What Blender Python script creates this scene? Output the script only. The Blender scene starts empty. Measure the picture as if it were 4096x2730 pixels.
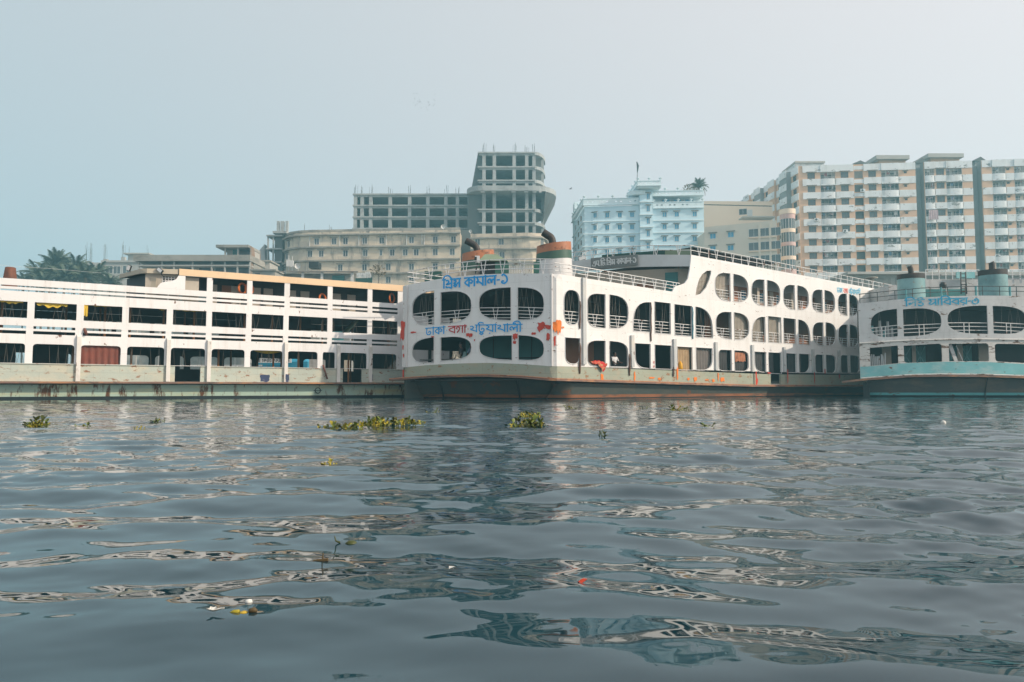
import bpy, bmesh, math, random
import numpy as np
from mathutils import Vector, Matrix
from mathutils.geometry import delaunay_2d_cdt

R = math.radians
rng = random.Random(7)
scene = bpy.context.scene
COL = scene.collection

# ------------------------------------------------------------------ camera
F, CX, CY = 2958.0, 2048.0, 1365.0          # focal length and centre, in pixels of the 4096 px wide photograph
TH = math.atan2(192.0, F)                   # camera tilted slightly up
HC = 0.55                                   # held low, from a rowing boat
cd = bpy.data.cameras.new('camera')
cd.sensor_width = 36.0
cd.lens = F / 4096 * 36.0
cd.clip_start = 0.05
cd.clip_end = 6000
cam = bpy.data.objects.new('camera', cd)
cam.location = (0, 0, HC)
cam.rotation_euler = (math.pi / 2 + TH, 0, 0)
COL.objects.link(cam)
scene.camera = cam

# ------------------------------------------------------------------ sky, sun, exposure
SUN_EL = R(31)
SUN_AZ = R(109)                             # clockwise from +Y: from the right, a little behind the camera
world = bpy.data.worlds.new('World')
scene.world = world
world.use_nodes = True
wn, wl = world.node_tree.nodes, world.node_tree.links
wn.clear()
sky = wn.new('ShaderNodeTexSky')
sky.sky_type = 'NISHITA'
sky.sun_disc = False
sky.sun_elevation = SUN_EL
sky.sun_rotation = SUN_AZ
sky.altitude = 0
sky.air_density = 1.0
sky.dust_density = 2.0
sky.ozone_density = 1.5
# winter haze: the clear sky is veiled by an even glow that grows steadily towards the sun
hs = wn.new('ShaderNodeHueSaturation')
hs.inputs['Saturation'].default_value = 0.6
tcw = wn.new('ShaderNodeTexCoord')
dotn = wn.new('ShaderNodeVectorMath'); dotn.operation = 'DOT_PRODUCT'
dotn.inputs[1].default_value = (math.sin(SUN_AZ) * math.cos(SUN_EL), math.cos(SUN_AZ) * math.cos(SUN_EL), math.sin(SUN_EL))
mrw = wn.new('ShaderNodeMapRange'); mrw.inputs[1].default_value = -1; mrw.inputs[2].default_value = 1
veil = wn.new('ShaderNodeMix'); veil.data_type = 'RGBA'
VEIL = 0.12
veil.inputs[6].default_value = (.41 / VEIL, .56 / VEIL, .61 / VEIL, 1)
veil.inputs[7].default_value = (1.28 / VEIL, 1.09 / VEIL, 1.06 / VEIL, 1)
mxw = wn.new('ShaderNodeMix'); mxw.data_type = 'RGBA'; sepw = wn.new('ShaderNodeSeparateXYZ')
thin = wn.new('ShaderNodeMapRange'); thin.interpolation_type = 'SMOOTHSTEP'      # the haze thins out overhead
thin.inputs[1].default_value = .40; thin.inputs[2].default_value = 1.0; thin.inputs[3].default_value = .76; thin.inputs[4].default_value = .62
bg = wn.new('ShaderNodeBackground')
bg.inputs['Strength'].default_value = VEIL
wo = wn.new('ShaderNodeOutputWorld')
wl.new(sky.outputs[0], hs.inputs['Color'])
wl.new(tcw.outputs['Generated'], dotn.inputs[0])
wl.new(dotn.outputs['Value'], mrw.inputs[0])
wl.new(tcw.outputs['Generated'], sepw.inputs[0]); wl.new(sepw.outputs['Z'], thin.inputs[0]); wl.new(thin.outputs[0], mxw.inputs[0])
wl.new(mrw.outputs[0], veil.inputs[0])
wl.new(hs.outputs[0], mxw.inputs[6]); wl.new(veil.outputs[2], mxw.inputs[7])
wl.new(mxw.outputs[2], bg.inputs['Color'])
wl.new(bg.outputs[0], wo.inputs['Surface'])

sd = bpy.data.lights.new('sun', 'SUN')
sd.energy = 3.9
sd.angle = R(0.8)
sd.color = (1.0, 0.84, 0.67)
sun = bpy.data.objects.new('sun', sd)
COL.objects.link(sun)
SUNV = Vector((math.sin(SUN_AZ) * math.cos(SUN_EL), math.cos(SUN_AZ) * math.cos(SUN_EL), math.sin(SUN_EL)))
sun.rotation_euler = SUNV.to_track_quat('Z', 'Y').to_euler()
sun.location = SUNV * 300

vs = scene.view_settings
vs.view_transform = 'Standard'
vs.look = 'None'
vs.exposure = 0.06
vs.gamma = 1.0
vs.use_curve_mapping = False
scene.cycles.volume_bounces = 1
scene.cycles.max_bounces = 8
scene.cycles.diffuse_bounces = 3
scene.cycles.use_denoising = True

# ------------------------------------------------------------------ helpers
def ray(x, y):
    xn, yn = (x - CX) / F, (CY - y) / F
    return Vector((xn, math.cos(TH) - yn * math.sin(TH), math.sin(TH) + yn * math.cos(TH)))

def at(x, y, D):
    d = ray(x, y)
    return Vector((0, 0, HC)) + d * (D / d.y)

WORLD = {}
def link(name, data, parent=None, mat=None, M=None):
    o = bpy.data.objects.new(name, data)
    COL.objects.link(o)
    if mat is not None and data is not None and not data.materials:
        for m in (mat if isinstance(mat, (list, tuple)) else [mat]):
            data.materials.append(m)
    M = M if M is not None else Matrix.Identity(4)
    o.matrix_basis = M
    WORLD[o.name] = M
    if parent is not None:
        o.parent = parent
        o.matrix_parent_inverse = WORLD[parent.name].inverted()
    return o

def tag(o, label=None, cat=None, group=None, kind=None):
    if label: o['label'] = label
    if cat: o['category'] = cat
    if group: o['group'] = group
    if kind: o['kind'] = kind
    return o

def empty(name, loc, label, cat, group=None):
    o = link(name, None, None, None, Matrix.Translation(Vector(loc)))
    o.empty_display_size = 0.5
    return tag(o, label, cat, group)

class MB:
    """collects simple shapes into one mesh"""
    def __init__(s): s.v, s.f, s.uv, s.mi = [], [], {}, []
    def add(s, vs_, fs):
        b = len(s.v)
        s.v += [tuple(v) for v in vs_]
        s.f += [tuple(b + i for i in f) for f in fs]
        return s
    def obox(s, c, ax, ay, az):
        c, ax, ay, az = Vector(c), Vector(ax), Vector(ay), Vector(az)
        if ax.cross(ay).dot(az) < 0: az = -az
        vs_ = [c + sx * ax + sy * ay + sz * az for sz in (-1, 1) for sy in (-1, 1) for sx in (-1, 1)]
        return s.add(vs_, [(0, 2, 3, 1), (4, 5, 7, 6), (0, 1, 5, 4), (2, 6, 7, 3), (0, 4, 6, 2), (1, 3, 7, 5)])
    def box(s, x0, x1, y0, y1, z0, z1):
        return s.obox(((x0 + x1) / 2, (y0 + y1) / 2, (z0 + z1) / 2), ((x1 - x0) / 2, 0, 0), (0, (y1 - y0) / 2, 0), (0, 0, (z1 - z0) / 2))
    def tube(s, pts, r, n=6, caps=True):
        pts = [Vector(p) for p in pts]
        rs = r if isinstance(r, (list, tuple)) else [r] * len(pts)
        rings = []
        ref = None
        for i, p in enumerate(pts):
            a, b = pts[max(i - 1, 0)], pts[min(i + 1, len(pts) - 1)]
            t = (b - a)
            if t.length < 1e-9: t = Vector((0, 0, 1))
            t.normalize()
            if ref is None:
                ref = Vector((0, 0, 1)) if abs(t.z) < .9 else Vector((1, 0, 0))
            x = t.cross(ref)
            if x.length < 1e-6: x = t.orthogonal()
            x.normalize(); y = t.cross(x); ref = -y if False else ref
            rings.append([p + (x * math.cos(2 * math.pi * (k + .5) / n) + y * math.sin(2 * math.pi * (k + .5) / n)) * rs[i] for k in range(n)])
        vs_ = [v for ring in rings for v in ring]
        fs = []
        for i in range(len(pts) - 1):
            for k in range(n):
                k2 = (k + 1) % n
                fs.append((i * n + k, (i + 1) * n + k, (i + 1) * n + k2, i * n + k2))
        if caps:
            fs.append(tuple(range(n))); fs.append(tuple(reversed(range((len(pts) - 1) * n, len(pts) * n))))
        return s.add(vs_, fs)
    def bar(s, p, q, r, n=4): return s.tube([p, q], r, n)
    def grid(s, rows, close=False):
        n, m = len(rows), len(rows[0])
        fs = []
        for i in range(n - 1):
            for j in range(m if close else m - 1):
                j2 = (j + 1) % m
                fs.append((i * m + j, i * m + j2, (i + 1) * m + j2, (i + 1) * m + j))
        return s.add([p for r_ in rows for p in r_], fs)
    def lathe(s, base, prof, n=16, axis=None):
        base = Vector(base)
        rows = [[base + Vector((math.cos(2 * math.pi * k / n) * r_, math.sin(2 * math.pi * k / n) * r_, z)) for k in range(n)] for r_, z in prof]
        return s.grid(rows, True)
    def mesh(s, smooth=False, name='mesh'):
        me = bpy.data.meshes.new(name)
        me.from_pydata(s.v, [], s.f)
        if smooth: me.polygons.foreach_set('use_smooth', [True] * len(me.polygons))
        me.update()
        return me
    def build(s, name, mat, parent=None, smooth=False):
        return link(name, s.mesh(smooth, name), parent, mat)

class Wall:
    """a vertical surface given by its line in plan; u runs along it, z is height, off is outwards (towards the river)"""
    def __init__(s, pts, flip=False):
        s.p = [Vector((p[0], p[1])) for p in pts]
        s.c = [0.0]
        for a, b in zip(s.p, s.p[1:]): s.c.append(s.c[-1] + (b - a).length)
        seg = []
        for a, b in zip(s.p, s.p[1:]):
            t = (b - a).normalized()
            n = Vector((t.y, -t.x))
            seg.append(-n if flip else n)
        s.sn = seg
        s.n = [(seg[max(i - 1, 0)] + seg[min(i, len(seg) - 1)]).normalized() for i in range(len(s.p))]
        s.len = s.c[-1]
    def seg(s, u):
        i = 0
        while i < len(s.c) - 2 and u > s.c[i + 1]: i += 1
        return i, (u - s.c[i]) / (s.c[i + 1] - s.c[i])
    def nrm(s, u):
        i, t = s.seg(u); tt = min(max(t, 0), 1)
        return (s.n[i] * (1 - tt) + s.n[i + 1] * tt).normalized()
    def tan(s, u):
        n = s.nrm(u); i, t = s.seg(u)
        d = (s.p[i + 1] - s.p[i]).normalized(); tt = Vector((-n.y, n.x))
        return tt if tt.dot(d) > 0 else -tt
    def pt(s, u, z, off=0.0):
        i, t = s.seg(u)
        q = s.p[i].lerp(s.p[i + 1], t) if 0 <= t <= 1 else s.p[i] + (s.p[i + 1] - s.p[i]) * t
        if off: q = q + s.nrm(u) * off
        return Vector((q.x, q.y, z))
    def hit(s, x, y):
        d = ray(x, y)
        best = None
        N = len(s.p) - 1
        for i in range(N):
            a, b = s.p[i], s.p[i + 1]
            e = b - a
            den = d.x * e.y - d.y * e.x
            if abs(den) < 1e-9: continue
            k = (a.x * e.y - a.y * e.x) / den
            w = (a.x * d.y - a.y * d.x) / den
            lo = -50 if i == 0 else -1e-6
            hi = 50 if i == N - 1 else 1 + 1e-6
            if k > 0 and lo <= w <= hi:
                pen = k + (1000 if (w < 0 or w > 1) else 0)
                if best is None or pen < best[0]:
                    best = (pen, s.c[i] + w * (s.c[i + 1] - s.c[i]), HC + d.z * k)
        return best[1], best[2]
    def U(s, x, y): return s.hit(x, y)[0]
    def Z(s, x, y): return s.hit(x, y)[1]
    def line(s, pix):
        """z as a function of u through pixels on one edge"""
        q = sorted(s.hit(x, y) for x, y in pix)
        us, zs = [a for a, b in q], [b for a, b in q]
        def f(u):
            if len(us) == 1: return zs[0]
            if u <= us[0]: return zs[0] + (zs[1] - zs[0]) / (us[1] - us[0]) * (u - us[0])
            if u >= us[-1]: return zs[-1] + (zs[-1] - zs[-2]) / (us[-1] - us[-2]) * (u - us[-1])
            return float(np.interp(u, us, zs))
        return f
    def box(s, mb, u0, u1, z0, z1, o0, o1):
        """box on the wall from off o0 to o1"""
        um = (u0 + u1) / 2
        n, t = s.nrm(um), s.tan(um)
        c = s.pt(um, (z0 + z1) / 2, (o0 + o1) / 2)
        return mb.obox(c, Vector((t.x, t.y, 0)) * (u1 - u0) / 2, Vector((n.x, n.y, 0)) * (o1 - o0) / 2, (0, 0, (z1 - z0) / 2))

def rr(u0, u1, z0, z1, tl=(0, 0), tr=(0, 0), br=(0, 0), bl=(0, 0), n=7):
    """rectangle with its own elliptic radius (fraction of width, height) at each corner"""
    w, h = u1 - u0, z1 - z0
    out = []
    def arc(cx, cz, rx, rz, a0, a1):
        if rx <= 0 or rz <= 0: out.append((cx, cz)); return
        for k in range(n + 1):
            a = a0 + (a1 - a0) * k / n
            c_, s_ = math.cos(a), math.sin(a)
            out.append((cx + rx * math.copysign(abs(c_) ** .78, c_), cz + rz * math.copysign(abs(s_) ** .78, s_)))
    p = math.pi
    arc(u0 + bl[0] * w, z0 + bl[1] * h, bl[0] * w, bl[1] * h, p, 1.5 * p)
    arc(u1 - br[0] * w, z0 + br[1] * h, br[0] * w, br[1] * h, 1.5 * p, 2 * p)
    arc(u1 - tr[0] * w, z1 - tr[1] * h, tr[0] * w, tr[1] * h, 0, .5 * p)
    arc(u0 + tl[0] * w, z1 - tl[1] * h, tl[0] * w, tl[1] * h, .5 * p, p)
    q = []
    for a in out:
        if not q or (abs(a[0] - q[-1][0]) + abs(a[1] - q[-1][1])) > 1e-4: q.append(a)
    if abs(q[0][0] - q[-1][0]) + abs(q[0][1] - q[-1][1]) < 1e-4: q.pop()
    return q

def _inside(P, poly):
    x, y = P[:, 0], P[:, 1]
    ins = np.zeros(len(P), bool)
    n = len(poly)
    for i in range(n):
        x1, y1 = poly[i]; x2, y2 = poly[(i + 1) % n]
        if y1 == y2: continue
        c = (y1 > y) != (y2 > y)
        ins ^= c & (x < (x2 - x1) * (y - y1) / (y2 - y1) + x1)
    return ins

def panel(name, wall, outer, holes, thick, mat, parent=None, step=None, off=0.0):
    """sheet on a wall with openings cut through it and real thickness"""
    def dense(poly, st):
        q = []
        for i, a in enumerate(poly):
            b = poly[(i + 1) % len(poly)]
            k = max(1, int(math.hypot(b[0] - a[0], b[1] - a[1]) / st)) if st else 1
            for j in range(k): q.append((a[0] + (b[0] - a[0]) * j / k, a[1] + (b[1] - a[1]) * j / k))
        return q
    polys = [dense(outer, step)] + [dense(h, step) for h in holes]
    vs_, es = [], []
    for p in polys:
        b = len(vs_); vs_ += p
        es += [(b + i, b + (i + 1) % len(p)) for i in range(len(p))]
    if step:
        us = [a for a, b in outer]; zs = [b for a, b in outer]
        gx = np.arange(min(us) + step / 2, max(us), step); gz = np.arange(min(zs) + step / 2, max(zs), step * 1.7)
        G = np.array([(a, b) for a in gx for b in gz])
        if len(G):
            ok = _inside(G, outer)
            for h in holes: ok &= ~_inside(G, h)
            vs_ += [tuple(g) for g in G[ok]]
    r = delaunay_2d_cdt([Vector(v) for v in vs_], es, [], 0, 1e-5)
    V = np.array([(v.x, v.y) for v in r[0]]); T = [tuple(f) for f in r[2]]
    C = np.array([V[list(f)].mean(0) for f in T])
    ok = _inside(C, polys[0])
    for h in polys[1:]: ok &= ~_inside(C, h)
    T = [t for t, k in zip(T, ok) if k]
    n = len(V)
    front = [wall.pt(a, b, off) for a, b in V]
    # winding: outward normal
    t0 = T[0]
    nn = (front[t0[1]] - front[t0[0]]).cross(front[t0[2]] - front[t0[0]])
    w2 = wall.nrm(V[t0[0]][0])
    sgn = nn.dot(Vector((w2.x, w2.y, 0)))
    if sgn < 0: T = [tuple(reversed(t)) for t in T]
    verts = front + [wall.pt(a, b, off - thick) for a, b in V]
    faces = list(T) + [tuple(n + i for i in reversed(t)) for t in T]
    cnt = {}
    for t in T:
        for i in range(3):
            a, b = t[i], t[(i + 1) % 3]
            cnt[(a, b)] = 1
    for (a, b) in list(cnt):
        if (b, a) not in cnt: faces.append((b, a, n + a, n + b))
    me = bpy.data.meshes.new(name)
    me.from_pydata([tuple(v) for v in verts], [], faces)
    uvl = me.uv_layers.new(name='uv')
    UV = np.concatenate([V, V])
    li = np.empty(len(me.loops), int); me.loops.foreach_get('vertex_index', li)
    uvl.data.foreach_set('uv', UV[li].astype(np.float32).ravel())
    me.update()
    return link(name, me, parent, mat)

def slab(name, outline, z0, z1, mat, parent=None):
    """horizontal plate with the outline (plan polygon) given"""
    n = len(outline)
    tri = delaunay_2d_cdt([Vector(p) for p in outline], [(i, (i + 1) % n) for i in range(n)], [], 1, 1e-5)
    V = [tuple(v) for v in tri[0]]; T = [tuple(f) for f in tri[2]]
    m = len(V)
    out = []
    for t in T:
        a, b, c = (Vector(V[i]) for i in t[:3])
        if (b - a).cross(c - a) < 0: t = tuple(reversed(t))
        out.append(t)
    faces = out + [tuple(m + i for i in reversed(t)) for t in out]
    E = set((t[i], t[(i + 1) % len(t)]) for t in out for i in range(len(t)))
    for (a, b) in E:
        if (b, a) not in E: faces.append((b, a, m + a, m + b))
    me = bpy.data.meshes.new(name)
    me.from_pydata([(x, y, z1) for x, y in V] + [(x, y, z0) for x, y in V], [], faces)
    me.update()
    return link(name, me, parent, mat)

# ------------------------------------------------------------------ materials
MATS = {}
def mat(name, col, rough=.6, var=.12, vscale=.6, dirt=None, damt=0.0, dscale=(1, 1, 1), dsoft=.08, rust=None, ramt=0.0, rscale=(1, 1, 1), rsoft=.05,
        seams=None, bump=0.0, bscale=20, metal=0.0, spec=.4, trans=None, uvseam=True):
    """painted / weathered surface: colour, slow variation, two kinds of stains, plate seams, fine relief"""
    m = bpy.data.materials.new(name); MATS[name] = m
    m.use_nodes = True
    nt = m.node_tree; N, L = nt.nodes, nt.links
    b = N['Principled BSDF']
    b.inputs['Roughness'].default_value = rough
    b.inputs['Metallic'].default_value = metal
    b.inputs['Specular IOR Level'].default_value = spec
    tc = N.new('ShaderNodeTexCoord')
    def noise(sc, scale3, det=5, rg=.6):
        mp = N.new('ShaderNodeMapping'); mp.inputs['Scale'].default_value = scale3
        L.new(tc.outputs['Object'], mp.inputs['Vector'])
        t = N.new('ShaderNodeTexNoise'); t.inputs['Scale'].default_value = sc; t.inputs['Detail'].default_value = det; t.inputs['Roughness'].default_value = rg
        L.new(mp.outputs[0], t.inputs['Vector'])
        return t.outputs['Fac']
    def rng_(sock, lo, hi, a=0, b_=1):
        r = N.new('ShaderNodeMapRange'); r.inputs[1].default_value = lo; r.inputs[2].default_value = hi; r.inputs[3].default_value = a; r.inputs[4].default_value = b_
        L.new(sock, r.inputs[0]); return r.outputs[0]
    def mix(fac, a, b_, mode='MIX'):
        x = N.new('ShaderNodeMix'); x.data_type = 'RGBA'; x.blend_type = mode
        if isinstance(fac, float): x.inputs[0].default_value = fac
        else: L.new(fac, x.inputs[0])
        for s_, v in ((6, a), (7, b_)):
            if isinstance(v, tuple): x.inputs[s_].default_value = (*v[:3], 1)
            else: L.new(v, x.inputs[s_])
        return x.outputs[2]
    c = tuple(col)
    if var:
        f = rng_(noise(vscale, (1, 1, 1), 6), .3, .7)
        c = mix(f, tuple(v * (1 - var) for v in col), tuple(min(1, v * (1 + var)) for v in col))
    if dirt and damt:
        f = rng_(noise(1.0, dscale, 7, .65), .62 - damt * .3, .62 - damt * .3 + dsoft)
        c = mix(f, c, dirt)
    if rust and ramt:
        f = rng_(noise(1.0, rscale, 8, .7), .66 - ramt * .3, .66 - ramt * .3 + rsoft)
        c = mix(f, c, rust)
    hgt = None
    if seams:
        br = N.new('ShaderNodeTexBrick')
        br.inputs['Scale'].default_value = 1.0
        br.inputs['Brick Width'].default_value = seams[0]; br.inputs['Row Height'].default_value = seams[1]
        br.inputs['Mortar Size'].default_value = seams[2]; br.inputs['Mortar Smooth'].default_value = .4
        br.inputs['Color1'].default_value = (1, 1, 1, 1); br.inputs['Color2'].default_value = (.94, .94, .94, 1); br.inputs['Mortar'].default_value = (seams[3],) * 3 + (1,)
        L.new(tc.outputs['UV'], br.inputs['Vector'])
        c = mix(1.0, c, br.outputs['Color'], 'MULTIPLY')
    if isinstance(c, tuple): b.inputs['Base Color'].default_value = (*c[:3], 1)
    else: L.new(c, b.inputs['Base Color'])
    if bump:
        bp = N.new('ShaderNodeBump'); bp.inputs['Strength'].default_value = bump; bp.inputs['Distance'].default_value = .05
        L.new(noise(bscale, (1, 1, 1), 4), bp.inputs['Height']); L.new(bp.outputs[0], b.inputs['Normal'])
    return m

RUST = (.17, .065, .028)
DRK = (.10, .095, .085)
mat('white', (.84, .83, .82), .42, .03, .35, (.68, .65, .61), .33, (2.4, 2.4, .25), .30, RUST, .075, (2.6, 2.6, 1.5), .035, seams=(2.3, 1.22, .010, .82), bump=.4, bscale=1.3)
mat('bow_white', (.82, .81, .79), .42, .03, .35, (.70, .68, .64), .36, (2.2, 2.2, .3), .3, RUST, .085, (1.8, 1.8, 4.5), .035, seams=(2.1, 1.3, .010, .82), bump=.4, bscale=1.3)
mat('aqua_band', (.47, .52, .45), .5, .08, .5, (.60, .55, .42), .48, (.7, .7, 1.6), .25, (.28, .12, .05), .30, (2.4, 2.4, 5.0), .06, seams=(2.4, 1.4, .01, .75), bump=.35, bscale=1.6)
mat('olive_band', (.34, .37, .29), .5, .08, .5, (.42, .37, .27), .38, (.7, .7, 1.4), .2, (.28, .12, .04), .26, (2.2, 2.2, 4.0), .06, seams=(1.9, 1.4, .01, .75), bump=.3, bscale=1.6)
mat('left_hull', (.42, .56, .47), .5, .08, .4, (.60, .55, .30), .52, (.30, .30, 2.4), .25, (.13, .055, .025), .42, (2.2, 2.2, .5), .08, bump=.3, bscale=1.5)
mat('main_hull', (.06, .075, .070), .5, .1, .4, (.10, .09, .07), .42, (.6, .6, 1.5), .2, (.16, .065, .03), .26, (1.0, 1.0, 1.4), .06, bump=.3, bscale=1.5)
mat('boot_rust', (.30, .125, .06), .6, .2, .7, (.12, .09, .07), .42, (.6, .6, 3), .12, bump=.3, bscale=3)
mat('rub_rail', (.17, .10, .075), .65, .2, .6, (.40, .19, .08), .42, (.8, .8, 3), .15, (.05, .04, .035), .36, (.9, .9, 3), .1, bump=.4, bscale=4)
mat('peach', (.80, .58, .36), .5, .05, .3, (.62, .45, .30), .3, (.8, .8, .3), .3, seams=(2.4, 3, .006, .9))
mat('deck', (.07, .075, .07), .7, .15, .7)
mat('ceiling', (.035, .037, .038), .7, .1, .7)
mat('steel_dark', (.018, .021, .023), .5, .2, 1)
mat('soot_steel', (.035, .026, .022), .55, .3, 1.5, (.10, .05, .03), .35, (2, 2, 2), .2)
mat('rail_white', (.76, .75, .73), .4, .05, 1, RUST, .12, (2, 2, 2), .06)
mat('rail_dark', (.07, .09, .09), .5, .2, 1, RUST, .25, (2, 2, 2), .1)
mat('fender', (.50, .52, .52), .55, .08, .8, (.66, .62, .54), .3, (1, 1, .5), .2, RUST, .12, (2, 2, 1.2), .05)
mat('fender_left', (.74, .71, .66), .55, .08, .8, (.50, .46, .40), .3, (1, 1, .5), .2, RUST, .26, (2, 2, .8), .05)
mat('wood_post', (.30, .13, .045), .55, .2, 1.2)
mat('brown_wall', (.27, .115, .055), .5, .12, .8)
mat('beige_wall', (.46, .41, .34), .6, .06, .7, (.3, .27, .22), .25, (.8, .8, .5), .3)
mat('cream_panel', (.55, .48, .37), .6, .06, .7)
mat('glass_blue', (.03, .13, .22), .12, .1, 1, spec=.6)
mat('glass_dark', (.035, .045, .05), .12, .1, 1, spec=.6)
mat('tarp_yellow', (.72, .50, .05), .6, .15, 2)
mat('tarp_rust', (.20, .055, .035), .7, .2, 1.4, (.10, .05, .035), .38, (1.2, 1.2, .8), .2)
mat('tarp_green', (.05, .075, .065), .7, .15, 1)
mat('curtain_tan', (.36, .25, .14), .8, .15, 2)
mat('curtain_grey', (.14, .125, .115), .8, .15, 2)
mat('curtain_dark', (.045, .045, .045), .8, .2, 2)
mat('cord', (.22, .20, .17), .8, .1, 2)
mat('orange_paint', (.80, .20, .02), .5, .12, 3)
mat('red_paint', (.56, .045, .018), .5, .15, 3)
mat('blue_letter', (.002, .34, .78), .45, .1, 3, (.02, .34, .74), .3, (2, 2, 2), .1)
mat('cyan_letter', (.02, .34, .55), .5, .1, 3, (.20, .42, .50), .38, (3, 3, 3), .1)
mat('stove_rust', (.17, .06, .03), .7, .25, 1.5, (.09, .04, .025), .4, (2, 2, 1), .2)
mat('red_letter', (.50, .025, .03), .45, .12, 3)
mat('side_blue', (.10, .48, .70), .5, .1, 3)
mat('side_red', (.78, .16, .12), .5, .1, 3)
mat('grey_letter', (.66, .68, .67), .45, .06, 2)
mat('board_grey', (.17, .19, .185), .5, .1, .8, (.26, .26, .25), .35, (1, 1, .4), .3)
mat('shade_white', (.60, .62, .62), .5, .06, .5, (.46, .47, .46), .3, (.9, .9, .4), .3)
mat('green_paint', (.06, .20, .14), .5, .12, .8)
mat('green_dark', (.018, .075, .06), .6, .12, .8)
mat('green_light', (.20, .26, .17), .6, .12, .8)
mat('funnel_orange', (.44, .17, .08), .5, .15, 1, RUST, .32, (2, 2, 2), .1)
mat('funnel_green', (.05, .11, .08), .5, .15, 1)
mat('teal_band', (.20, .50, .52), .5, .1, .5, (.36, .55, .55), .44, (.8, .8, 1.5), .2, RUST, .14, (1.4, 1.4, 2.6), .05, bump=.3, bscale=2)
mat('teal_door', (.045, .19, .19), .5, .15, .8)
mat('teal_stripe', (.14, .46, .48), .5, .1, .5, RUST, .18, (1, 1, 3), .05)
mat('old_white', (.60, .61, .605), .55, .08, .45, (.42, .43, .43), .44, (1.6, 1.6, .35), .3, (.15, .085, .05), .20, (1.0, 1.0, 3.0), .05, seams=(2.3, 1.1, .008, .8), bump=.35, bscale=1.4)
mat('old_white_worn', (.66, .64, .60), .55, .08, .45, (.42, .41, .39), .38, (.7, .7, .6), .3, (.13, .065, .035), .36, (1.0, 1.0, 5.0), .04, bump=.35, bscale=1.4)
mat('right_hull', (.085, .095, .095), .5, .12, .35, (.20, .16, .12), .36, (.35, .35, .8), .2, bump=.3, bscale=1.5)
mat('hull_black', (.018, .028, .032), .45, .15, .6)
mat('teal_rail', (.13, .36, .38), .5, .12, 1)
mat('soot_teal', (.24, .42, .43), .5, .1, .6, (.035, .10, .11), .66, (.7, .7, .55), .45, (.30, .14, .06), .14, (1, 1, 1), .08)
mat('red_cloth', (.50, .02, .02), .8, .3, 5, (.45, .25, .12), .36, (6, 6, 6), .05)
mat('brown_cloth', (.15, .085, .06), .85, .2, 3)
mat('blue_cloth', (.10, .28, .36), .85, .2, 3)
mat('lifebuoy_orange', (.70, .17, .03), .55, .1, 3)
mat('jerry_yellow', (.75, .38, .01), .5, .1, 3)
mat('skin', (.10, .052, .032), .55, .1, 5)
mat('shirt_black', (.014, .014, .017), .8, .1, 5)
mat('shirt_white', (.62, .62, .62), .8, .05, 5)
mat('shirt_blue', (.10, .14, .2), .8, .2, 8)
mat('trouser_cream', (.55, .47, .36), .8, .06, 5)
mat('trouser_dark', (.03, .032, .04), .8, .1, 5)
mat('hair', (.01, .009, .008), .5, 0)
mat('navy_paint', (.035, .05, .12), .5, .2, 2, (.3, .3, .3), .2, (3, 3, 3), .1)
# ------------------------------------------------------------------ river
_r = np.random.RandomState(11)
PATCH = [(_r.uniform(1.6, 8), _r.uniform(0, 2 * np.pi), _r.uniform(0, 6.28)) for i in range(16)]
SPEC = []
for i in range(7): SPEC.append((_r.uniform(1.4, 3.2), _r.normal(1.48, .30), .0085, 0, _r.uniform(0, 6.28)))
for i in range(18): SPEC.append((_r.uniform(.40, 1.05), _r.normal(1.52, .36), .0260, 0, _r.uniform(0, 6.28)))
for i in range(40): SPEC.append((_r.uniform(.14, .40), _r.normal(1.52, .48), .0215, 1, _r.uniform(0, 6.28)))
for i in range(40): SPEC.append((_r.uniform(.06, .14), _r.normal(1.50, .65), .0165, 2, _r.uniform(0, 6.28)))
def wave(X, Y, cell):
    pm = np.zeros_like(X)
    for lam, th, ph in PATCH: pm += np.sin((X * np.cos(th) + Y * np.sin(th)) * 2 * np.pi / lam + ph)
    pm = np.clip(.55 + pm / 5.5, .05, 1.3)
    d = np.hypot(X, Y)
    near = np.clip((d - 1.1) / 2.4, .12, 1.0)
    mid = np.clip((d - .6) / 2.6, .24, 1.0)
    side = np.clip((X / np.maximum(Y, .5) + .10) / .5, 0, 1)          # choppier towards the right
    H = np.zeros_like(X)
    for lam, th, slope, kind, ph in SPEC:
        k = 2 * np.pi / lam
        damp = np.clip((lam / cell - 2.5) / 2.5, 0, 1)
        w = np.sin(k * (X * np.cos(th) + Y * np.sin(th)) + ph + .5 * np.sin(X * .31 + ph) + .4 * np.sin(Y * .23 + 2 * ph)) * slope / k * damp
        if kind == 0: H += w
        elif kind == 1: H += w * mid * (.45 + .55 * pm) * (.9 + .5 * side)
        else: H += w * near * pm * (.85 + .95 * side)
    return H * np.clip(1.15 - d / 90, .3, 1)
def wave_z(x, y): return float(wave(np.array([[x]]), np.array([[y]]), np.array([[.02]]))[0, 0])
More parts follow.
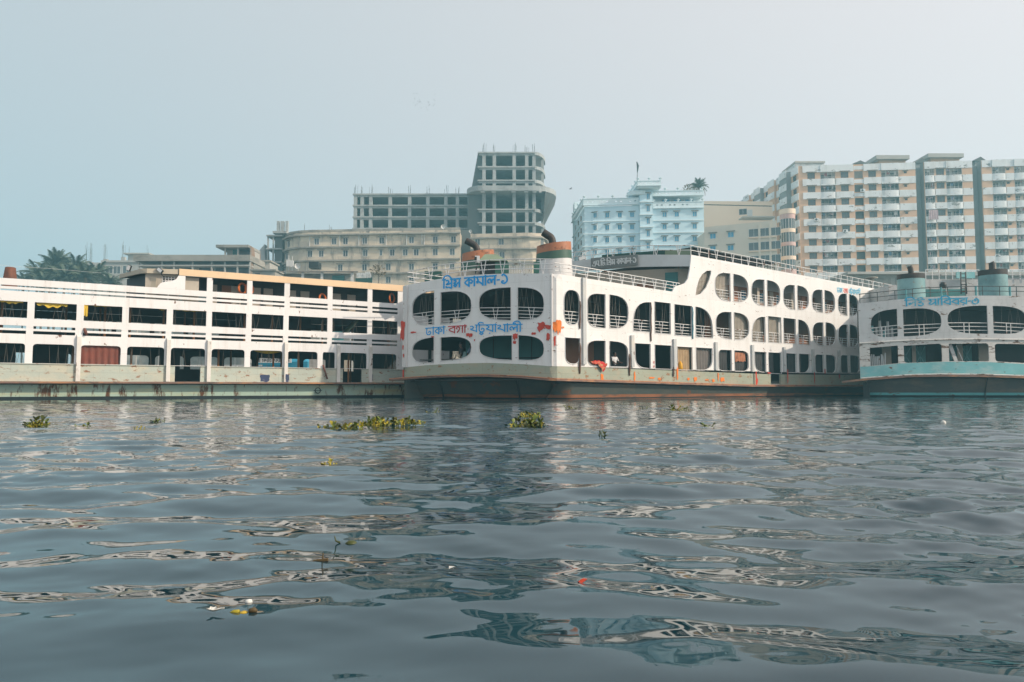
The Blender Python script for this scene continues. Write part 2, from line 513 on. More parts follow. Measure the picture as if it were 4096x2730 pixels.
def make_water():
    # rows grow with distance from the boat; far rows reach the quay
    d = [0.55]
    while d[-1] < 120: d.append(d[-1] * 1.0064 + .0006)
    d = np.array(d)
    a = np.linspace(-1.1, 1.1, 1001)
    X = np.outer(d, a)
    Y = np.repeat(d[:, None], len(a), 1)
    cell = np.maximum(np.gradient(d)[:, None], d[:, None] * (a[1] - a[0])) * np.ones_like(X)
    H = wave(X, Y, cell)
    n, m = X.shape
    V = np.stack([X, Y, H], -1).reshape(-1, 3)
    idx = np.arange(n * m).reshape(n, m)
    q = np.stack([idx[:-1, :-1], idx[:-1, 1:], idx[1:, 1:], idx[1:, :-1]], -1).reshape(-1, 4)
    me = bpy.data.meshes.new('river_water')
    me.vertices.add(len(V)); me.vertices.foreach_set('co', V.astype(np.float32).ravel())
    me.loops.add(q.size); me.loops.foreach_set('vertex_index', q.astype(np.int32).ravel())
    me.polygons.add(len(q)); me.polygons.foreach_set('loop_start', np.arange(0, q.size, 4, dtype=np.int32))
    me.polygons.foreach_set('use_smooth', np.ones(len(q), bool))
    me.update(); me.validate()
    m_ = bpy.data.materials.new('river'); m_.use_nodes = True
    N, L = m_.node_tree.nodes, m_.node_tree.links
    b = N['Principled BSDF']
    b.inputs['Base Color'].default_value = (.003, .030, .042, 1)
    b.inputs['Roughness'].default_value = .025
    b.inputs['IOR'].default_value = 1.6
    tc = N.new('ShaderNodeTexCoord')
    def noise(scale3, det):
        mp = N.new('ShaderNodeMapping'); mp.inputs['Scale'].default_value = scale3
        L.new(tc.outputs['Object'], mp.inputs['Vector'])
        t = N.new('ShaderNodeTexNoise'); t.inputs['Scale'].default_value = 1; t.inputs['Detail'].default_value = det; t.inputs['Roughness'].default_value = .5
        L.new(mp.outputs[0], t.inputs['Vector']); return t.outputs['Fac']
    fine, slow = noise((2.2, 6.5, 1), 3), noise((.16, .28, 1), 2)
    mr = N.new('ShaderNodeMapRange'); mr.inputs[1].default_value = .38; mr.inputs[2].default_value = .66; mr.inputs[3].default_value = .05; mr.inputs[4].default_value = 1
    L.new(slow, mr.inputs[0])
    bp = N.new('ShaderNodeBump'); bp.inputs['Distance'].default_value = .022
    sp = N.new('ShaderNodeSeparateXYZ'); L.new(tc.outputs['Object'], sp.inputs[0])
    far = N.new('ShaderNodeMapRange'); far.inputs[1].default_value = 2; far.inputs[2].default_value = 12; far.inputs[3].default_value = .06; far.inputs[4].default_value = 1.0
    L.new(sp.outputs['Y'], far.inputs[0])                             # the lee of the boat lies smooth
    mu = N.new('ShaderNodeMath'); mu.operation = 'MULTIPLY'; L.new(mr.outputs[0], mu.inputs[0]); L.new(far.outputs[0], mu.inputs[1])
    L.new(mu.outputs[0], bp.inputs['Strength']); L.new(fine, bp.inputs['Height']); L.new(bp.outputs[0], b.inputs['Normal'])
    o = link('river_water', me, None, m_)
    return tag(o, kind='structure')
make_water()
# the wider river around and behind the boat, a hand below the wave sheet
mb = MB(); mb.box(-395, 395, -58, 118, -1.2, -.42)
tag(mb.build('river', bpy.data.materials['river']), kind='structure')

mat('ground_soil', (.20, .17, .13), .9, .2, .2)
mat('quay_concrete', (.30, .29, .27), .85, .12, .5, (.18, .17, .16), .4, (.6, .6, 1), .2)
mb = MB(); mb.box(-395, 395, 92, 415, -1.2, 2.2)
tag(mb.build('ground', MATS['ground_soil']), kind='structure')
mb = MB()
mb.box(-300, 300, 91.0, 91.99, -1.2, 2.5)
tag(mb.build('quay_wall', MATS['quay_concrete']), kind='structure')

# ------------------------------------------------------------------ things shared by the ferries
def railing(wall, u0, u1, zb, h, rails, mat_, parent, off, r=.022, vstep=None, name='railing', postr=None, zf=None):
    """bars along a wall line with V-shaped stays; the stays are sub-parts"""
    zf = zf or (lambda u: zb)
    mb = MB(); n = max(2, int((u1 - u0) / 1.2) + 1)
    for k in range(rails):
        f = (k + 1) / rails if rails > 1 else 1
        pts = [wall.pt(u0 + (u1 - u0) * i / (n - 1), zf(u0 + (u1 - u0) * i / (n - 1)) + h * f, off) for i in range(n)]
        mb.tube(pts, r * (1.15 if k == rails - 1 else 1), 5)
    o = mb.build(name, mat_, parent)
    if vstep:
        c = max(1, round((u1 - u0) / vstep))
        for i in range(c):
            uc = u0 + (u1 - u0) * (i + .5) / c
            w = min(.17, (u1 - u0) * .12)
            vb = MB()
            for s in (-1, 1):
                vb.bar(wall.pt(uc + s * .02, zf(uc) + .0, off), wall.pt(uc + s * w, zf(uc) + h, off), postr or r * 1.15, 4)
            vb.build('brace', mat_, o)
    return o

def posts(wall, us, zf, h, r, mat_, parent, off, name='post'):
    for u in us:
        mb = MB(); mb.bar(wall.pt(u, zf(u), off), wall.pt(u, zf(u) + h, off), r, 5); mb.build(name, mat_, parent)

def cords(wall, u0, u1, z0, z1, n, parent, off, seed=0):
    rg = random.Random(seed); mb = MB()
    for i in range(n):
        u = u0 + (u1 - u0) * (i + .5) / n + rg.uniform(-.05, .05)
        if rg.random() < .25: continue
        w = rg.uniform(.04, .16)
        for s in (-1, 1):
            if rg.random() < .8:
                mb.tube([wall.pt(u, z1, off), wall.pt(u + s * w * .5, (z0 + z1) / 2, off + rg.uniform(-.04, .04)), wall.pt(u + s * w, z0 + rg.uniform(0, .2), off)], .009, 3)
    if mb.v: mb.build('tie_cord', MATS['cord'], parent)

def drape(wall, u0, u1, z0, z1, mat_, parent, off, folds=7, amp=.05, name='curtain', slant=0.0, top=None):
    nu, nz = max(10, folds * 4), 8
    rg = random.Random(int(abs(u0) * 100) + 3)
    ph = rg.uniform(0, 6)
    rows = []
    for j in range(nz + 1):
        t = j / nz
        row = []
        for i in range(nu + 1):
            s = i / nu
            u = u0 + (u1 - u0) * s + slant * (1 - t) * (z1 - z0) * .1
            z = z0 + (z1 - z0) * t + (0 if j == nz else rg.uniform(-.01, .01))
            if j == 0: z += .03 * math.sin(s * folds * 4 + ph)
            row.append(wall.pt(u, z, off + amp * math.sin(s * folds * 2 * math.pi + ph + .5 * math.sin(3 * t)) * (.4 + .6 * (1 - t))))
        rows.append(row)
    mb = MB(); mb.grid(rows)
    return mb.build(name, mat_, parent, True)

def louvre(wall, u0, u1, z0, z1, mat_, parent, off, pitch=.09, name='louvre'):
    """folding grille: narrow slats on uprights"""
    mb = MB(); n = max(3, int((z1 - z0) / pitch))
    for i in range(n):
        z = z0 + (z1 - z0) * (i + .5) / n
        wall.box(mb, u0, u1, z - .026, z + .026, off - .02, off + .02)
    k = max(2, int((u1 - u0) / .16))
    o = mb.build(name, mat_, parent)
    ub = MB()
    for i in range(k + 1):
        u = u0 + (u1 - u0) * i / k
        wall.box(ub, u - .014, u + .014, z0, z1, off + .021, off + .045)
    ub.build('upright', mat_, o)
    return o

def blob(wall, uc, zc, w, h, mat_, parent, off=.006, n=18, seed=0, name='paint_patch', drip=0, rough=.25):
    rg = random.Random(seed)
    pts = []
    for i in range(n):
        a = 2 * math.pi * i / n
        k = 1 + rg.uniform(-rough, rough)
        # nearly square daub
        ca, sa = math.cos(a), math.sin(a)
        m_ = 1 / max(abs(ca), abs(sa)) ** .75
        z = sa * m_ * h / 2 * k
        if sa < -.3 and rg.random() < drip: z -= rg.uniform(.15, .5) * h
        pts.append((uc + ca * m_ * w / 2 * k, zc + z))
    mb = MB()
    P = [wall.pt(u, z, off) for u, z in pts]
    c = wall.pt(uc, zc, off)
    mb.add([c] + P, [(0, i + 1, (i + 1) % n + 1) for i in range(n)])
    return mb.build(name, mat_, parent)

def lifebuoy(c, nrm, rad, label):
    mb = MB(); n, m = 20, 8
    nx = Vector((-nrm.y, nrm.x, 0)).normalized(); up = Vector((0, 0, 1)); nn = Vector((nrm.x, nrm.y, 0)).normalized()
    rows = []
    for i in range(n):
        a = 2 * math.pi * i / n
        d = nx * math.cos(a) + up * math.sin(a)
        rows.append([Vector(c) + d * (rad + .06 * math.cos(b)) + nn * .06 * math.sin(b) for b in [2 * math.pi * k / m for k in range(m)]])
    rows.append(rows[0])
    mb.grid(rows, True)
    return tag(mb.build('lifebuoy', MATS['lifebuoy_orange'], None, True), label, 'lifebuoy', 'lifebuoys on the ferry with the peach roof edge')

def hull(name, wall, levels, mats, parent, urange=None, step=.5, endcap=True):
    """shell lofted along a wall line: levels = [(z, off(u)), ...] ; one band object per material in mats"""
    u0, u1 = urange or (0, wall.len)
    n = max(4, int((u1 - u0) / step))
    us = [u0 + (u1 - u0) * i / n for i in range(n + 1)]
    out = []
    for k in range(len(levels) - 1):
        (za, oa), (zb, ob) = levels[k], levels[k + 1]
        rows = [[wall.pt(u, za(u) if callable(za) else za, oa(u)) for u in us], [wall.pt(u, zb(u) if callable(zb) else zb, ob(u)) for u in us]]
        mb = MB(); mb.grid(rows)
        out.append(mb.build(mats[k][0], mats[k][1], parent, True))
    return out

# ------------------------------------------------------------------ Bengali lettering, drawn stroke by stroke
GL = {
 'ka': (.95, 1, [[(.5, 1), (.5, 0)], [(.5, .86), (.06, .46), (.5, .06)], [(.5, .66), (.72, .76), (.86, .58), (.78, .36), (.64, .42)]]),
 'aa': (.32, 1, [[(.14, 1.14), (.14, 0)]]),
 'ma': (.88, 1, [[(.74, 1), (.74, 0)], [(.10, 1), (.22, .62), (.10, .46), (.16, .34), (.34, .44), (.74, .10)]]),
 'la': (.95, 1, [[(.80, 1), (.80, 0)], [(.24, .22), (.10, .30), (.12, .58), (.32, .66), (.42, .42), (.44, .28), (.56, .58), (.80, .62)]]),
 'pa': (.88, 0, [[(.74, 1.02), (.74, 0)], [(.06, .80), (.22, .86), (.40, .70), (.30, .50), (.08, .42), (.74, .10)], [(.58, 1), (.90, 1)]]),
 'pra': (.88, 0, [[(.74, 1.02), (.74, 0)], [(.10, .86), (.30, .88), (.42, .66), (.14, .42), (.46, .46), (.74, .62)], [(.12, .20), (.16, .06), (.44, .08), (.74, -.06)], [(.58, 1), (.90, 1)]]),
 'nsa': (.90, 1, [[(.76, 1), (.76, 0)], [(.12, .80), (.32, .82), (.34, .62), (.12, .50), (.30, .40), (.14, .22), (.34, .10), (.50, .42), (.76, .60)]]),
 'i': (.34, 0, [[(.18, 0), (.18, 1.0), (.14, 1.20), (.34, 1.42), (.74, 1.42), (1.06, 1.06)], [(-.02, 1), (.4, 1)]]),
 'ii': (.36, 1, [[(.16, 0), (.16, 1.0), (.12, 1.30), (-.16, 1.46), (-.46, 1.30), (-.52, 1.08), (-.30, 1.14)]]),
 'dha': (.80, 1, [[(.16, 1), (.14, .24), (.32, .02), (.58, .10), (.62, .40), (.44, .52), (.36, .34)]]),
 'ba': (.86, 1, [[(.72, 1), (.72, 0)], [(.72, .88), (.06, .50), (.72, .08)]]),
 'ga': (.88, 1, [[(.74, 1), (.74, 0)], [(.18, .52), (.06, .66), (.20, .86), (.40, .74), (.36, .40), (.14, .04)]]),
 'tta': (.84, 1, [[(.18, 1), (.16, .28), (.34, .02), (.62, .10), (.66, .42), (.46, .52), (.38, .34)], [(.22, 1), (.06, 1.22), (.30, 1.36), (.62, 1.24)]]),
 'u': (0, 0, [[(-.50, -.04), (-.62, -.20), (-.46, -.36), (-.28, -.22), (-.40, -.08)]]),
 'ya': (.90, 1, [[(.76, 1), (.76, 0)], [(.10, .96), (.36, .66), (.10, .44), (.30, .32), (.76, .10)], [(.42, -.16), (.46, -.22)]]),
 'kha': (.92, 0, [[(.78, 1.02), (.78, 0)], [(.06, .86), (.30, .92), (.32, .70), (.08, .46), (.40, .36), (.78, .12)], [(.62, 1), (.94, 1)]]),
 'e': (.86, 0, [[(.08, .30), (.04, .10), (.36, .02), (.72, .04), (.72, .70), (.54, .94), (.34, .76), (.40, .52)]]),
 'bha': (.86, 1, [[(.12, .86), (.06, .30), (.34, .02), (.68, .16), (.74, .52), (.54, .66), (.38, .50), (.48, .32)]]),
 'na': (.90, 1, [[(.76, 1), (.76, 0)], [(.76, .52), (.54, .62), (.36, .36), (.16, .24), (.12, .44), (.30, .48)]]),
 'uu': (.82, 1, [[(.14, .94), (.50, .72), (.22, .54), (.58, .46), (.66, .20), (.42, .02), (.14, .14)], [(.26, 1.0), (.14, 1.20), (.44, 1.34), (.68, 1.18)]]),
 'ra': (.86, 1, [[(.72, 1), (.72, 0)], [(.72, .88), (.06, .50), (.72, .10)], [(.34, -.06), (.40, -.10)]]),
 'sa': (.90, 1, [[(.76, 1), (.76, 0)], [(.12, .90), (.36, .64), (.12, .40), (.22, .18), (.44, .26), (.76, .58)]]),
 'three': (.84, 0, [[(.14, .62), (.08, .26), (.34, .02), (.66, .18), (.74, .58), (.54, .84), (.34, .70), (.46, .48)]]),
 'one': (.80, 0, [[(.16, .94), (.30, 1.08), (.62, .80), (.68, .34), (.42, .06), (.16, .16), (.20, .34), (.36, .30)]]),
 'gha': (.90, 1, [[(.76, 1), (.76, 0)], [(.10, .92), (.34, .76), (.10, .56), (.18, .26), (.46, .30), (.76, .44)]]),
 'ta': (.80, 1, [[(.60, .90), (.30, .74), (.14, .36), (.36, .06), (.62, .24), (.46, .46)]]),
 'dash': (.42, 0, [[(.06, .50), (.34, .50)]]),
 'dot': (.30, 0, [[(.10, .06), (.15, .01)]]),
 'mid': (.36, 0, [[(.14, .48), (.20, .48)]]),
 ' ': (.42, 0, []),
}
def smooth_line(p, k=5):
    if len(p) < 3: return p
    out = []
    for i in range(len(p) - 1):
        p0, p1, p2, p3 = p[max(i - 1, 0)], p[i], p[i + 1], p[min(i + 2, len(p) - 1)]
        for j in range(k):
            t = j / k
            out.append(tuple(.5 * (2 * p1[a] + (p2[a] - p0[a]) * t + (2 * p0[a] - 5 * p1[a] + 4 * p2[a] - p3[a]) * t * t + (3 * p1[a] - p0[a] - 3 * p2[a] + p3[a]) * t ** 3) for a in (0, 1)))
    out.append(p[-1])
    return out
def word_width(w): return sum(GL[g][0] for g in w)
def lettering(wall, words, u0, u1, zf, h, mats, parent, off=.008, pen=.17, deep=0.0, name='lettering'):
    """words: lists of glyphs; every word becomes one part. zf(u) is the base line"""
    tot = sum(word_width(w) for w in words)
    sc = (u1 - u0) / tot
    x = 0.0
    for wi, w in enumerate(words):
        if w == [' ']: x += GL[' '][0]; continue
        strokes = []; hl = None
        for g in w:
            wd, head, st = GL[g]
            for s in st: strokes.append([(x + a, b) for a, b in smooth_line(s)])
            if head: hl = [min(hl[0], x), x + wd] if hl and abs(hl[1] - x) < .6 else ([x, x + wd] if hl is None else (strokes.append([(hl[0], 1), (hl[1], 1)]) or [x, x + wd]))
            x += wd
        if hl: strokes.append([(hl[0] - .02, 1), (hl[1] + .02, 1)])
        mb = MB()
        for si, s in enumerate(strokes):
            o = off + .0022 * si
            L_, R_ = [], []
            for i, p in enumerate(s):
                a, b = s[max(i - 1, 0)], s[min(i + 1, len(s) - 1)]
                dx, dz = (b[0] - a[0]) * sc, (b[1] - a[1]) * h
                l = math.hypot(dx, dz) or 1
                hw = pen * h / 2 * (.82 + .3 * abs(dz) / l)
                ext = (-.4 if i == 0 else .4 if i == len(s) - 1 else 0) * hw
                ub, zz = u0 + p[0] * sc + dx / l * ext, p[1] * h + dz / l * ext
                L_.append((ub - dz / l * hw, zz + dx / l * hw)); R_.append((ub + dz / l * hw, zz - dx / l * hw))
            rows = []
            rows.append([wall.pt(u, zf(u) + z, o) for u, z in L_])
            rows.append([wall.pt(u, zf(u) + z, o) for u, z in R_])
            if deep:
                rows = [[wall.pt(u, zf(u) + z, off) for u, z in L_]] + [[wall.pt(u, zf(u) + z, o + deep) for u, z in L_], [wall.pt(u, zf(u) + z, o + deep) for u, z in R_]] + [[wall.pt(u, zf(u) + z, off) for u, z in R_]]
            mb.grid(rows)
        mb.build(name, mats[wi] if isinstance(mats, list) else mats, parent)
# ================================================================== LEFT FERRY: straight openings, peach roof edge
DL0, DL1 = 36.5, 48.3
def dpt(x, D): p = at(x, 1557, D); return (p.x, p.y)
_a, _b = Vector(dpt(0, DL0)), Vector(dpt(1590, DL1))
_d = (_b - _a).normalized()
WL = Wall([tuple(_a - _d * 14), tuple(_b + _d * 5.0)])          # runs on out of the picture to the left
fl = empty('passenger_ferry', (_a.x, _a.y, 0), 'long white ferry at left with rows of straight openings and peach roof edge', 'ferry', 'ferries moored side by side')
W = WL
z_wl = lambda u: 0.0
z_rail = W.line([(0, 1526), (1500, 1531)])
z_b1 = W.line([(0, 1453), (1590, 1479)])
z_t1 = W.line([(0, 1372), (1590, 1418)])
z_s2 = [W.line(p) for p in ([(0, 1333), (1590, 1386)], [(0, 1320), (1590, 1378.6)], [(0, 1311), (1590, 1371)], [(0, 1300), (1590, 1363)])]
z_b2 = W.line([(0, 1269), (1590, 1341)]); z_t2 = W.line([(0, 1202), (1590, 1287)])
z_s3 = [W.line(p) for p in ([(0, 1160.5), (1590, 1258)], [(0, 1154), (1590, 1250)], [(0, 1143.5), (1590, 1242)], [(0, 1138), (1590, 1233.5)])]
z_b3 = W.line([(741, 1160), (1590, 1215.6)]); z_t3 = W.line([(741, 1105), (1590, 1164)])
z_edge3 = W.line([(0, 1111.6), (628, 1151)])
z_ptop = W.line([(720, 1076), (1605, 1142)]); z_pbot = W.line([(741, 1104), (1600, 1166)])
UA, UB = 0.3, W.U(1612, 1350) + 3.6
ux = lambda x, y: W.U(x, y)

def quad(u0, u1, zl, zh): return [(u0, zl(u0)), (u1, zl(u1)), (u1, zh(u1)), (u0, zh(u0))]
cols2 = [(-200, -50), (-20, 107), (137, 305), (335, 488), (515, 666), (692, 825), (848, 985), (1007, 1134), (1155, 1310), (1330, 1470), (1489, 1591)]
colsS = [(-204, -54), (-24, 103), (133, 300), (332, 485), (512, 662), (686, 823), (847, 982), (1005, 1132), (1153, 1309), (1328, 1469), (1488, 1590)]
cols3 = [(741, 827), (851, 988), (1010, 1138), (1160, 1311), (1331, 1471), (1490, 1592)]
cols1 = [(-205, -60), (-28, 98), (130, 296), (322, 482), (508, 657), (683, 820), (846, 978), (1001, 1130), (1151, 1270), (1291, 1340), (1359, 1467), (1486, 1587)]
holes = []
for a, b in cols2: holes.append(quad(ux(a, 1270), ux(b, 1290), z_b2, z_t2))
for a, b in colsS:
    holes.append(quad(ux(a, 1330), ux(b, 1350), z_s2[0], z_s2[1])); holes.append(quad(ux(a, 1330), ux(b, 1350), z_s2[2], z_s2[3]))
for a, b in cols3:
    holes.append(quad(ux(a, 1150), ux(b, 1180), z_b3, z_t3))
    if a > 760:
        holes.append(quad(ux(a, 1190), ux(b, 1230), z_s3[0], z_s3[1])); holes.append(quad(ux(a, 1190), ux(b, 1230), z_s3[2], z_s3[3]))
for a, b in ((-180, -2), (2, 119), (121, 316), (318.5, 501), (503.5, 672), (674.5, 826)):
    u0, u1 = ux(a, 1150), ux(b, 1180)
    holes.append(quad(u0, u1, z_s3[0], z_s3[1])); holes.append(quad(u0, u1, z_s3[2], z_s3[3]))
us1 = []
for a, b in cols1:
    u0, u1 = ux(a, 1420), ux(b, 1440); us1.append((u0, u1))
    um = (u0 + u1) / 2; q = rr(u0, u1, z_b1(um), z_t1(um), (.12, .2), (.12, .2))
    sl = (z_t1(u1) - z_t1(u0)) / (u1 - u0); sb = (z_b1(u1) - z_b1(u0)) / (u1 - u0)
    q = [(u, z + (u - um) * (sl if z > (z_b1(um) + z_t1(um)) / 2 else sb)) for u, z in q]
    q = [(u, z - (.03 if z < z_b1(u) + .01 else 0)) for u, z in q]
    holes.append(q)
# outline of the white side, with the sweep up to the roof
sweep = [W.hit(x, y) for x, y in ((628, 1151), (634, 1143), (643, 1133), (662, 1127), (690, 1124.5), (706, 1117), (714, 1104))]
uP0 = W.U(718, 1100); uP1 = UB
# the arches are open at the bottom on the band below: leave a sill under them
outer = [(UA, z_b1(UA) - .001), (UB, z_b1(UB) - .001), (UB, z_pbot(UB)), (uP0, z_pbot(uP0))] + list(reversed(sweep)) + [(UA, z_edge3(UA))]
holes = [[(u, max(z, z_b1(u) + .02)) for u, z in h] for h in holes]
panel('side_wall', W, outer, holes, .10, MATS['white'], fl)
panel('roof_edge', W, [(uP0 - .02, z_pbot(uP0) + .002), (UB, z_pbot(UB) + .002), (UB, z_ptop(UB)), (uP0 - .02, z_ptop(uP0))], [], .16, MATS['peach'], fl, off=.03)
# green band with two door gaps
doors = [(W.U(699, 1500), W.U(801, 1500)), (W.U(1371, 1500), W.U(1447, 1500))]
edges = [UA] + [d for p in doors for d in p] + [UB]
for k in range(0, len(edges), 2):
    a, b = edges[k], edges[k + 1]
    panel('bulwark', W, [(a, z_rail(a)), (b, z_rail(b)), (b, z_b1(b) - .003), (a, z_b1(a) - .003)], [], .12, MATS['aqua_band'], fl, off=.015)
    mb = MB(); mb.tube([W.pt(a, z_b1(a) - .02, .03), W.pt(b, z_b1(b) - .02, .03)], .03, 5); mb.build('cap_rail', MATS['aqua_band'], fl)
# hull
bowf = lambda u: max(0, min(1, (u - (UB - 4.5)) / 4.5))
lv = [(lambda u: z_rail(u) - .10, lambda u: .0), (lambda u: z_rail(u) - .16, lambda u: -.22 - .2 * bowf(u)), (.16, lambda u: -.34 - .6 * bowf(u)), (-.9, lambda u: -.45 - 1.0 * bowf(u))]
hull('hull', W, lv, [('hull_knuckle', MATS['hull_black']), ('hull', MATS['left_hull']), ('hull_bottom', MATS['hull_black'])], fl, (UA, UB))
n = 60
rows = [[W.pt(UA + (UB - UA) * i / n, z_rail(UA + (UB - UA) * i / n) + dz, of) for i in range(n + 1)] for dz, of in ((.0, -.2), (.0, .30), (-.10, .32), (-.11, 0.0))]
mb = MB(); mb.grid(rows); mb.build('rub_rail', MATS['rub_rail'], fl)
# load-line ring on the hull
uc, zc = W.hit(1277, 1563)
mb = MB(); ring = [W.pt(uc + .17 * math.cos(a * math.pi / 8), zc + .17 * math.sin(a * math.pi / 8), -.25) for a in range(17)]
mb.tube(ring, .025, 5); mb.bar(W.pt(uc - .26, zc, -.25), W.pt(uc + .26, zc, -.25), .022); mb.build('load_line_mark', MATS['hull_black'], fl)
# fender posts
for x in (-40, 313, 672, 834, 1142, 1352, 1480):
    u = W.U(x, 1450); mb = MB()
    W.box(mb, u - .10, u + .10, z_rail(u) + .01, z_t1(u) + .42, .02, .17)
    p0 = W.pt(u, z_t1(u) + .42, .02); t = W.tan(u); nn = W.nrm(u)
    T3, N3 = Vector((t.x, t.y, 0)), Vector((nn.x, nn.y, 0))
    mb.add([p0 - T3 * .10, p0 + T3 * .10, p0 + T3 * .10 + N3 * .15, p0 - T3 * .10 + N3 * .15, p0 - T3 * .10 + Vector((0, 0, .12)), p0 + T3 * .10 + Vector((0, 0, .12))],
           [(0, 1, 2, 3), (3, 2, 5, 4), (0, 3, 4), (1, 5, 2), (0, 4, 5, 1)])
    mb.build('fender_post', MATS['fender_left'], fl)
# decks, far side, inside
BEAM = 8.2
def plan(wall, u0, u1, o0, o1): return [(p.x, p.y) for p in (wall.pt(u0, 0, o0), wall.pt(u1, 0, o0), wall.pt(u1, 0, o1), wall.pt(u0, 0, o1))]
zd = lambda f: (f(UA) + f(UB)) / 2
def tilted(name, f, th, u0, u1, o0, o1, m_):
    mb = MB()
    P = [W.pt(u0, f(u0), o0), W.pt(u1, f(u1), o0), W.pt(u1, f(u1), o1), W.pt(u0, f(u0), o1)]
    mb.add(P + [p - Vector((0, 0, th)) for p in P], [(3, 2, 1, 0), (4, 5, 6, 7), (0, 1, 5, 4), (1, 2, 6, 5), (2, 3, 7, 6), (3, 0, 4, 7)])
    return mb.build(name, m_, fl)
tilted('main_deck', lambda u: z_rail(u) + .02, .1, UA, UB, -.01, -BEAM, MATS['deck'])
d2 = lambda u: z_s2[0](u) - .12
d3 = lambda u: z_s3[0](u) - .10
tilted('upper_deck', d2, .09, UA, UB, -.105, -BEAM, MATS['ceiling'])
tilted('sun_deck', d3, .09, UA, UB, -.105, -BEAM, MATS['ceiling'])
tilted('roof', lambda u: z_ptop(u) - .05, .1, uP0, UB, -.14, -BEAM - .1, MATS['ceiling'])
# far side: the same rows of openings, looked through
WF = Wall([tuple(Vector(W.pt(0, 0, -BEAM).xy)), tuple(Vector(W.pt(W.len, 0, -BEAM).xy))])
hf = []
for k, (u0, u1) in enumerate(us1):
    a, b = u0 + .35, u1 + .3
    um = (a + b) / 2
    hf.append(rr(a, b, z_b1(um) + .03, z_t1(um) - .12, (.2, .28), (.2, .28)))
for a, b in cols2:
    u0, u1 = ux(a, 1270) + .2, ux(b, 1290) + .25
    um = (u0 + u1) / 2
    if a > 980 and a < 1300: continue
    hf.append([(u0, z_b2(um)), (u1, z_b2(um)), (u1, z_t2(um) - .15), (u0, z_t2(um) - .15)])
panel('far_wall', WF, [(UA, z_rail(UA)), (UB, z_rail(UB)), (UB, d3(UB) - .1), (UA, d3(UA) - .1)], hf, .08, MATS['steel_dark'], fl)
panel('far_bulwark', WF, [(UA, d3(UA)), (UB, d3(UB)), (UB, z_edge3(UB) + .1), (UA, z_edge3(UA) - .1)], [], .06, MATS['steel_dark'], fl)  # shaded inner face of the bulwark, darkness put into its colour
rg = random.Random(5)
for row in range(2):
    for i in range(24):
        u = UA + 1.2 + i * (UB - UA - 2) / 24 + rg.uniform(-.2, .2)
        for o in ((-1.2 - .6 * row), (-4.8)):
            if rg.random() < .3: continue
            mb = MB()
            zb, zt = (z_rail(u) + .03, d2(u) - .1) if row == 0 else (d2(u) + .005, d3(u) - .1)
            c = W.pt(u, 0, o)
            mb.tube([(c.x, c.y, zb), (c.x, c.y, zt)], .06, 8); mb.build('pillar', MATS['wood_post'], fl)
# dark casing amidships on both decks, engine casing and stair
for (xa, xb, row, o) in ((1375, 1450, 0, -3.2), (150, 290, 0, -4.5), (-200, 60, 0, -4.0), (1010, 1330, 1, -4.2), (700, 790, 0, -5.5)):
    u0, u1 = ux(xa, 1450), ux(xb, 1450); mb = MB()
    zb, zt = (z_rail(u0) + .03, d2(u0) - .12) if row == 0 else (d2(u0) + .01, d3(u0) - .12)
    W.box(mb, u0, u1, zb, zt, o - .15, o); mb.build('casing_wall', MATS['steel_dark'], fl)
u0, u1 = ux(1395, 1320), ux(1462, 1300); mb = MB()
mb.obox((W.pt(u0, z_b2(u0) - .2, -1.6) + W.pt(u1, z_t2(u1), -1.6)) / 2, (W.pt(u1, z_t2(u1), -1.6) - W.pt(u0, z_b2(u0) - .2, -1.6)) / 2, Vector((WL.nrm(0).x, WL.nrm(0).y, 0)) * .4, (0, 0, .07))
mb.build('stair', MATS['green_light'], fl)
# deck-3 cabins behind the openings: dark wall with beige doors
u0, u1 = ux(851, 1150), UB; mb = MB()
P = [W.pt(u0, d3(u0), -1.5), W.pt(u1, d3(u1), -1.5), W.pt(u1, z_ptop(u1) - .16, -1.5), W.pt(u0, z_ptop(u0) - .16, -1.5)]
mb.add(P + [p - Vector((WL.nrm(0).x, WL.nrm(0).y, 0)) * .1 for p in P], [(0, 1, 2, 3), (7, 6, 5, 4), (0, 3, 7, 4), (1, 5, 6, 2), (3, 2, 6, 7)])
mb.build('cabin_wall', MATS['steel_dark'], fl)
for i, x in enumerate((870, 930, 968, 1050, 1100, 1195, 1250, 1380, 1440)):
    u = ux(x, 1160); mb = MB()
    W.box(mb, u - .28, u + .28, d3(u) + .05, d3(u) + 1.35, -1.48, -1.43); mb.build('cabin_door', MATS['beige_wall'] if i != 1 else MATS['brown_wall'], fl)
u0, u1 = ux(735, 1130), ux(800, 1130); mb = MB()
W.box(mb, u0, u1, d3(u0) + .05, z_pbot(u0) - .02, -.35, -.28); mb.build('cabin_panel', MATS['beige_wall'], fl)
# awnings, tie cords
for k, (a, b) in enumerate(cols2):
    u0, u1 = ux(a, 1270), ux(b, 1290); cords(W, u0, u1, z_b2(u0) - .1, z_t2(u0) - .02, 5, fl, -.3, 40 + k)
for k, (u0, u1) in enumerate(us1): cords(W, u0, u1, z_b1(u0) - .1, z_t1(u0) - .03, 4, fl, -.3, 80 + k)
for x0, x1, dz in ((0, 92, .16), (147, 270, .26), (335, 470, .07), (640, 664, .1), (700, 820, .07)):
    u0, u1 = ux(x0, 1210), ux(x1, 1220); z = z_t2(u0)
    rows = []
    for j in range(5):
        t = j / 4
        rows.append([W.pt(u0 + (u1 - u0) * i / 16, z_t2(u0 + (u1 - u0) * i / 16) + .03 - t * dz * (1 + .25 * math.sin(i * 1.3)) * (1 - .5 * abs(i / 8 - 1)), -.16 - .04 * math.sin(i * 1.7 + j)) for i in range(17)])
    mb = MB(); mb.grid(rows); mb.build('awning', MATS['tarp_yellow'], fl, True)
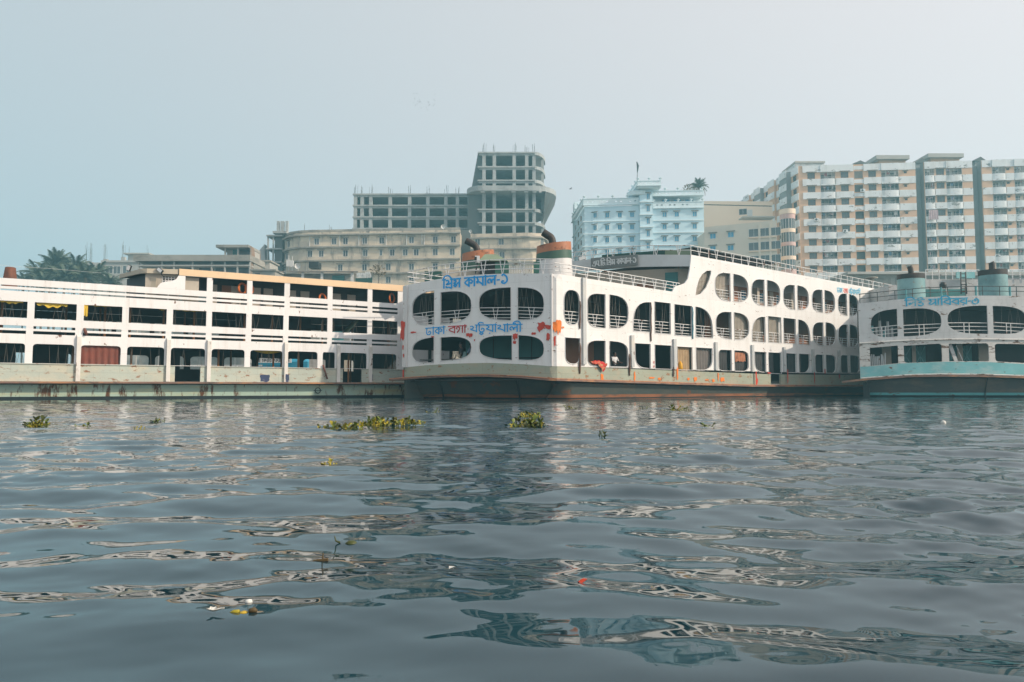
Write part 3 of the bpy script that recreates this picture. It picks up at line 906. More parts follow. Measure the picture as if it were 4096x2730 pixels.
tag(drape(W, ux(336, 1230), ux(352, 1240), z_b2(ux(340, 1240)) + .25, z_t2(ux(340, 1240)) + .02, MATS['tarp_yellow'], None, -.04, 2, .05, 'hanging_tarpaulin'), 'bunched yellow tarpaulin hanging in an upper opening of the left ferry', 'tarpaulin')
tag(drape(W, ux(324, 1430), ux(481, 1440), z_b1(ux(400, 1440)) - .05, z_t1(ux(400, 1440)) + .02, MATS['tarp_rust'], None, -.16, 6, .06, 'tarpaulin_screen'), 'rust brown tarpaulin filling a lower opening of the left ferry', 'tarpaulin')
u0 = ux(1085, 1415); rows = [[W.pt(u0 - .9 + .12 * i, z_t1(u0) - .02 - .10 * math.sin(math.pi * i / 14) * j / 2, -.2 - .1 * j) for i in range(15)] for j in range(4)]
mb = MB(); mb.grid(rows); mb.build('awning', MATS['tarp_yellow'], fl, True)
# rolled red cloth hanging out of the slots, red pole against the green band, blue daubs
u, z = W.hit(340, 1330)
mb = MB(); mb.tube([W.pt(u - .03, z + .2, .03), W.pt(u, z + .05, .10), W.pt(u + .06, z - .14, .12)], [.05, .085, .06], 8)
tag(mb.build('rolled_mat', MATS['tarp_rust'], None, True), 'rolled reddish mat stuck through the slots of the left ferry', 'mat')
u, z = W.hit(1297, 1490)
mb = MB(); mb.tube([W.pt(u - .12, z + .45, .10), W.pt(u + .15, z - .42, .16)], [.05, .05], 8)
tag(mb.build('painted_pole', MATS['tarp_rust'], None, True), 'short red and white pole leaning on the green band of the left ferry', 'pole')
for x, y, w, h, s in ((1059, 1514, .55, .42, 1), (1484, 1510, .26, .45, 3)):
    u, z = W.hit(x, y); blob(W, u, z, w, h, MATS['navy_paint'], fl, .022, 16, s, rough=.12)
u, z = W.hit(1146, 1514); blob(W, u, z, .22, .5, MATS['navy_paint'], fl, .176, 16, 4, rough=.1)
# lifebuoys behind the sun deck openings
for x, y, lab in ((980, 1150, 'orange lifebuoy in the second sun deck opening of the left ferry'), (1008, 1152, 'orange lifebuoy half hidden by a white post of the left ferry'), (1303, 1192, 'orange lifebuoy low in the fourth sun deck opening of the left ferry'), (1583, 1190, 'dark orange lifebuoy at the last sun deck opening of the left ferry')):
    u, z = W.hit(x, y); lifebuoy(W.pt(u, z, -.6), Vector((.9, -.4, 0)), .30, lab)
# wheelhouse on the open sun deck
wh = [(492, 1100), (560, 1090), (640, 1080), (718, 1080)]
o_ = -1.4
WH = Wall([tuple(W.pt(W.U(488, 1100) + .2, 0, -3.4).xy), tuple(W.pt(W.U(575, 1100), 0, -.55).xy), tuple(W.pt(uP0 - .05, 0, -.05).xy)])
zr0 = WH.Z(575, 1092); zr1 = WH.Z(575, 1072)
panel('wheelhouse_fascia', WH, [(0, zr0 - .02), (WH.len, zr0), (WH.len, zr1), (0, zr1 - .08)], [], .1, MATS['cream_panel'], fl, step=.5)
uM = WH.c[1]
zdk = d3(W.U(600, 1150))
panel('wheelhouse_wall', WH, [(uM, zdk), (WH.len, zdk), (WH.len, zr0), (uM, zr0)], [rr(uM + .9, uM + 1.6, zr0 - .95, zr0 - .12)], .08, MATS['beige_wall'], fl, off=-.25)
panel('wheelhouse_front', WH, [(0.2, zdk), (uM - .1, zdk), (uM - .1, zr0 - .02), (0.2, zr0 - .04)], [], .08, MATS['steel_dark'], fl, off=-.35)
louvre(WH, uM + .92, uM + 1.58, zr0 - .92, zr0 - .14, MATS['rail_white'], fl, -.27, .12, 'window_grille')
mb = MB(); WH.box(mb, uM + .15, uM + .62, zdk + .02, zr0 - .2, -.245, -.22); mb.build('wheelhouse_door', MATS['cream_panel'], fl)
slab('wheelhouse_roof', [tuple(WH.pt(0.1, 0, -.12).xy), tuple(WH.pt(uM, 0, -.14).xy), tuple(WH.pt(WH.len, 0, -.12).xy), tuple(WH.pt(WH.len, 0, -3).xy), tuple(WH.pt(0, 0, -1.5).xy)], zr0 + .03, zr0 + .09, MATS['ceiling'], fl)
for x, y, tilt, lab in ((516, 1073, .3, 'black floodlight aimed upward on the wheelhouse roof of the left ferry'), (640, 1082, -.9, 'black floodlight tipped over on the wheelhouse roof of the left ferry')):
    c = at(x, y, WH.pt(WH.U(x, y), 0).y - .1)
    r_ = empty('floodlight', c, lab, 'floodlight', 'floodlights on the wheelhouse roof')
    mb = MB(); ax = Vector((math.cos(tilt), 0, -math.sin(tilt))); az = Vector((math.sin(tilt), 0, math.cos(tilt)))
    mb.obox(c, ax * .10, Vector((0, .07, 0)), az * .17); mb.build('lamp_body', MATS['steel_dark'], r_)
    mb = MB(); mb.obox(c - Vector((0, .075, 0)), ax * .085, Vector((0, .008, 0)), az * .14); mb.build('lens', MATS['shade_white'], r_)
    mb = MB(); mb.tube([c + az * -.1, c + Vector((.08, 0, -.2)), c + Vector((.14, 0, -.3))], .03, 5); mb.build('bracket', MATS['steel_dark'], r_)
# rusty stovepipe on the sun deck
c = at(40, 1111, DL0 + 5)
mb = MB(); mb.lathe((c.x, c.y, c.z - .6), [(.40, 0), (.34, .5), (.26, 1.16), (.22, 1.18)], 14); tag(mb.build('stovepipe', MATS['stove_rust'], None, True), 'rusty tapered stovepipe on the sun deck of the left ferry', 'chimney')
# ================================================================== MIDDLE FERRY: curved bow, rounded openings
S_, E_ = Vector(dpt(2226, 40.2)), Vector(dpt(3500, 63.6))
P_ = Vector(dpt(1612, 44.8))
ch = (S_ - P_); nb = Vector((ch.y, -ch.x)).normalized()
bow = []
for i in range(25):
    t = i / 24
    bow.append(P_ + ch * t + nb * (.32 * (1 - (2 * t - 1) ** 2)))
dM = (E_ - S_).normalized()
# a small radius where bow meets side
q0, q1 = bow[-1], S_ + dM * .35
c_in = S_ + (bow[-2] - S_).normalized() * .25
cor = [c_in.lerp(S_, t).lerp(S_.lerp(q1, t), t) for t in (0, .25, .5, .75, 1)]
WM = Wall([tuple(p) for p in bow[:-1]] + [tuple(p) for p in cor] + [tuple(S_ + dM * t) for t in (8, 20)] + [tuple(E_ + dM * 8)])
W = WM
US = W.c[len(bow)]           # u at the corner
UE = W.len
fm = empty('passenger_ferry', (S_.x, S_.y, 0), 'white ferry in the middle with curved bow, oval openings and blue painted name', 'ferry', 'ferries moored side by side')
BEAMM = 9.6
zg = W.line([(1614, 1471), (1700, 1462), (1800, 1456), (1950, 1452), (2100, 1458), (2200, 1466), (2240, 1466), (3000, 1497), (3440, 1501)])
zrub = W.line([(1614, 1515), (1700, 1509), (1800, 1504), (1950, 1502), (2100, 1508), (2200, 1517), (2240, 1519), (3000, 1543), (3440, 1544)])
ztop = W.line([(1626, 1141.5), (1693, 1128.6), (1760, 1116), (1837, 1105.6), (1932, 1098.5), (2028, 1095), (2124, 1094.6), (2215, 1096), (2240, 1098), (2692, 1168)])
zroof = W.line([(2765, 1020), (3500, 1156)])
C4 = lambda x, y: (2200 + x / 2.0913, 900 + y / 2.0913)
C3 = lambda x, y: (1550 + x / 2.0913, 900 + y / 2.0913)
C5 = lambda x, y: (2800 + x / 2.24, 950 + y / 2.24)
A_ = (.86, .46); Qa = (1.0, .78); O_ = (.5, .38); b_ = (.72, .55); s_ = (.28, .26)
NO = (0, 0)
KIND = {'L': (A_, NO, NO, A_), 'R': (NO, A_, A_, NO), 'O': (O_, O_, O_, O_), 'QL': (Qa, NO, NO, NO), 'QR': (NO, Qa, NO, NO), 'U': (NO, NO, (.5, .36), (.5, .36)),
        'bL': (NO, NO, NO, b_), 'bR': (NO, NO, b_, NO), 'X': (NO, NO, NO, NO), 'l': (s_, NO, NO, s_), 'r': (NO, (.5, .3), (.5, .3), NO), 'rt': (NO, (.8, .4), (.12, .1), NO), 'll': ((.7, .3), NO, NO, (.6, .3))}
side = [  # deck, kind, crop, x0, x1, y0, y1
 (3, 'L', 4, 1380, 1508, 395, 635), (3, 'R', 4, 1535, 1658, 418, 652),
 (3, 'L', 5, 462, 577, 370, 612), (3, 'R', 5, 602, 717, 390, 625), (3, 'L', 5, 746, 848, 420, 645), (3, 'R', 5, 873, 973, 437, 656),
 (3, 'L', 5, 1003, 1097, 463, 673), (3, 'R', 5, 1117, 1208, 478, 685), (3, 'L', 5, 1236, 1316, 500, 700), (3, 'R', 5, 1338, 1418, 515, 707),
 (2, 'O', 4, 117, 248, 543, 837), (2, 'll', 4, 313, 463, 572, 860), (2, 'R', 4, 498, 655, 590, 872),
 (2, 'QL', 4, 695, 842, 638, 895), (2, 'X', 4, 875, 1008, 647, 912), (2, 'X', 4, 1042, 1187, 670, 930), (2, 'QR', 4, 1218, 1360, 690, 945),
 (2, 'L', 4, 1387, 1517, 722, 955), (2, 'R', 4, 1540, 1665, 737, 965),
 (2, 'QL', 5, 465, 584, 705, 938), (2, 'X', 5, 611, 727, 710, 945), (2, 'X', 5, 749, 857, 725, 952), (2, 'QR', 5, 881, 986, 740, 962),
 (2, 'L', 5, 1009, 1105, 757, 968), (2, 'R', 5, 1127, 1217, 765, 973), (2, 'L', 5, 1239, 1324, 778, 980), (2, 'R', 5, 1342, 1420, 785, 982),
 (1, 'U', 4, 127, 252, 945, 1165), (1, 'll', 4, 313, 463, 965, 1185), (1, 'rt', 4, 498, 652, 975, 1190),
 (1, 'bL', 4, 712, 840, 993, 1200), (1, 'X', 4, 877, 1015, 1005, 1208), (1, 'X', 4, 1065, 1190, 1020, 1215), (1, 'bR', 4, 1222, 1358, 1028, 1217),
 (1, 'l', 4, 1410, 1518, 1045, 1222), (1, 'r', 4, 1543, 1660, 1052, 1226),
 (1, 'bL', 5, 490, 590, 1026, 1208), (1, 'X', 5, 614, 727, 1032, 1222), (1, 'X', 5, 773, 862, 1040, 1212), (1, 'bR', 5, 886, 984, 1044, 1215),
 (1, 'l', 5, 1030, 1108, 1050, 1213), (1, 'r', 5, 1128, 1218, 1054, 1217), (1, 'l', 5, 1260, 1330, 1055, 1215), (1, 'r', 5, 1345, 1430, 1058, 1215)]
front = [(2, 'L', 205, 392, 560, 848), (2, 'R', 443, 703, 543, 828), (2, 'L', 763, 1033, 520, 803), (2, 'R', 1088, 1310, 518, 805),
         (1, 'L', 205, 390, 945, 1165), (1, 'R', 443, 703, 925, 1140), (1, 'L', 765, 1043, 918, 1133), (1, 'R', 1093, 1310, 920, 1143)]
openings = []   # (deck, u0, u1, z0, z1, front?, polygon)
for dk, kd, cr, x0, x1, y0, y1 in side:
    C = C4 if cr == 4 else C5
    ym = (y0 + y1) / 2
    ua, ub = W.U(*C(x0, ym)), W.U(*C(x1, ym))
    zt, zb = W.Z(*C(x0 * .6 + x1 * .4, y0)), W.Z(*C(x0 * .3 + x1 * .7, y1))
    tl, tr, br, bl = KIND[kd]
    openings.append([dk, ua, ub, zb, zt, False, rr(ua, ub, zb, zt, tl, tr, br, bl, 8)])
for dk, kd, x0, x1, y0, y1 in front:
    ym = (y0 + y1) / 2
    ua, ub = W.U(*C3(x0, ym)), W.U(*C3(x1, ym)); xm = (x0 + x1) / 2
    # the bow rises amidships: carry the slope of the deck edge into the opening
    zt, zb = W.Z(*C3(xm, y0 + 6)), W.Z(*C3(xm, y1 - 6))
    tl, tr, br, bl = KIND[kd]
    um = (ua + ub) / 2
    q = [(u, z + ((ztop(u) - ztop(um)) if z > (zt + zb) / 2 else (zg(u) - zg(um)))) for u, z in rr(ua, ub, zb, zt, tl, tr, br, bl, 8)]
    openings.append([dk, ua, ub, zb, zt, True, q])
lens = [W.hit(*C4(x, y)) for x, y in ((1350, 383), (1310, 386), (1272, 415), (1245, 462), (1226, 530), (1218, 592), (1262, 577), (1305, 528), (1334, 460), (1347, 410))]
# door in the green band (deck 1)
dA, dB = W.U(*C5(634, 1260)), W.U(*C5(720, 1260))
sw = [W.hit(*C4(x, y)) for x, y in ((1026, 560), (1036, 532), (1058, 512), (1095, 502), (1130, 488), (1155, 452), (1170, 380), (1178, 300), (1181, 252))]
UF = UE - 1.0
nn_ = 60
up_side = [u for u in np.linspace(0.02, sw[0][0] - .02, 40)]
outer = [(u, zg(u)) for u in np.linspace(0.02, US + .5, 30)] + [(UF, zg(UF))] + [(UF, zroof(UF)), (sw[-1][0] + .02, zroof(sw[-1][0] + .02))] + list(reversed(sw)) + [(u, ztop(u)) for u in reversed(up_side)]
panel('side_wall', W, outer, [o[6] for o in openings] + [lens], .09, MATS['bow_white'], fm, step=.45)
# rims round the openings
for o in openings:
    q = o[6]; mb = MB(); pts = [W.pt(u, z, .012) for u, z in q]; mb.tube(pts + [pts[0]], .026, 4, False); mb.build('opening_rim', MATS['white'], fm)
for a, b in ((0.02, dA), (dB, UF)):
    us_ = [a] + [u for u in np.linspace(0.5, US + .6, 24) if a < u < b] + [b]
    panel('bulwark', W, [(u, zrub(u)) for u in us_] + [(u, zg(u) - .004) for u in reversed(us_)], [], .11, MATS['olive_band'], fm, step=.6, off=.012)
# rub rail and hull
us_ = list(np.linspace(-.9, US + 1, 40)) + list(np.linspace(US + 1.5, UF, 50))
rows = [[W.pt(u, zrub(u) + dz, of) for u in us_] for dz, of in ((.012, -.15), (.012, .26), (-.085, .28), (-.10, -.05))]
mb = MB(); mb.grid(rows); mb.build('rub_rail', MATS['rub_rail'], fm)
mb = MB(); mb.tube([W.pt(u, zrub(u) + .03, .24) for u in us_], .03, 5); mb.build('rail_edge', MATS['funnel_orange'], fm)
fb = lambda u: max(0.0, min(1.0, (US + 1.2 - u) / 1.2))        # 1 on the bow, 0 along the side
ed = lambda u: max(0.0, 1 - max(0.0, min(u + .3, 1.1)) / 1.1)
rg_ = lambda u: max(0.0, 1 - abs(u - US) / 1.4)
lv = [(lambda u: zrub(u) - .10, lambda u: .0), (lambda u: zrub(u) - .17, lambda u: -.30 * fb(u) - .10), (.24, lambda u: -.62 * fb(u) - .22 - .5 * rg_(u)), (.06, lambda u: -.74 * fb(u) - .27 - .7 * rg_(u)), (-.9, lambda u: -1.3 * fb(u) - .5 - .9 * rg_(u))]
hull('hull', W, lv, [('hull_knuckle', MATS['hull_black']), ('hull', MATS['main_hull']), ('boot_stripe', MATS['boot_rust']), ('hull_bottom', MATS['hull_black'])], fm, (0.0, UF), .3)
for x in (1740, 2055): 
    u = W.U(x, 1560); mb = MB(); mb.tube([W.pt(u, zrub(u) - .2, -.38), W.pt(u + .02, .3, -.76), W.pt(u, -.1, -.9)], [.05, .06, .04], 6); mb.build('mooring_chain', MATS['steel_dark'], fm)
# port side
PP = W.pt(0.02, 0); dP = Vector((dM.x, dM.y))
WP = Wall([(PP.x, PP.y), tuple(Vector((PP.x, PP.y)) + dP * 33)], flip=True)
hp = []
for k in range(10):
    for zz0, zz1 in ((2.05, 2.95), (4.0, 5.05)):
        hp.append(rr(.35 + k * 3.2, 1.75 + k * 3.2, zz0, zz1)); hp.append(rr(1.95 + k * 3.2, 3.35 + k * 3.2, zz0, zz1))
panel('port_wall', WP, [(0, 1.1), (33, 1.1), (33, 6.5), (0, 6.5)], hp, .09, MATS['steel_dark'], fm)  # only its inside shows: the interior shade is put into the dark colour
mb = MB(); WP.box(mb, 0, 33, -.9, 1.09, -.4, -.1); mb.build('port_hull', MATS['main_hull'], fm)
# decks
def outline(o, u0=0.05, u1=None, n=46):
    u1 = u1 or UF
    q = [tuple(W.pt(u, 0, o).xy) for u in list(np.linspace(u0, US + .5, 26)) + [u1]]
    e = W.pt(u1, 0, 0) + Vector((-dM.y, dM.x, 0)) * (BEAMM + 1.5)
    pb = Vector((PP.x, PP.y)) + dP * .1 - Vector((-dM.y, dM.x)) * .12
    return q + [tuple(e.xy)] + [tuple((pb + dP * 30).xy), tuple(pb)] if False else q + [tuple((pb + dP * 32)), tuple(pb)]
ol = outline(-.10)
slab('main_deck', ol, 1.02, 1.10, MATS['deck'], fm)
slab('upper_deck', ol, 3.72, 3.82, MATS['ceiling'], fm)
slab('sun_deck', ol, 6.16, 6.26, MATS['ceiling'], fm)
# inside: side cabins and cross walls
def inner(name, u0, u1, z0, z1, o, m_, th=.1):
    mb = MB(); W.box(mb, u0, u1, z0, z1, o - th, o); return mb.build(name, m_, fm)
u14 = W.U(*C4(1380, 850)); u10 = W.U(*C4(690, 1100))
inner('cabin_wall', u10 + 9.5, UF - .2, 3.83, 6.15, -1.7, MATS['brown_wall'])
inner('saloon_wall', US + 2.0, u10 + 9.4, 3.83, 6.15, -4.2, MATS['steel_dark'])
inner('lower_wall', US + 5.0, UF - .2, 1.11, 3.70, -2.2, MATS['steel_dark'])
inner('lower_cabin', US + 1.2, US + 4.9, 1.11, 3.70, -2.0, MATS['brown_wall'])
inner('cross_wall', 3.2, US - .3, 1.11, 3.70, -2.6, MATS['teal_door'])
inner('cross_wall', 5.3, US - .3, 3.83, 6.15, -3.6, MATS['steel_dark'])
for u in (3.9, 5.0, 6.4, 7.7):
    mb = MB(); W.box(mb, u - .02, u + .02, 1.12, 3.6, -2.6, -2.55); mb.build('wall_rib', MATS['steel_dark'], fm)
inner('wall_rib', 3.3, US - .4, 2.35, 2.41, -2.53, MATS['steel_dark'], .05)
# upper cabins
u3 = sw[-1][0] + .25
inner('upper_cabin_wall', u3 + .5, UF - .2, 6.27, 8.9, -1.6, MATS['brown_wall'])
inner('cabin_header', u3 + .5, UF - .2, 8.05, 8.9, -1.585, MATS['shade_white'], .01)
k = 0
u = u3 + 2.0
while u < UF - 1.5:
    mb = MB(); W.box(mb, u, u + .55, 6.28, 8.0, -1.59, -1.56); mb.build('cabin_door', MATS['beige_wall'] if k % 3 == 1 else MATS['funnel_orange'], fm)
    for zz, hh, w_ in ((7.05, .75, .62),):
        mb = MB(); W.box(mb, u + .95, u + .95 + w_, zz, zz + hh, -1.59, -1.565); o = mb.build('cabin_window', MATS['rail_white'], fm)
        for s in (0, 1):
            mb = MB(); W.box(mb, u + .99 + s * .29, u + 1.24 + s * .29, zz + .04, zz + hh - .04, -1.564, -1.555); mb.build('pane', MATS['glass_blue'], o)
    if k % 2: mb = MB(); W.box(mb, u - .35, u - .05, 6.28, 8.0, -1.59, -.9); mb.build('cabin_bulkhead', MATS['beige_wall'], fm)
    u += 2.35; k += 1
tp = outline(-.10, u3)
pb = Vector((PP.x, PP.y))
A0, A1 = Vector(W.pt(u3, 0, -.12).xy), Vector(W.pt(UF, 0, -.12).xy)
inw = Vector((-dM.y, dM.x)) * 9.3
zr_ = zroof(u3) - .28
slab('roof', [tuple(A0), tuple(A1), tuple(A1 + inw), tuple(A0 + inw * .75 - dM * 1.2)], zr_ - .09, zr_, MATS['ceiling'], fm)
# railings inside the openings
for i, (dk, ua, ub, zb, zt, fr, q) in enumerate(openings):
    if dk >= 2:
        h = (zt - zb) * (.40 if not fr else .42)
        railing(W, ua - .05, ub + .05, zb - .04, h, 4, MATS['rail_white'], fm, -.13, .020, vstep=max(.6, (ub - ua)), zf=(lambda u, z=zb: z - .04) if not fr else (lambda u, z=zb, m_=(ua + ub) / 2: z - .04 + zg(u) - zg(m_)))
    if dk == 2 and (fr or ub < u14): cords(W, ua, ub, zb + (zt - zb) * .35, zt, 5, fm, -.25, 300 + i)
cords(W, 3.4, 5.0, 4.9, 6.0, 4, fm, -.5, 7)
# grilles
def near(dk, cx, C): 
    u = W.U(*C); return min((o for o in openings if o[0] == dk and not o[5]), key=lambda o: abs((o[1] + o[2]) / 2 - u))
for dk, c in ((3, C4(1444, 515)), (2, C5(373, 800)), (2, C5(525, 822)), (2, C5(669, 828))):
    o = near(dk, 0, c)
    louvre(W, o[1] - .05 if dk == 3 else o[1] + .03, o[2] + .05, o[3] - .1, o[4] + .05, MATS['beige_wall'], fm, -.3, .085)
u0, u1 = min(a for a, b in lens) - .1, max(a for a, b in lens) + .1
louvre(W, u0, u1, 6.3, max(b for a, b in lens) + .1, MATS['beige_wall'], fm, -.3, .085)
o = near(2, 0, C5(330, 800)); inner('cabin_panel', o[1] + .02, o[1] + .35, 3.85, 6.1, -.35, MATS['shade_white'])
o = near(2, 0, C5(803, 838)); inner('cabin_panel', o[1] - .02, o[1] + .72, 3.85, 6.1, -.4, MATS['shade_white'])
# curtains on the lower deck
for c, m_, a, b in ((C4(1127, 1118), 'curtain_tan', .0, 1), (C4(1290, 1122), 'curtain_grey', 0, 1), (C5(224, 1100), 'curtain_dark', 0, .8), (C5(540, 1117), 'curtain_dark', 0, 1), (C5(670, 1127), 'curtain_dark', 0, .55),
                    (C5(817, 1126), 'curtain_dark', .45, 1), (C5(935, 1130), 'curtain_grey', 0, .35), (C5(1069, 1130), 'curtain_dark', 0, .9), (C5(1173, 1135), 'curtain_dark', 0, 1), (C5(1295, 1135), 'curtain_dark', 0, 1), (C5(1387, 1136), 'curtain_dark', 0, 1)):
    o = near(1, 0, c); w = o[2] - o[1]
    drape(W, o[1] - .04 + a * w, o[1] + .04 + b * w, o[3] - .05, o[4] + .03, MATS[m_], fm, -.2, 6)
o = near(1, 0, C5(372, 1108)); drape(W, o[1], o[2], o[3] - .05, o[4], MATS['curtain_dark'], fm, -.24, 7)
w = o[2] - o[1]
tag(drape(W, o[1] + .15 * w, o[2] - .12 * w, o[4] - .75, o[4] - .12, MATS['funnel_orange'], None, -.14, 5, .05, 'hanging_cloth'), 'orange cloth hung over dark curtain in a lower round opening', 'cloth')
# fender strips
for (x, y0, y1, C) in ((279, 445, 1168, C4), (682, 925, 1190, C4), (1036, 957, 1205, C4), (1383, 982, 1217, C4), (464, 965, 1205, C5), (748, 985, 1205, C5), (1007, 1005, 1208, C5), (1241, 1015, 1210, C5)):
    u = W.U(*C(x, (y0 + y1) / 2)); z0, z1 = W.Z(*C(x, y1)), W.Z(*C(x, y0))
    mb = MB(); W.box(mb, u - .12, u + .12, z0, z1, .012, .13); mb.build('fender_strip', MATS['fender'], fm)
# corner post and edge post of the bow
for u in (US - .12,):
    mb = MB(); mb.tube([W.pt(u, zg(u), .03), W.pt(u, ztop(u), .03)], .055, 6); mb.build('corner_post', MATS['white'], fm)
mb = MB(); W.box(mb, .02, .34, zg(.1), ztop(.1) - .05, .01, .12); mb.build('corner_post', MATS['bow_white'], fm)
# painted name and route
z_n = W.line([(1780, 1154), (1900, 1145), (2020, 1136)])
lettering(W, [['i', 'pra', 'nsa'], [' '], ['ka', 'aa', 'ma', 'aa', 'la'], ['dash', 'one']], W.U(1770, 1130), W.U(2033, 1120), z_n, .50, MATS['blue_letter'], fm, .012, .20)
z_r = W.line([(1707, 1341), (1800, 1334), (1900, 1329), (2090, 1327)])
lettering(W, [['dha', 'aa', 'ka', 'aa'], ['mid'], ['ba', 'ga', 'aa'], ['mid'], ['pa', 'tta', 'u', 'ya', 'aa', 'kha', 'aa', 'la', 'ii']], W.U(1703, 1320), W.U(2090, 1310), z_r, .40, [MATS['blue_letter'], MATS['blue_letter'], MATS['red_letter'], MATS['red_letter'], MATS['blue_letter']], fm, .012, .17)
za = W.line([(3348, 1170), (3440, 1180)])
lettering(W, [['dha', 'aa', 'ka', 'aa'], [' '], ['ba', 'ga', 'aa'], [' '], ['pa', 'tta', 'u', 'ya', 'aa', 'kha', 'aa', 'la', 'ii']], W.U(3348, 1165), W.U(3440, 1170), za, .36, [MATS['side_blue'], None, MATS['side_red'], None, MATS['side_blue']], fm, .012, .16)
# daubs of red lead and orange paint
for x, y, w_, h_, m_, s, dr in ((C3(140, 875) + (.34, 1.0, 'red_paint', 1, .2)), (C3(218, 900) + (.42, .10, 'red_paint', 2, 0)), (C3(1290, 845) + (.42, .42, 'red_paint', 3, .2)), (C3(1350, 855) + (.42, .22, 'red_paint', 4, 0)),
                                (C3(1420, 845) + (.48, .55, 'orange_paint', 5, .3)), (C3(685, 920) + (.40, .18, 'red_paint', 6, .3)), (C3(1070, 930) + (.34, .28, 'red_paint', 7, .4)), (C3(1065, 985) + (.2, .18, 'red_paint', 8, 0)), (C3(1225, 910) + (.28, .13, 'red_paint', 9, 0)),
                                (C3(1345, 930) + (.2, .28, 'red_paint', 10, .5)), (C3(1398, 965) + (.10, .45, 'red_paint', 11, .3)), (C3(380, 937) + (.22, .08, 'red_paint', 12, 0)), (C3(730, 965) + (.07, .12, 'red_paint', 13, 0)), (C3(143, 1027) + (.10, .26, 'red_paint', 14, 0)), (C3(148, 1095) + (.1, .22, 'red_paint', 15, 0)),
                                (C3(135, 1240) + (.13, .40, 'red_paint', 16, .2)), (C3(1465, 858) + (.16, .09, 'orange_paint', 17, 0)),
                                (C4(432, 1275) + (.22, .36, 'orange_paint', 21, .1)), (C4(705, 1265) + (.12, .55, 'orange_paint', 22, .1)), (C4(845, 1280) + (.5, .10, 'orange_paint', 23, .2)), (C4(910, 1287) + (.24, .12, 'orange_paint', 24, .2)), (C4(1062, 1240) + (.16, .75, 'orange_paint', 25, .1)),
                                (C4(1155, 1288) + (.26, .12, 'orange_paint', 26, .2)), (C4(1212, 1290) + (.30, .26, 'orange_paint', 27, .2)), (C4(1310, 1297) + (.4, .09, 'orange_paint', 28, .2)), (C4(1363, 1303) + (.24, .2, 'orange_paint', 29, 0)), (C4(1404, 1270) + (.12, .55, 'orange_paint', 30, 0)), (C4(1440, 1292) + (.45, .26, 'orange_paint', 31, .3)),
                                (C4(866, 1150) + (.07, .16, 'red_paint', 32, 0)), (C4(866, 1185) + (.07, .12, 'red_paint', 33, 0)),
                                (C5(487, 1265) + (.16, .85, 'red_paint', 34, .1)), (C5(507, 1290) + (.2, .4, 'red_paint', 35, 0)), (C5(770, 1250) + (.13, .95, 'red_paint', 36, .1)), (C5(1022, 1245) + (.14, .95, 'red_paint', 37, .1)), (C5(1115, 1200) + (.2, .4, 'red_paint', 38, .1)), (C5(616, 1216) + (.5, .08, 'red_paint', 39, 0)), (C5(1245, 1245) + (.3, .3, 'red_paint', 40, .2))):
    u, z = W.hit(x, y); blob(W, u, z, w_, h_, MATS[m_], fm, (.14 if s in (34, 36) else .14 if u < .36 and s in (1, 14, 15, 2) else .032) + .0003 * s, 18, s, drip=dr)
# things hanging out of the openings
u, z = W.hit(*C4(400, 1172))
rows = []
for j in range(9):
    t = j / 8
    rows.append([W.pt(u - .60 + 1.15 * i / 14 + .10 * t, z + .16 + .09 * math.sin(math.pi * i / 14) * (1 - t) - t * (.12 + .42 * math.exp(-((i - 9.5) / 3.0) ** 2)) + .022 * math.sin(i * 1.6 + j), -.04 + .20 * math.sin(math.pi * .6 * t) + .035 * math.sin(i * 1.5 + 1.2 * j)) for i in range(15)])
mb = MB(); mb.grid(rows); tag(mb.build('blanket', MATS['red_cloth'], None, True), 'red patterned blanket draped over the sill of a lower opening', 'blanket')
for (x, y0, y1, C, m_, lab, w_) in ((245, 640, 870, C4, 'brown_cloth', 'brown cloth strip tied beside the first oval opening of the middle ferry', .11), (245, 990, 1245, C4, 'brown_cloth', 'brown cloth strip hanging down over the green band near the bow corner', .13), (839, 650, 975, C4, 'brown_cloth', 'long brown cloth strip hanging between the arched openings of the upper deck', .10),
                                    (660, 1080, 1262, C4, 'brown_cloth', 'brown rag hanging over the green band right of the man in white', .12), (1027, 1190, 1270, C4, 'brown_cloth', 'short brown rag hanging over the green band left of the tan curtain', .12), (1188, 690, 955, C4, 'blue_cloth', 'pale blue cloth strip hanging beside an arched opening of the upper deck', .10)):
    u = W.U(*C(x, (y0 + y1) / 2)); z0, z1 = W.Z(*C(x, y1)), W.Z(*C(x, y0))
    mb = MB(); mb.tube([W.pt(u + .02 * math.sin(k_), z1 + (z0 - z1) * k_ / 6, .06 + .02 * math.sin(2 * k_)) for k_ in range(7)], [.03] + [w_ * .42] * 3 + [w_ * .5] * 2 + [.04], 7)
    tag(mb.build('hanging_cloth', MATS[m_], None, True), lab, 'cloth')
o = near(1, 0, C4(1127, 1118))
c = W.pt(o[1] + (o[2] - o[1]) * .28, o[3] + .02, -.10)
mb = MB(); mb.lathe(c, [(.0, 0), (.13, .005), (.15, .06), (.14, .36), (.09, .45), (.05, .48), (.05, .54), (0, .545)], 12)
tag(mb.build('jerrycan', MATS['jerry_yellow'], None, True), 'yellow jerrycan on the sill before the tan curtain', 'jerrycan')
# green canvas sagging inside the bow, upper deck
uA, uB = W.U(*C3(790, 600)), W.U(*C3(930, 600))
rows = [[W.pt(uA + (uB - uA) * i / 12, W.Z(*C3(860, 560)) + .22 - .3 * j / 4 * (1.3 - i / 12) - .04 * math.sin(i * 1.2), -.4 - .12 * j) for i in range(13)] for j in range(5)]
mb = MB(); mb.grid(rows); mb.build('canvas', MATS['tarp_green'], fm, True)
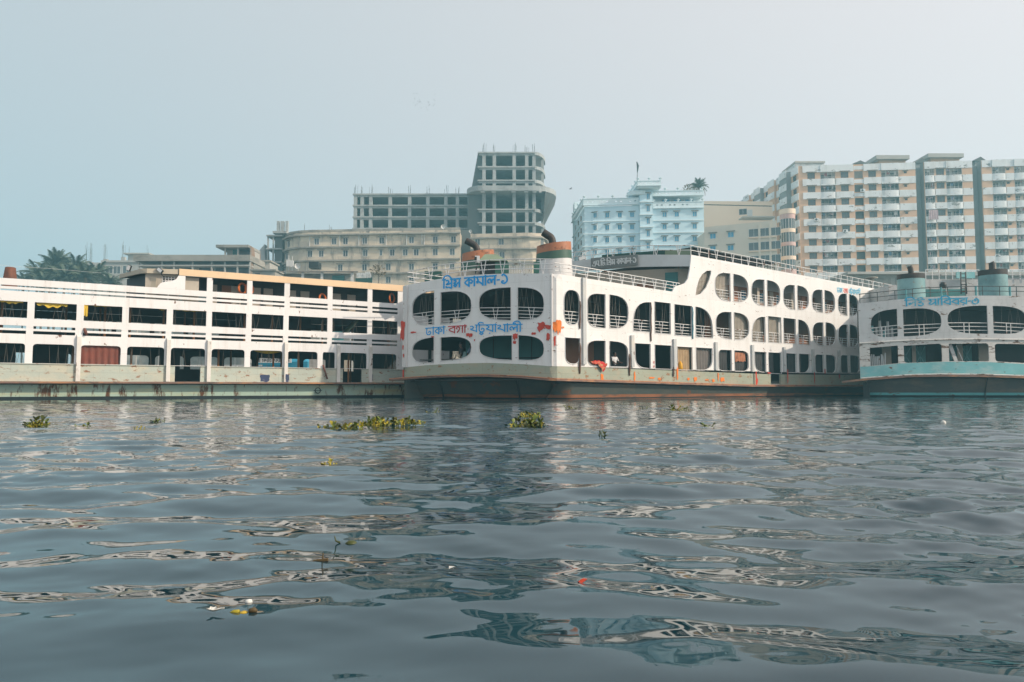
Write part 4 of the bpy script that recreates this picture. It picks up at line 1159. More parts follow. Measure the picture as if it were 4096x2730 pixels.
# ---- top of the bow: railing, funnels, shed
zt2 = lambda u: ztop(u) + .01
Rm = lambda u0, u1, h, rails, off, zf, step: railing(W, u0, u1, 0, h, rails, MATS['rail_white'], fm, off, .026, vstep=step, zf=zf)
Rm(.15, US - .05, .82, 3, -.12, zt2, 1.25)
Rm(US + .05, sw[3][0], .62, 3, -.10, zt2, .95)
railing(W, sw[-1][0] + .05, UF, 0, .64, 2, MATS['rail_white'], fm, -.10, .024, vstep=1.9, zf=lambda u: zroof(u) + .01)
posts(W, np.arange(sw[-1][0] + .1, UF, 1.9), lambda u: zroof(u), .64, .024, MATS['rail_white'], fm, -.10)
# return of the railing on the port side
cP = WP.pt(.1, ztop(.1)); 
mb = MB()
for hh in (.27, .54, .82): mb.tube([W.pt(.15, ztop(.1) + hh, -.12), WP.pt(.4, ztop(.1) + hh, -.1), WP.pt(6, ztop(.1) + hh - .1, -.1)], .026, 5)
mb.build('railing', MATS['rail_white'], fm)
def funnel(name, c, w, d, h, slope, zbase, parent, mats, pipe, rot=0.0, taper=.16):
    """raked oval stack: mats = [(z from, z to, material)] as fractions, open top with exhaust pipe"""
    n = 28
    def ringp(t, k=1.0):
        out = []
        for i in range(n):
            a = 2 * math.pi * i / n
            x, y = math.cos(a) * w / 2 * (1 + taper * (.62 - t)) * k, math.sin(a) * d / 2 * (1 + taper * .6 * (.62 - t)) * k
            xx, yy = x * math.cos(rot) - y * math.sin(rot), x * math.sin(rot) + y * math.cos(rot)
            out.append(Vector((c.x + xx + slope[2] * t, c.y + yy, zbase + h * t + xx * slope[0] * t + yy * slope[1] * t)))
        return out
    root = None
    for z0, z1, m_, nm in mats:
        mb = MB(); mb.grid([ringp(z0 + (z1 - z0) * j / 3, 1 if nm == 'funnel' else 1.012) for j in range(4)], True)
        o = mb.build(nm, m_, root or parent, True)
        root = root or o
    mb = MB(); mb.grid([ringp(1.0), ringp(1.0, .93), ringp(.90, .90)], True); mb.add(ringp(.90, .90), [tuple(range(n))]); mb.build('funnel_mouth', MATS['soot_steel'], root)
    mb = MB(); mb.tube(pipe[0], pipe[1], 12); mb.build('exhaust_pipe', MATS['soot_steel'], root, True)
    return root
def pipe_pts(D, pts, r): 
    P = [at(x, y, D) for x, y in pts]
    Q = smooth_line([tuple(p.xz) for p in P], 4)
    return ([Vector((q[0], P[0].y, q[1])) for q in Q], r)
c = at(*C3(1390, 300), 45.5); zb = ztop(US) - .3
hF = at(*C3(1390, 165), 45.5).z - zb
pr = pipe_pts(45.5, [C3(1380, 195), C3(1380, 150), C3(1368, 110), C3(1335, 85), C3(1300, 62)], .235)
funnel('funnel', c, 2.25, 1.9, hF, (.13, .05, .02), zb, fm, [(0, 1, MATS['white'], 'funnel'), (.66, .83, MATS['funnel_green'], 'green_band'), (.83, 1.001, MATS['funnel_orange'], 'orange_band')], pr, -.25)
c = at(*C3(755, 330), 49.5)
hF = at(*C3(755, 230), 49.5).z - zb
pr = pipe_pts(49.5, [C3(745, 240), C3(748, 210), C3(735, 178), C3(700, 155), C3(655, 133)], .225)
funnel('funnel', c, 2.3, 1.9, hF, (.13, .05, .02), zb, fm, [(0, 1, MATS['white'], 'funnel'), (.62, .82, MATS['funnel_green'], 'green_band'), (.82, 1.001, MATS['funnel_orange'], 'orange_band')], pr, -.25)
# deck shed with tent roof between the funnels
def pbox(name, D, x0, x1, y0, y1, dep, m_, parent, C=C3):
    a, b = at(*C(x0, y1), D), at(*C(x1, y0), D)
    mb = MB(); mb.box(a.x, b.x, D, D + dep, a.z, b.z); return mb.build(name, m_, parent)
pbox('deck_shed', 46.8, 770, 905, 312, 415, 1.6, MATS['steel_dark'], fm)
pbox('shed_panel', 46.4, 900, 1015, 315, 405, .3, MATS['green_paint'], fm)
pbox('shed_panel', 45.0, 1222, 1355, 312, 405, .2, MATS['green_paint'], fm)
pbox('shed_wall', 48.0, 620, 760, 378, 460, 1.0, MATS['beige_wall'], fm)
pbox('locker', 46.5, 310, 450, 388, 470, .6, MATS['green_dark'], fm)
pbox('locker', 46.9, 465, 600, 380, 460, .6, MATS['beige_wall'], fm)
a, b = at(*C3(760, 302), 46.2), at(*C3(1005, 302), 46.2); t = at(*C3(880, 246), 47.2)
mb = MB(); mb.add([(a.x, a.y, a.z), (b.x, b.y, b.z), (b.x, b.y + 2, b.z), (a.x, a.y + 2, a.z), (t.x - .5, t.y, t.z), (t.x + .25, t.y, t.z)], [(0, 1, 5, 4), (1, 2, 5), (2, 3, 4, 5), (3, 0, 4), (3, 2, 1, 0)])
mb.build('tent_roof', MATS['green_light'], fm)
# picket gate on deck
for i in range(14):
    p0, p1 = at(*C3(1020 + i * 14, 405), 45.6), at(*C3(1020 + i * 14, 345), 45.6)
    mb = MB(); mb.bar(p0, p1, .03); mb.build('picket', MATS['rail_white'], fm)
# searchlight
c = at(*C3(752, 290), 42.6)
sl = empty('searchlight', at(*C3(750, 395), 42.6), 'white hooded searchlight on a post behind the bow railing', 'searchlight')
mb = MB(); mb.obox(c, (.13, 0, .0), (0, .12, 0), (0, 0, .2)); mb.build('lamp_body', MATS['shade_white'], sl)
mb = MB(); mb.obox(c + Vector((-.1, -.13, -.02)), (.07, 0, 0), (0, .02, 0), (0, 0, .15)); mb.build('lens', MATS['steel_dark'], sl)
mb = MB(); mb.bar(c - Vector((0, 0, .2)), at(*C3(735, 410), 42.6), .04, 6); mb.build('post', MATS['steel_dark'], sl)
# ---- wheelhouse front with name board
fa = Vector(W.pt(u3 - .22, 0, -.02).xy)
nbw = Vector((-.885, .466))
fpts = []
for i in range(13):
    t = i / 12
    fpts.append(tuple(fa + nbw * (9.2 * t) + Vector((-.466, -.885)) * (.9 * (1 - (1 - t) ** 2) * (1 - t * .5))))
WW = Wall(list(reversed(fpts)))
ztf = WW.line([C4(1175, 252), C4(760, 250), C4(345, 288)]); zbf = WW.line([C4(1175, 348), C4(760, 352), C4(345, 380)])
us_ = list(np.linspace(.3, WW.len - .03, 14))
panel('wheelhouse_fascia', WW, [(u, zbf(u)) for u in us_] + [(u, ztf(u)) for u in reversed(us_)], [], .12, MATS['shade_white'], fm, step=.5)
panel('wheelhouse_wall', WW, [(.3, 6.27), (WW.len - .1, 6.27), (WW.len - .1, zbf(WW.len) + .05), (.3, zbf(.5) + .02)], [rr(WW.U(*C4(690, 430)), WW.U(*C4(840, 430)), 6.9, 7.7)], .1, MATS['beige_wall'], fm, step=.8, off=-1.0)
mb = MB(); WW.box(mb, WW.U(*C4(690, 430)), WW.U(*C4(840, 430)), 6.9, 7.7, -1.1, -1.06); mb.build('wheelhouse_window', MATS['brown_wall'], fm)
uD = WW.U(*C4(1000, 430)); mb = MB(); WW.box(mb, uD - .42, uD + .42, 6.28, zbf(uD) - .25, -.99, -.93); mb.build('wheelhouse_door', MATS['teal_door'], fm)
ub0, ub1 = WW.U(*C4(350, 330)), WW.U(*C4(742, 300))
zb0, zb1 = WW.line([C4(350, 378), C4(742, 340)]), WW.line([C4(350, 283), C4(742, 250)])
us_ = list(np.linspace(ub0, ub1, 8))
nbd = panel('name_board', WW, [(u, zb0(u)) for u in us_] + [(u, zb1(u)) for u in reversed(us_)], [], .06, MATS['board_grey'], fm, step=.5, off=.18)
zl_ = WW.line([C4(362, 352), C4(722, 322)])
lettering(WW, [['e', 'ma'], ['dot'], ['i', 'bha'], ['dot'], ['i', 'pra', 'nsa'], [' '], ['ka', 'aa', 'ma', 'aa', 'la'], ['dash', 'one']], ub0 + .12, ub1 - .12, zl_, .34, MATS['grey_letter'], nbd, .186, .17, .03)
railing(WW, .3, WW.len - .05, 0, .62, 2, MATS['rail_white'], fm, -.06, .024, vstep=1.6, zf=lambda u: ztf(u) + .01)
posts(WW, np.arange(.4, WW.len, 1.6), lambda u: ztf(u), .62, .024, MATS['rail_white'], fm, -.06)
# canvas screens on the roof
uu0, uu1, uu2 = WW.U(*C4(395, 250)), WW.U(*C4(945, 220)), WW.U(*C4(1172, 220))
mb = MB(); WW.box(mb, uu0, uu1, ztf(uu0) - .1, WW.Z(*C4(945, 188)), -1.15, -1.1); mb.build('canvas_screen', MATS['green_dark'], fm)
mb = MB(); WW.box(mb, uu1 + .01, uu2, ztf(uu1) - .1, WW.Z(*C4(945, 188)) - .05, -1.0, -.95); mb.build('canvas_screen', MATS['green_light'], fm)
# dark steel rack along the roof
ra, rb = W.U(*C5(60, 130)), W.U(*C5(790, 250))
zq = lambda u: zroof(u)
def along(name, ua, ub, dz0, dz1, o0, o1, m_):
    A = [W.pt(ua, zroof(ua) + dz0, o0), W.pt(ub, zroof(ub) + dz0, o0), W.pt(ub, zroof(ub) + dz1, o0), W.pt(ua, zroof(ua) + dz1, o0)]
    B = [W.pt(ua, zroof(ua) + dz0, o1), W.pt(ub, zroof(ub) + dz0, o1), W.pt(ub, zroof(ub) + dz1, o1), W.pt(ua, zroof(ua) + dz1, o1)]
    mb = MB(); mb.add(A + B, [(0, 1, 2, 3), (7, 6, 5, 4), (3, 2, 6, 7), (4, 5, 1, 0), (1, 5, 6, 2), (0, 3, 7, 4)]); return mb.build(name, m_, fm)
along('rack_roof', ra, rb, .84, .90, -1.1, -2.8, MATS['steel_dark'])
for i in range(23):
    u = ra + (rb - ra) * i / 22
    mb = MB(); mb.bar(W.pt(u, zr_, -1.15), W.pt(u, zroof(u) + .85, -1.15), .03); mb.build('rack_post', MATS['steel_dark'] if i != 4 else MATS['funnel_orange'], fm)
for dz in (.12, .30, .48, .66): along('rack_bar', ra, rb, dz, dz + .05, -1.12, -1.17, MATS['steel_dark'])
along('rack_back', ra + .2, ra + (rb - ra) * .45, -.25, .8, -2.2, -2.3, MATS['steel_dark'])
along('rack_back', ra + (rb - ra) * .47, rb - .2, -.25, .6, -2.4, -2.5, MATS['brown_wall'])
# floodlight at port end of the wheelhouse
c = at(*C4(268, 282), 52)
r_ = empty('floodlight', c, 'grey floodlight on a bracket left of the raised name board', 'floodlight')
mb = MB(); mb.obox(c, (.22, 0, .06), (0, .14, 0), (-.03, 0, .11)); mb.build('lamp_body', MATS['shade_white'], r_)
mb = MB(); mb.tube([c, c + Vector((.05, 0, .35)), c + Vector((.5, 0, .55))], .03, 5); mb.build('bracket', MATS['rail_white'], r_)
# ================================================================== RIGHT FERRY: grey and turquoise, bow on
C6 = lambda x, y: (3396 + x / 2.413, 1000 + y / 2.413)
Q0, Q1 = Vector(dpt(3442, 51.5)), Vector(dpt(4330, 50.0))
chr_ = Q1 - Q0; nr = Vector((chr_.y, -chr_.x)).normalized()
bowr = [tuple(Q0 + chr_ * (i / 30) + nr * (.75 * (1 - (2 * i / 30 - 1) ** 2))) for i in range(31)]
WR = Wall(bowr); W = WR
fr_ = empty('passenger_ferry', (Q0.x, Q0.y, 0), 'weathered grey ferry at right with turquoise band and two sooty funnels', 'ferry', 'ferries moored side by side')
UR = W.len - .02
zt_r = W.line([C6(100, 518), C6(400, 487), C6(700, 460), C6(1000, 447), C6(1300, 442), C6(1689, 447)])
zbt = W.line([C6(110, 1130), C6(215, 1125), C6(500, 1097), C6(900, 1082), C6(1300, 1082), C6(1689, 1103)])
zrr = W.line([C6(100, 1250), C6(165, 1243), C6(600, 1213), C6(900, 1208), C6(1300, 1212), C6(1689, 1224)])
zmid = W.line([C6(110, 905), C6(500, 880), C6(900, 868), C6(1300, 865), C6(1689, 870)])
frr = [(2, 'L', 212, 468, 578, 852), (2, 'R', 525, 893, 555, 833), (2, 'L', 952, 1338, 537, 815), (2, 'R', 1392, 1712, 540, 820), (2, 'L', 1780, 2050, 560, 830),
       (1, 'X', 203, 475, 932, 1113), (1, 'c', 530, 898, 908, 1090), (1, 'd', 965, 1350, 900, 1080), (1, 'e', 1410, 1725, 905, 1090), (1, 'X', 1800, 2050, 925, 1105)]
KIND.update({'c': (NO, (.1, .2), (.02, .05), (.1, .2)), 'd': (NO, (.08, .2), (.1, .2), NO), 'e': ((.1, .2), (.1, .2), NO, (.1, .2))})
oR = []
for dk, kd, x0, x1, y0, y1 in frr:
    ym = (y0 + y1) / 2; ua, ub = W.U(*C6(x0, ym)), W.U(*C6(x1, ym)); um = (ua + ub) / 2; xm = (x0 + x1) / 2
    zt, zb = W.Z(*C6(xm, y0 + 4)), W.Z(*C6(xm, y1 - 4)); tl, tr, br, bl = KIND[kd]
    oR.append((dk, ua, ub, zb, zt, [(u, z + ((zt_r(u) - zt_r(um)) if z > (zt + zb) / 2 else (zbt(u) - zbt(um)))) for u, z in rr(ua, ub, zb, zt, tl, tr, br, bl, 8)]))
us_ = list(np.linspace(.02, UR, 30))
panel('bow_wall', W, [(u, zmid(u)) for u in us_] + [(u, zt_r(u)) for u in reversed(us_)], [o[5] for o in oR if o[0] == 2], .09, MATS['old_white'], fr_, step=.5)
panel('lower_bow_wall', W, [(u, zbt(u)) for u in us_] + [(u, zmid(u) - .003) for u in reversed(us_)], [o[5] for o in oR if o[0] == 1], .09, MATS['old_white_worn'], fr_, step=.5)
panel('bulwark', W, [(u, zrr(u)) for u in us_] + [(u, zbt(u) - .004) for u in reversed(us_)], [], .12, MATS['teal_band'], fr_, step=.6, off=.02)
mb = MB(); mb.tube([W.pt(u, zmid(u) + .01, .03) for u in us_], .05, 6); mb.build('belt_rail', MATS['old_white_worn'], fr_)
rows = [[W.pt(u, zrr(u) + dz, of) for u in [-1.2, -.6] + us_] for dz, of in ((.015, -.15), (.015, .30), (-.12, .32), (-.13, -.05))]
mb = MB(); mb.grid(rows); mb.build('rub_rail', MATS['rub_rail'], fr_)
mb = MB(); mb.tube([W.pt(u, zrr(u) + .05, .27) for u in us_], .045, 6); mb.build('rail_edge', MATS['old_white_worn'], fr_)
eL = lambda u: max(0.0, 1 - max(0, u) / 1.6)
lv = [(lambda u: zrr(u) - .12, lambda u: .0), (lambda u: zrr(u) - .2, lambda u: -.45), (.30, lambda u: -.75 - .5 * eL(u) ** 2), (.12, lambda u: -.82 - .7 * eL(u) ** 2), (-.9, lambda u: -1.3 - .9 * eL(u))]
hull('hull', W, lv, [('hull_knuckle', MATS['hull_black']), ('hull', MATS['right_hull']), ('boot_stripe', MATS['teal_stripe']), ('hull_bottom', MATS['hull_black'])], fr_, (.5, UR), .3)
u = W.U(*C6(1370, 1400)); mb = MB(); mb.tube([W.pt(u, zrr(u) - .1, -.3), W.pt(u, .3, -.70), W.pt(u, -.2, -.75)], .035, 6); mb.build('draught_bar', MATS['steel_dark'], fr_)
# side walls run back
bk = Vector((.50, .866)).normalized()
WRs = Wall([tuple(Q0 + bk * 18), tuple(Q0 + bk * .02)])
panel('port_wall', WRs, [(0, zrr(0) - .2), (WRs.len, zrr(0)), (WRs.len, zt_r(0.02)), (0, zt_r(0.02))], [rr(1.5 + k * 3.2, 3.9 + k * 3.2, z0, z1, O_, O_, O_, O_) for k in range(5) for z0, z1 in ((2.1, 3.4), (4.6, 6.0))], .09, MATS['old_white'], fr_)
mb = MB(); WRs.box(mb, 0, WRs.len - .8, -.9, zrr(0) - .22, -.5, -.1); mb.build('port_hull', MATS['hull_black'], fr_)
olr = [tuple(W.pt(u, 0, -.1).xy) for u in us_] + [tuple(Q1 + bk * 18), tuple(Q0 + bk * 18 + Vector((.1, 0)))]
for nm, z in (('main_deck', zrr(3) - .05), ('upper_deck', zmid(3) + .05), ('sun_deck', zt_r(3) - .4)): slab(nm, olr, z - .1, z, MATS['ceiling'], fr_)
mb = MB(); W.box(mb, 1.2, UR - .4, zrr(5) - .04, zmid(5) - .06, -3.2, -3.0); mb.build('cross_wall', MATS['steel_dark'], fr_)
mb = MB(); W.box(mb, 1.2, UR - .4, zmid(5) + .06, zt_r(5) - .5, -4.2, -4.0); mb.build('cross_wall', MATS['steel_dark'], fr_)
# turquoise braced doors and beige walls of the lower deck
for x0, x1 in ((575, 700), (738, 848), (1055, 1180), (1238, 1345)):
    a, b = W.U(*C6(x0, 1000)), W.U(*C6(x1, 1000)); z0, z1 = zrr(5), W.Z(*C6(700, 915))
    mb = MB(); W.box(mb, a, b, z0, z1, -2.2, -2.1); dr = mb.build('door', MATS['teal_door'], fr_)
    mb = MB()
    for s, t in (((a, z0 + .7), (b, z1)), ((a, z1), (b, z0 + .7))): mb.bar(W.pt(s[0], s[1], -2.09), W.pt(t[0], t[1], -2.09), .03)
    mb.bar(W.pt((a + b) / 2, z0, -2.08), W.pt((a + b) / 2, z1, -2.08), .03); mb.build('brace', MATS['teal_rail'], dr)
for x0, x1, m_ in ((700, 738, 'beige_wall'), (1180, 1236, 'beige_wall'), (385, 475, 'beige_wall'), (1410, 1560, 'beige_wall')):
    a, b = W.U(*C6(x0, 1000)), W.U(*C6(x1, 1000)); mb = MB(); W.box(mb, a, b, zrr(5), zmid(5) - .1, -2.0, -1.9); mb.build('wall_panel', MATS[m_], fr_)
a, b = W.hit(*C6(985, 905)), W.hit(*C6(1060, 1078))
mb = MB(); pa, pb_ = W.pt(a[0], a[1] + .1, -.35), W.pt(b[0], b[1] - .1, -.35)
mb.obox((pa + pb_) / 2, (pb_ - pa) / 2, Vector((.11, 0, .05)), (0, .05, 0)); mb.build('diagonal_plank', MATS['old_white'], fr_)
a, b = W.hit(*C6(1065, 920)), W.hit(*C6(1135, 1075)); mb = MB(); mb.bar(W.pt(a[0], a[1], -.5), W.pt(b[0], b[1], -.5), .025); mb.build('stay', MATS['rail_white'], fr_)
# bars stacked upright at the left
for k in range(9):
    u = W.U(*C6(218 + k * 18, 1050)); mb = MB(); zz = zbt(u) - .1; h = rng.uniform(.75, 1.05)
    mb.tube([W.pt(u, zz, -.5), W.pt(u + rng.uniform(-.03, .03), zz + h, -.5)], .05, 6); mb.build('stacked_pole', MATS['fender'], fr_)
for k in range(6):
    u = W.U(*C6(255 + k * 40, 740)); zz = zmid(u) + .1; mb = MB(); mb.tube([W.pt(u, zz, -1.2), W.pt(u, zz + rng.uniform(.7, 1.5), -1.2)], [.11, .08], 8); mb.build('drum', MATS['fender'] if k % 3 else MATS['teal_rail'], fr_)
for i, (dk, ua, ub, zb, zt, q) in enumerate(oR):
    if dk == 2:
        h = (zt - zb) * .40
        railing(W, ua - .03, ub + .03, zb, h, 3, MATS['rail_white'], fr_, -.13, .026, zf=lambda u, z=zb, m_=(ua + ub) / 2: z + zbt(u) - zbt(m_))
        for f in (.42, .55): posts(W, [ua + (ub - ua) * f], lambda u, z=zb: z, h, .028, MATS['rail_white'], fr_, -.13)
        cords(W, ua, ub, zb + .4, zt, 4, fr_, -.4, 600 + i)
z_k = W.line([C6(535, 545), C6(720, 540), C6(1120, 525), C6(1260, 522)])
lettering(W, [['i', 'na', 'uu'], [' '], ['sa', 'aa', 'i', 'ba', 'ba', 'ra'], ['dash', 'three']], W.U(*C6(538, 520)), W.U(*C6(1258, 500)), z_k, .42, MATS['cyan_letter'], fr_, .012, .22)
# top railing, funnels, deckhouse
railing(W, .1, UR, 0, .66, 2, MATS['rail_dark'], fr_, -.1, .026, zf=lambda u: zt_r(u))
posts(W, np.arange(.15, UR, 1.12), lambda u: zt_r(u), .66, .028, MATS['rail_dark'], fr_, -.1)
posts(W, np.arange(3.1, UR, 2.24), lambda u: zt_r(u), .66, .075, MATS['teal_rail'], fr_, -.14, 'stanchion')
def stack(x0, x1, ytop, D, pipe):
    a, b = at(*C6(x0, ytop), D), at(*C6(x1, ytop), D)
    w = b.x - a.x; c = Vector(((a.x + b.x) / 2, D, 0)); zb = zt_r(4) - .45
    return funnel('funnel', c, w, w * .85, a.z - zb, (.02, .0, .0), zb, fr_, [(0, .90, MATS['soot_teal'], 'funnel'), (.86, 1.001, MATS['soot_steel'], 'soot_band')], pipe, 0.0, 0.0)
stack(472, 720, 240, 53.5, pipe_pts(53.5, [C6(600, 250), C6(597, 210), C6(592, 180), C6(582, 160)], .19))
stack(1258, 1512, 200, 53.0, pipe_pts(53.0, [C6(1380, 210), C6(1380, 165), C6(1378, 135), C6(1372, 122)], .20))
pbox('deckhouse', 57, 745, 1262, 285, 480, 4, MATS['old_white'], fr_, C6)
pbox('deckhouse', 57.2, 1500, 1800, 275, 480, 4, MATS['old_white'], fr_, C6)
pbox('deckhouse', 60, 390, 470, 340, 480, 4, MATS['old_white'], fr_, C6)
pbox('deckhouse_screen', 56.9, 745, 1130, 380, 470, .08, MATS['teal_door'], fr_, C6)
pbox('deckhouse_panel', 56.6, 1040, 1215, 215, 275, .1, MATS['teal_band'], fr_, C6)
zz = at(*C6(900, 285), 57).z
for x0, x1, x2 in ((745, 1262, 8), (1512, 1800, 4)):
    p0, p1 = at(*C6(x0, 285), 57.0), at(*C6(x1, 285), 57.0)
    mb = MB()
    for h in (.35, .75): mb.bar((p0.x, 57.05, zz + h), (p1.x, 57.05, zz + h), .03, 5)
    o = mb.build('railing', MATS['rail_white'], fr_)
    for k in range(x2 + 1):
        xx = p0.x + (p1.x - p0.x) * k / x2; mb = MB(); mb.bar((xx, 57.05, zz), (xx, 57.05, zz + .75), .03, 5); mb.build('post', MATS['rail_white'], o)
ld = empty('ladder', at(*C6(1105, 365), 54), 'dark steel ladder leaning between the funnels of the right ferry', 'ladder')
a0, a1, b0, b1 = at(*C6(1083, 425), 54), at(*C6(1078, 215), 54.6), at(*C6(1135, 425), 54), at(*C6(1124, 215), 54.6)
for p, q in ((a0, a1), (b0, b1)): mb = MB(); mb.bar(p, q, .05); mb.build('rail', MATS['steel_dark'], ld)
for k in range(6):
    t = (k + .5) / 6; mb = MB(); mb.bar(a0.lerp(a1, t), b0.lerp(b1, t), .035); mb.build('rung', MATS['steel_dark'], ld)
c = at(*C6(908, 345), 50.5)
hm = empty('searchlight', c, 'dark round searchlight on a post behind the railing of the right ferry', 'searchlight')
mb = MB(); mb.lathe((c.x, c.y, c.z - .2), [(.0, 0), (.2, .02), (.22, .25), (.14, .42), (0, .44)], 12); mb.build('lamp_body', MATS['steel_dark'], hm, True)
mb = MB(); mb.tube([c + Vector((.12, 0, -.1)), c + Vector((.25, 0, -.5)), c + Vector((.3, 0, -1.0))], .04, 6); mb.build('post', MATS['shade_white'], hm)
c = at(3487, 1120, 66); mb = MB(); mb.lathe((c.x, c.y, c.z - 1.2), [(.09, 0), (.09, .95), (.2, 1.0), (.2, 1.3), (.5, 1.34), (.5, 1.4), (0, 1.42)], 12)
tag(mb.build('deck_lamp', MATS['beige_wall'], None, True), 'pale mushroom vent standing behind the roof railing at the stern', 'vent')

# ================================================================== people
def person(root_loc, J, R_, cloth, hair_c, label, face, held=None):
    """one continuous body grown round a jointed skeleton; J joints (x, y, z) relative to root, R_ radii"""
    bones = [('pel', 'waist'), ('waist', 'chest'), ('chest', 'neck'), ('neck', 'chin'), ('chin', 'head'), ('head', 'crown')]
    for s in 'lr':
        bones += [('chest', 'sh' + s), ('sh' + s, 'el' + s), ('el' + s, 'wr' + s), ('wr' + s, 'pm' + s), ('pel', 'hp' + s), ('hp' + s, 'kn' + s), ('kn' + s, 'an' + s), ('an' + s, 'to' + s)]
    names = list(J)
    me = bpy.data.meshes.new('body')
    me.from_pydata([J[k] for k in names], [(names.index(a), names.index(b)) for a, b in bones], [])
    o = bpy.data.objects.new('tmp_body', me); COL.objects.link(o)
    sk = o.modifiers.new('s', 'SKIN'); sb = o.modifiers.new('b', 'SUBSURF'); sb.levels = 1; sb.render_levels = 1
    for i, k in enumerate(names):
        r = R_.get(k, R_.get(k[:2], .06)); me.skin_vertices[0].data[i].radius = (r, r)
        me.skin_vertices[0].data[i].use_root = (k == 'pel')
    dg = bpy.context.evaluated_depsgraph_get()
    bm_ = bpy.data.meshes.new_from_object(o.evaluated_get(dg)); bpy.data.objects.remove(o)
    # fingers and thumb, rooted in the palm
    bm2 = bmesh.new(); bm2.from_mesh(bm_)
    for s in 'lr':
        w, p = Vector(J['wr' + s]), Vector(J['pm' + s]); d = (p - w).normalized(); sd_ = d.orthogonal().normalized(); nn2 = d.cross(sd_)
        for f in range(5):
            mbf = MB(); b0 = p + sd_ * (.018 * (f - 1.5)) if f < 4 else w.lerp(p, .4) + sd_ * .035
            L_ = (.07, .082, .078, .06, .055)[f]; dd = d if f < 4 else (d + sd_ * .8).normalized()
            mbf.tube([b0, b0 + dd * L_ * .5 + nn2 * .008, b0 + dd * L_ * .85 + nn2 * .025], [.0095, .0085, .006], 5)
            vm = [bm2.verts.new(v) for v in mbf.v]
            for fc in mbf.f: bm2.faces.new([vm[i] for i in fc])
    # nose and ears
    hd, fv = Vector(J['head']), Vector(face).normalized(); sv = fv.cross(Vector((0, 0, 1))).normalized()
    for c_, rad in ((hd + fv * .105, .018), (hd + sv * .088, .022), (hd - sv * .088, .022)):
        bmesh.ops.create_icosphere(bm2, subdivisions=1, radius=rad, matrix=Matrix.Translation(c_))
    bm2.to_mesh(bm_); bm2.free()
    ms = [MATS['skin'], MATS[cloth[0]], MATS[cloth[1]]]
    for m_ in ms: bm_.materials.append(m_)
    segs = [(Vector(J[a]), Vector(J[b]), 1 if (a, b) in [('pel', 'waist'), ('waist', 'chest'), ('chest', 'shl'), ('chest', 'shr'), ('shl', 'ell'), ('shr', 'elr')] else 2 if a[:2] in ('hp', 'kn') or (a == 'pel' and b[:2] == 'hp') else 0) for a, b in bones]
    for p in bm_.polygons:
        c = p.center; best = None
        for a, b, k in segs:
            t = max(0, min(1, (c - a).dot(b - a) / max((b - a).length_squared, 1e-9))); dist = (c - a.lerp(b, t)).length
            if best is None or dist < best[0]: best = (dist, k)
        p.material_index = best[1]; p.use_smooth = True
    root = empty('person', root_loc, label, 'person')
    link('body', bm_, root, None, Matrix.Translation(Vector(root_loc)))
    mb = MB(); n = 12; hc = hd + Vector((0, 0, .035)) - fv * .012
    rows = []
    for j in range(6):
        a = j / 5 * 1.55
        rows.append([hc + (sv * math.cos(t) * .098 + fv * math.sin(t) * .108) * math.sin(a + .02) + Vector((0, 0, .115 * math.cos(a))) - fv * .02 * (j / 5) for t in [2 * math.pi * k / n for k in range(n)]])
    mb.grid(rows, True); me2 = mb.mesh(True); link('hair', me2, root, MATS[hair_c], Matrix.Translation(Vector(root_loc)))
    return root
RAD = dict(pel=.14, waist=.135, chest=.15, neck=.055, chin=.072, head=.098, crown=.06, sh=.062, el=.045, wr=.032, pm=.036, hp=.088, kn=.06, an=.042, to=.032)
W = WM
# seated man, back to us, knees drawn up, on the bow sill
oo = [o for o in openings if o[5] and o[0] == 1][1]
def base_on(x, y, off): u, z = W.hit(x, y); return u, z
u, z = W.hit(*C3(592, 1138)); b0 = W.pt(u, oo[3] + zg(u) - zg((oo[1] + oo[2]) / 2) + .10, -.30)
slab('bow_bench', [tuple(W.pt(uu, 0, -.12).xy) for uu in (1.2, 2.2, 3.2, 4.2)] + [tuple(W.pt(uu, 0, -.75).xy) for uu in (4.2, 3.2, 2.2, 1.2)], b0.z - .06, b0.z, MATS['deck'], fm)
t = W.tan(u); T3 = Vector((t.x, t.y, 0)); N3 = Vector((W.nrm(u).x, W.nrm(u).y, 0))
def fr3(a, b, c): v = T3 * a + N3 * b + Vector((0, 0, c)); return tuple(v)
J = dict(pel=fr3(0, 0, .13), waist=fr3(.02, .02, .28), chest=fr3(.03, .03, .50), neck=fr3(.0, .02, .66), chin=fr3(-.02, .02, .72), head=fr3(-.03, .02, .80), crown=fr3(-.03, .02, .88),
         shl=fr3(-.02, .19, .57), ell=fr3(.12, .24, .33), wrl=fr3(.10, .22, .10), pml=fr3(.11, .22, .04), shr=fr3(.02, -.17, .57), elr=fr3(-.15, -.2, .38), wrr=fr3(-.34, -.12, .38), pmr=fr3(-.40, -.1, .38),
         hpl=fr3(-.06, .09, .11), knl=fr3(-.42, .11, .42), anl=fr3(-.50, .11, .06), tol=fr3(-.66, .11, .035), hpr=fr3(-.06, -.09, .11), knr=fr3(-.36, -.1, .40), anr=fr3(-.46, -.1, .06), tor=fr3(-.60, -.1, .035))
person(b0, J, RAD, ('shirt_black', 'trouser_cream'), 'hair', 'person in black shirt and cream trousers seated with knees drawn up in the bow opening', T3 * -1 + N3 * .2)
u2 = W.U(*C3(668, 1090)); b1 = W.pt(u2, b0.z, -.42)
J2 = dict(J); 
for k in J2:
    v = Vector(J2[k]); a, b, c = v.dot(T3), v.dot(N3), v.z
    J2[k] = fr3(-a * .8, b, c * .95)
person(b1, J2, RAD, ('shirt_blue', 'trouser_dark'), 'hair', 'person in patterned dark shirt seated at the right edge of the bow opening', T3 * .3 - N3)
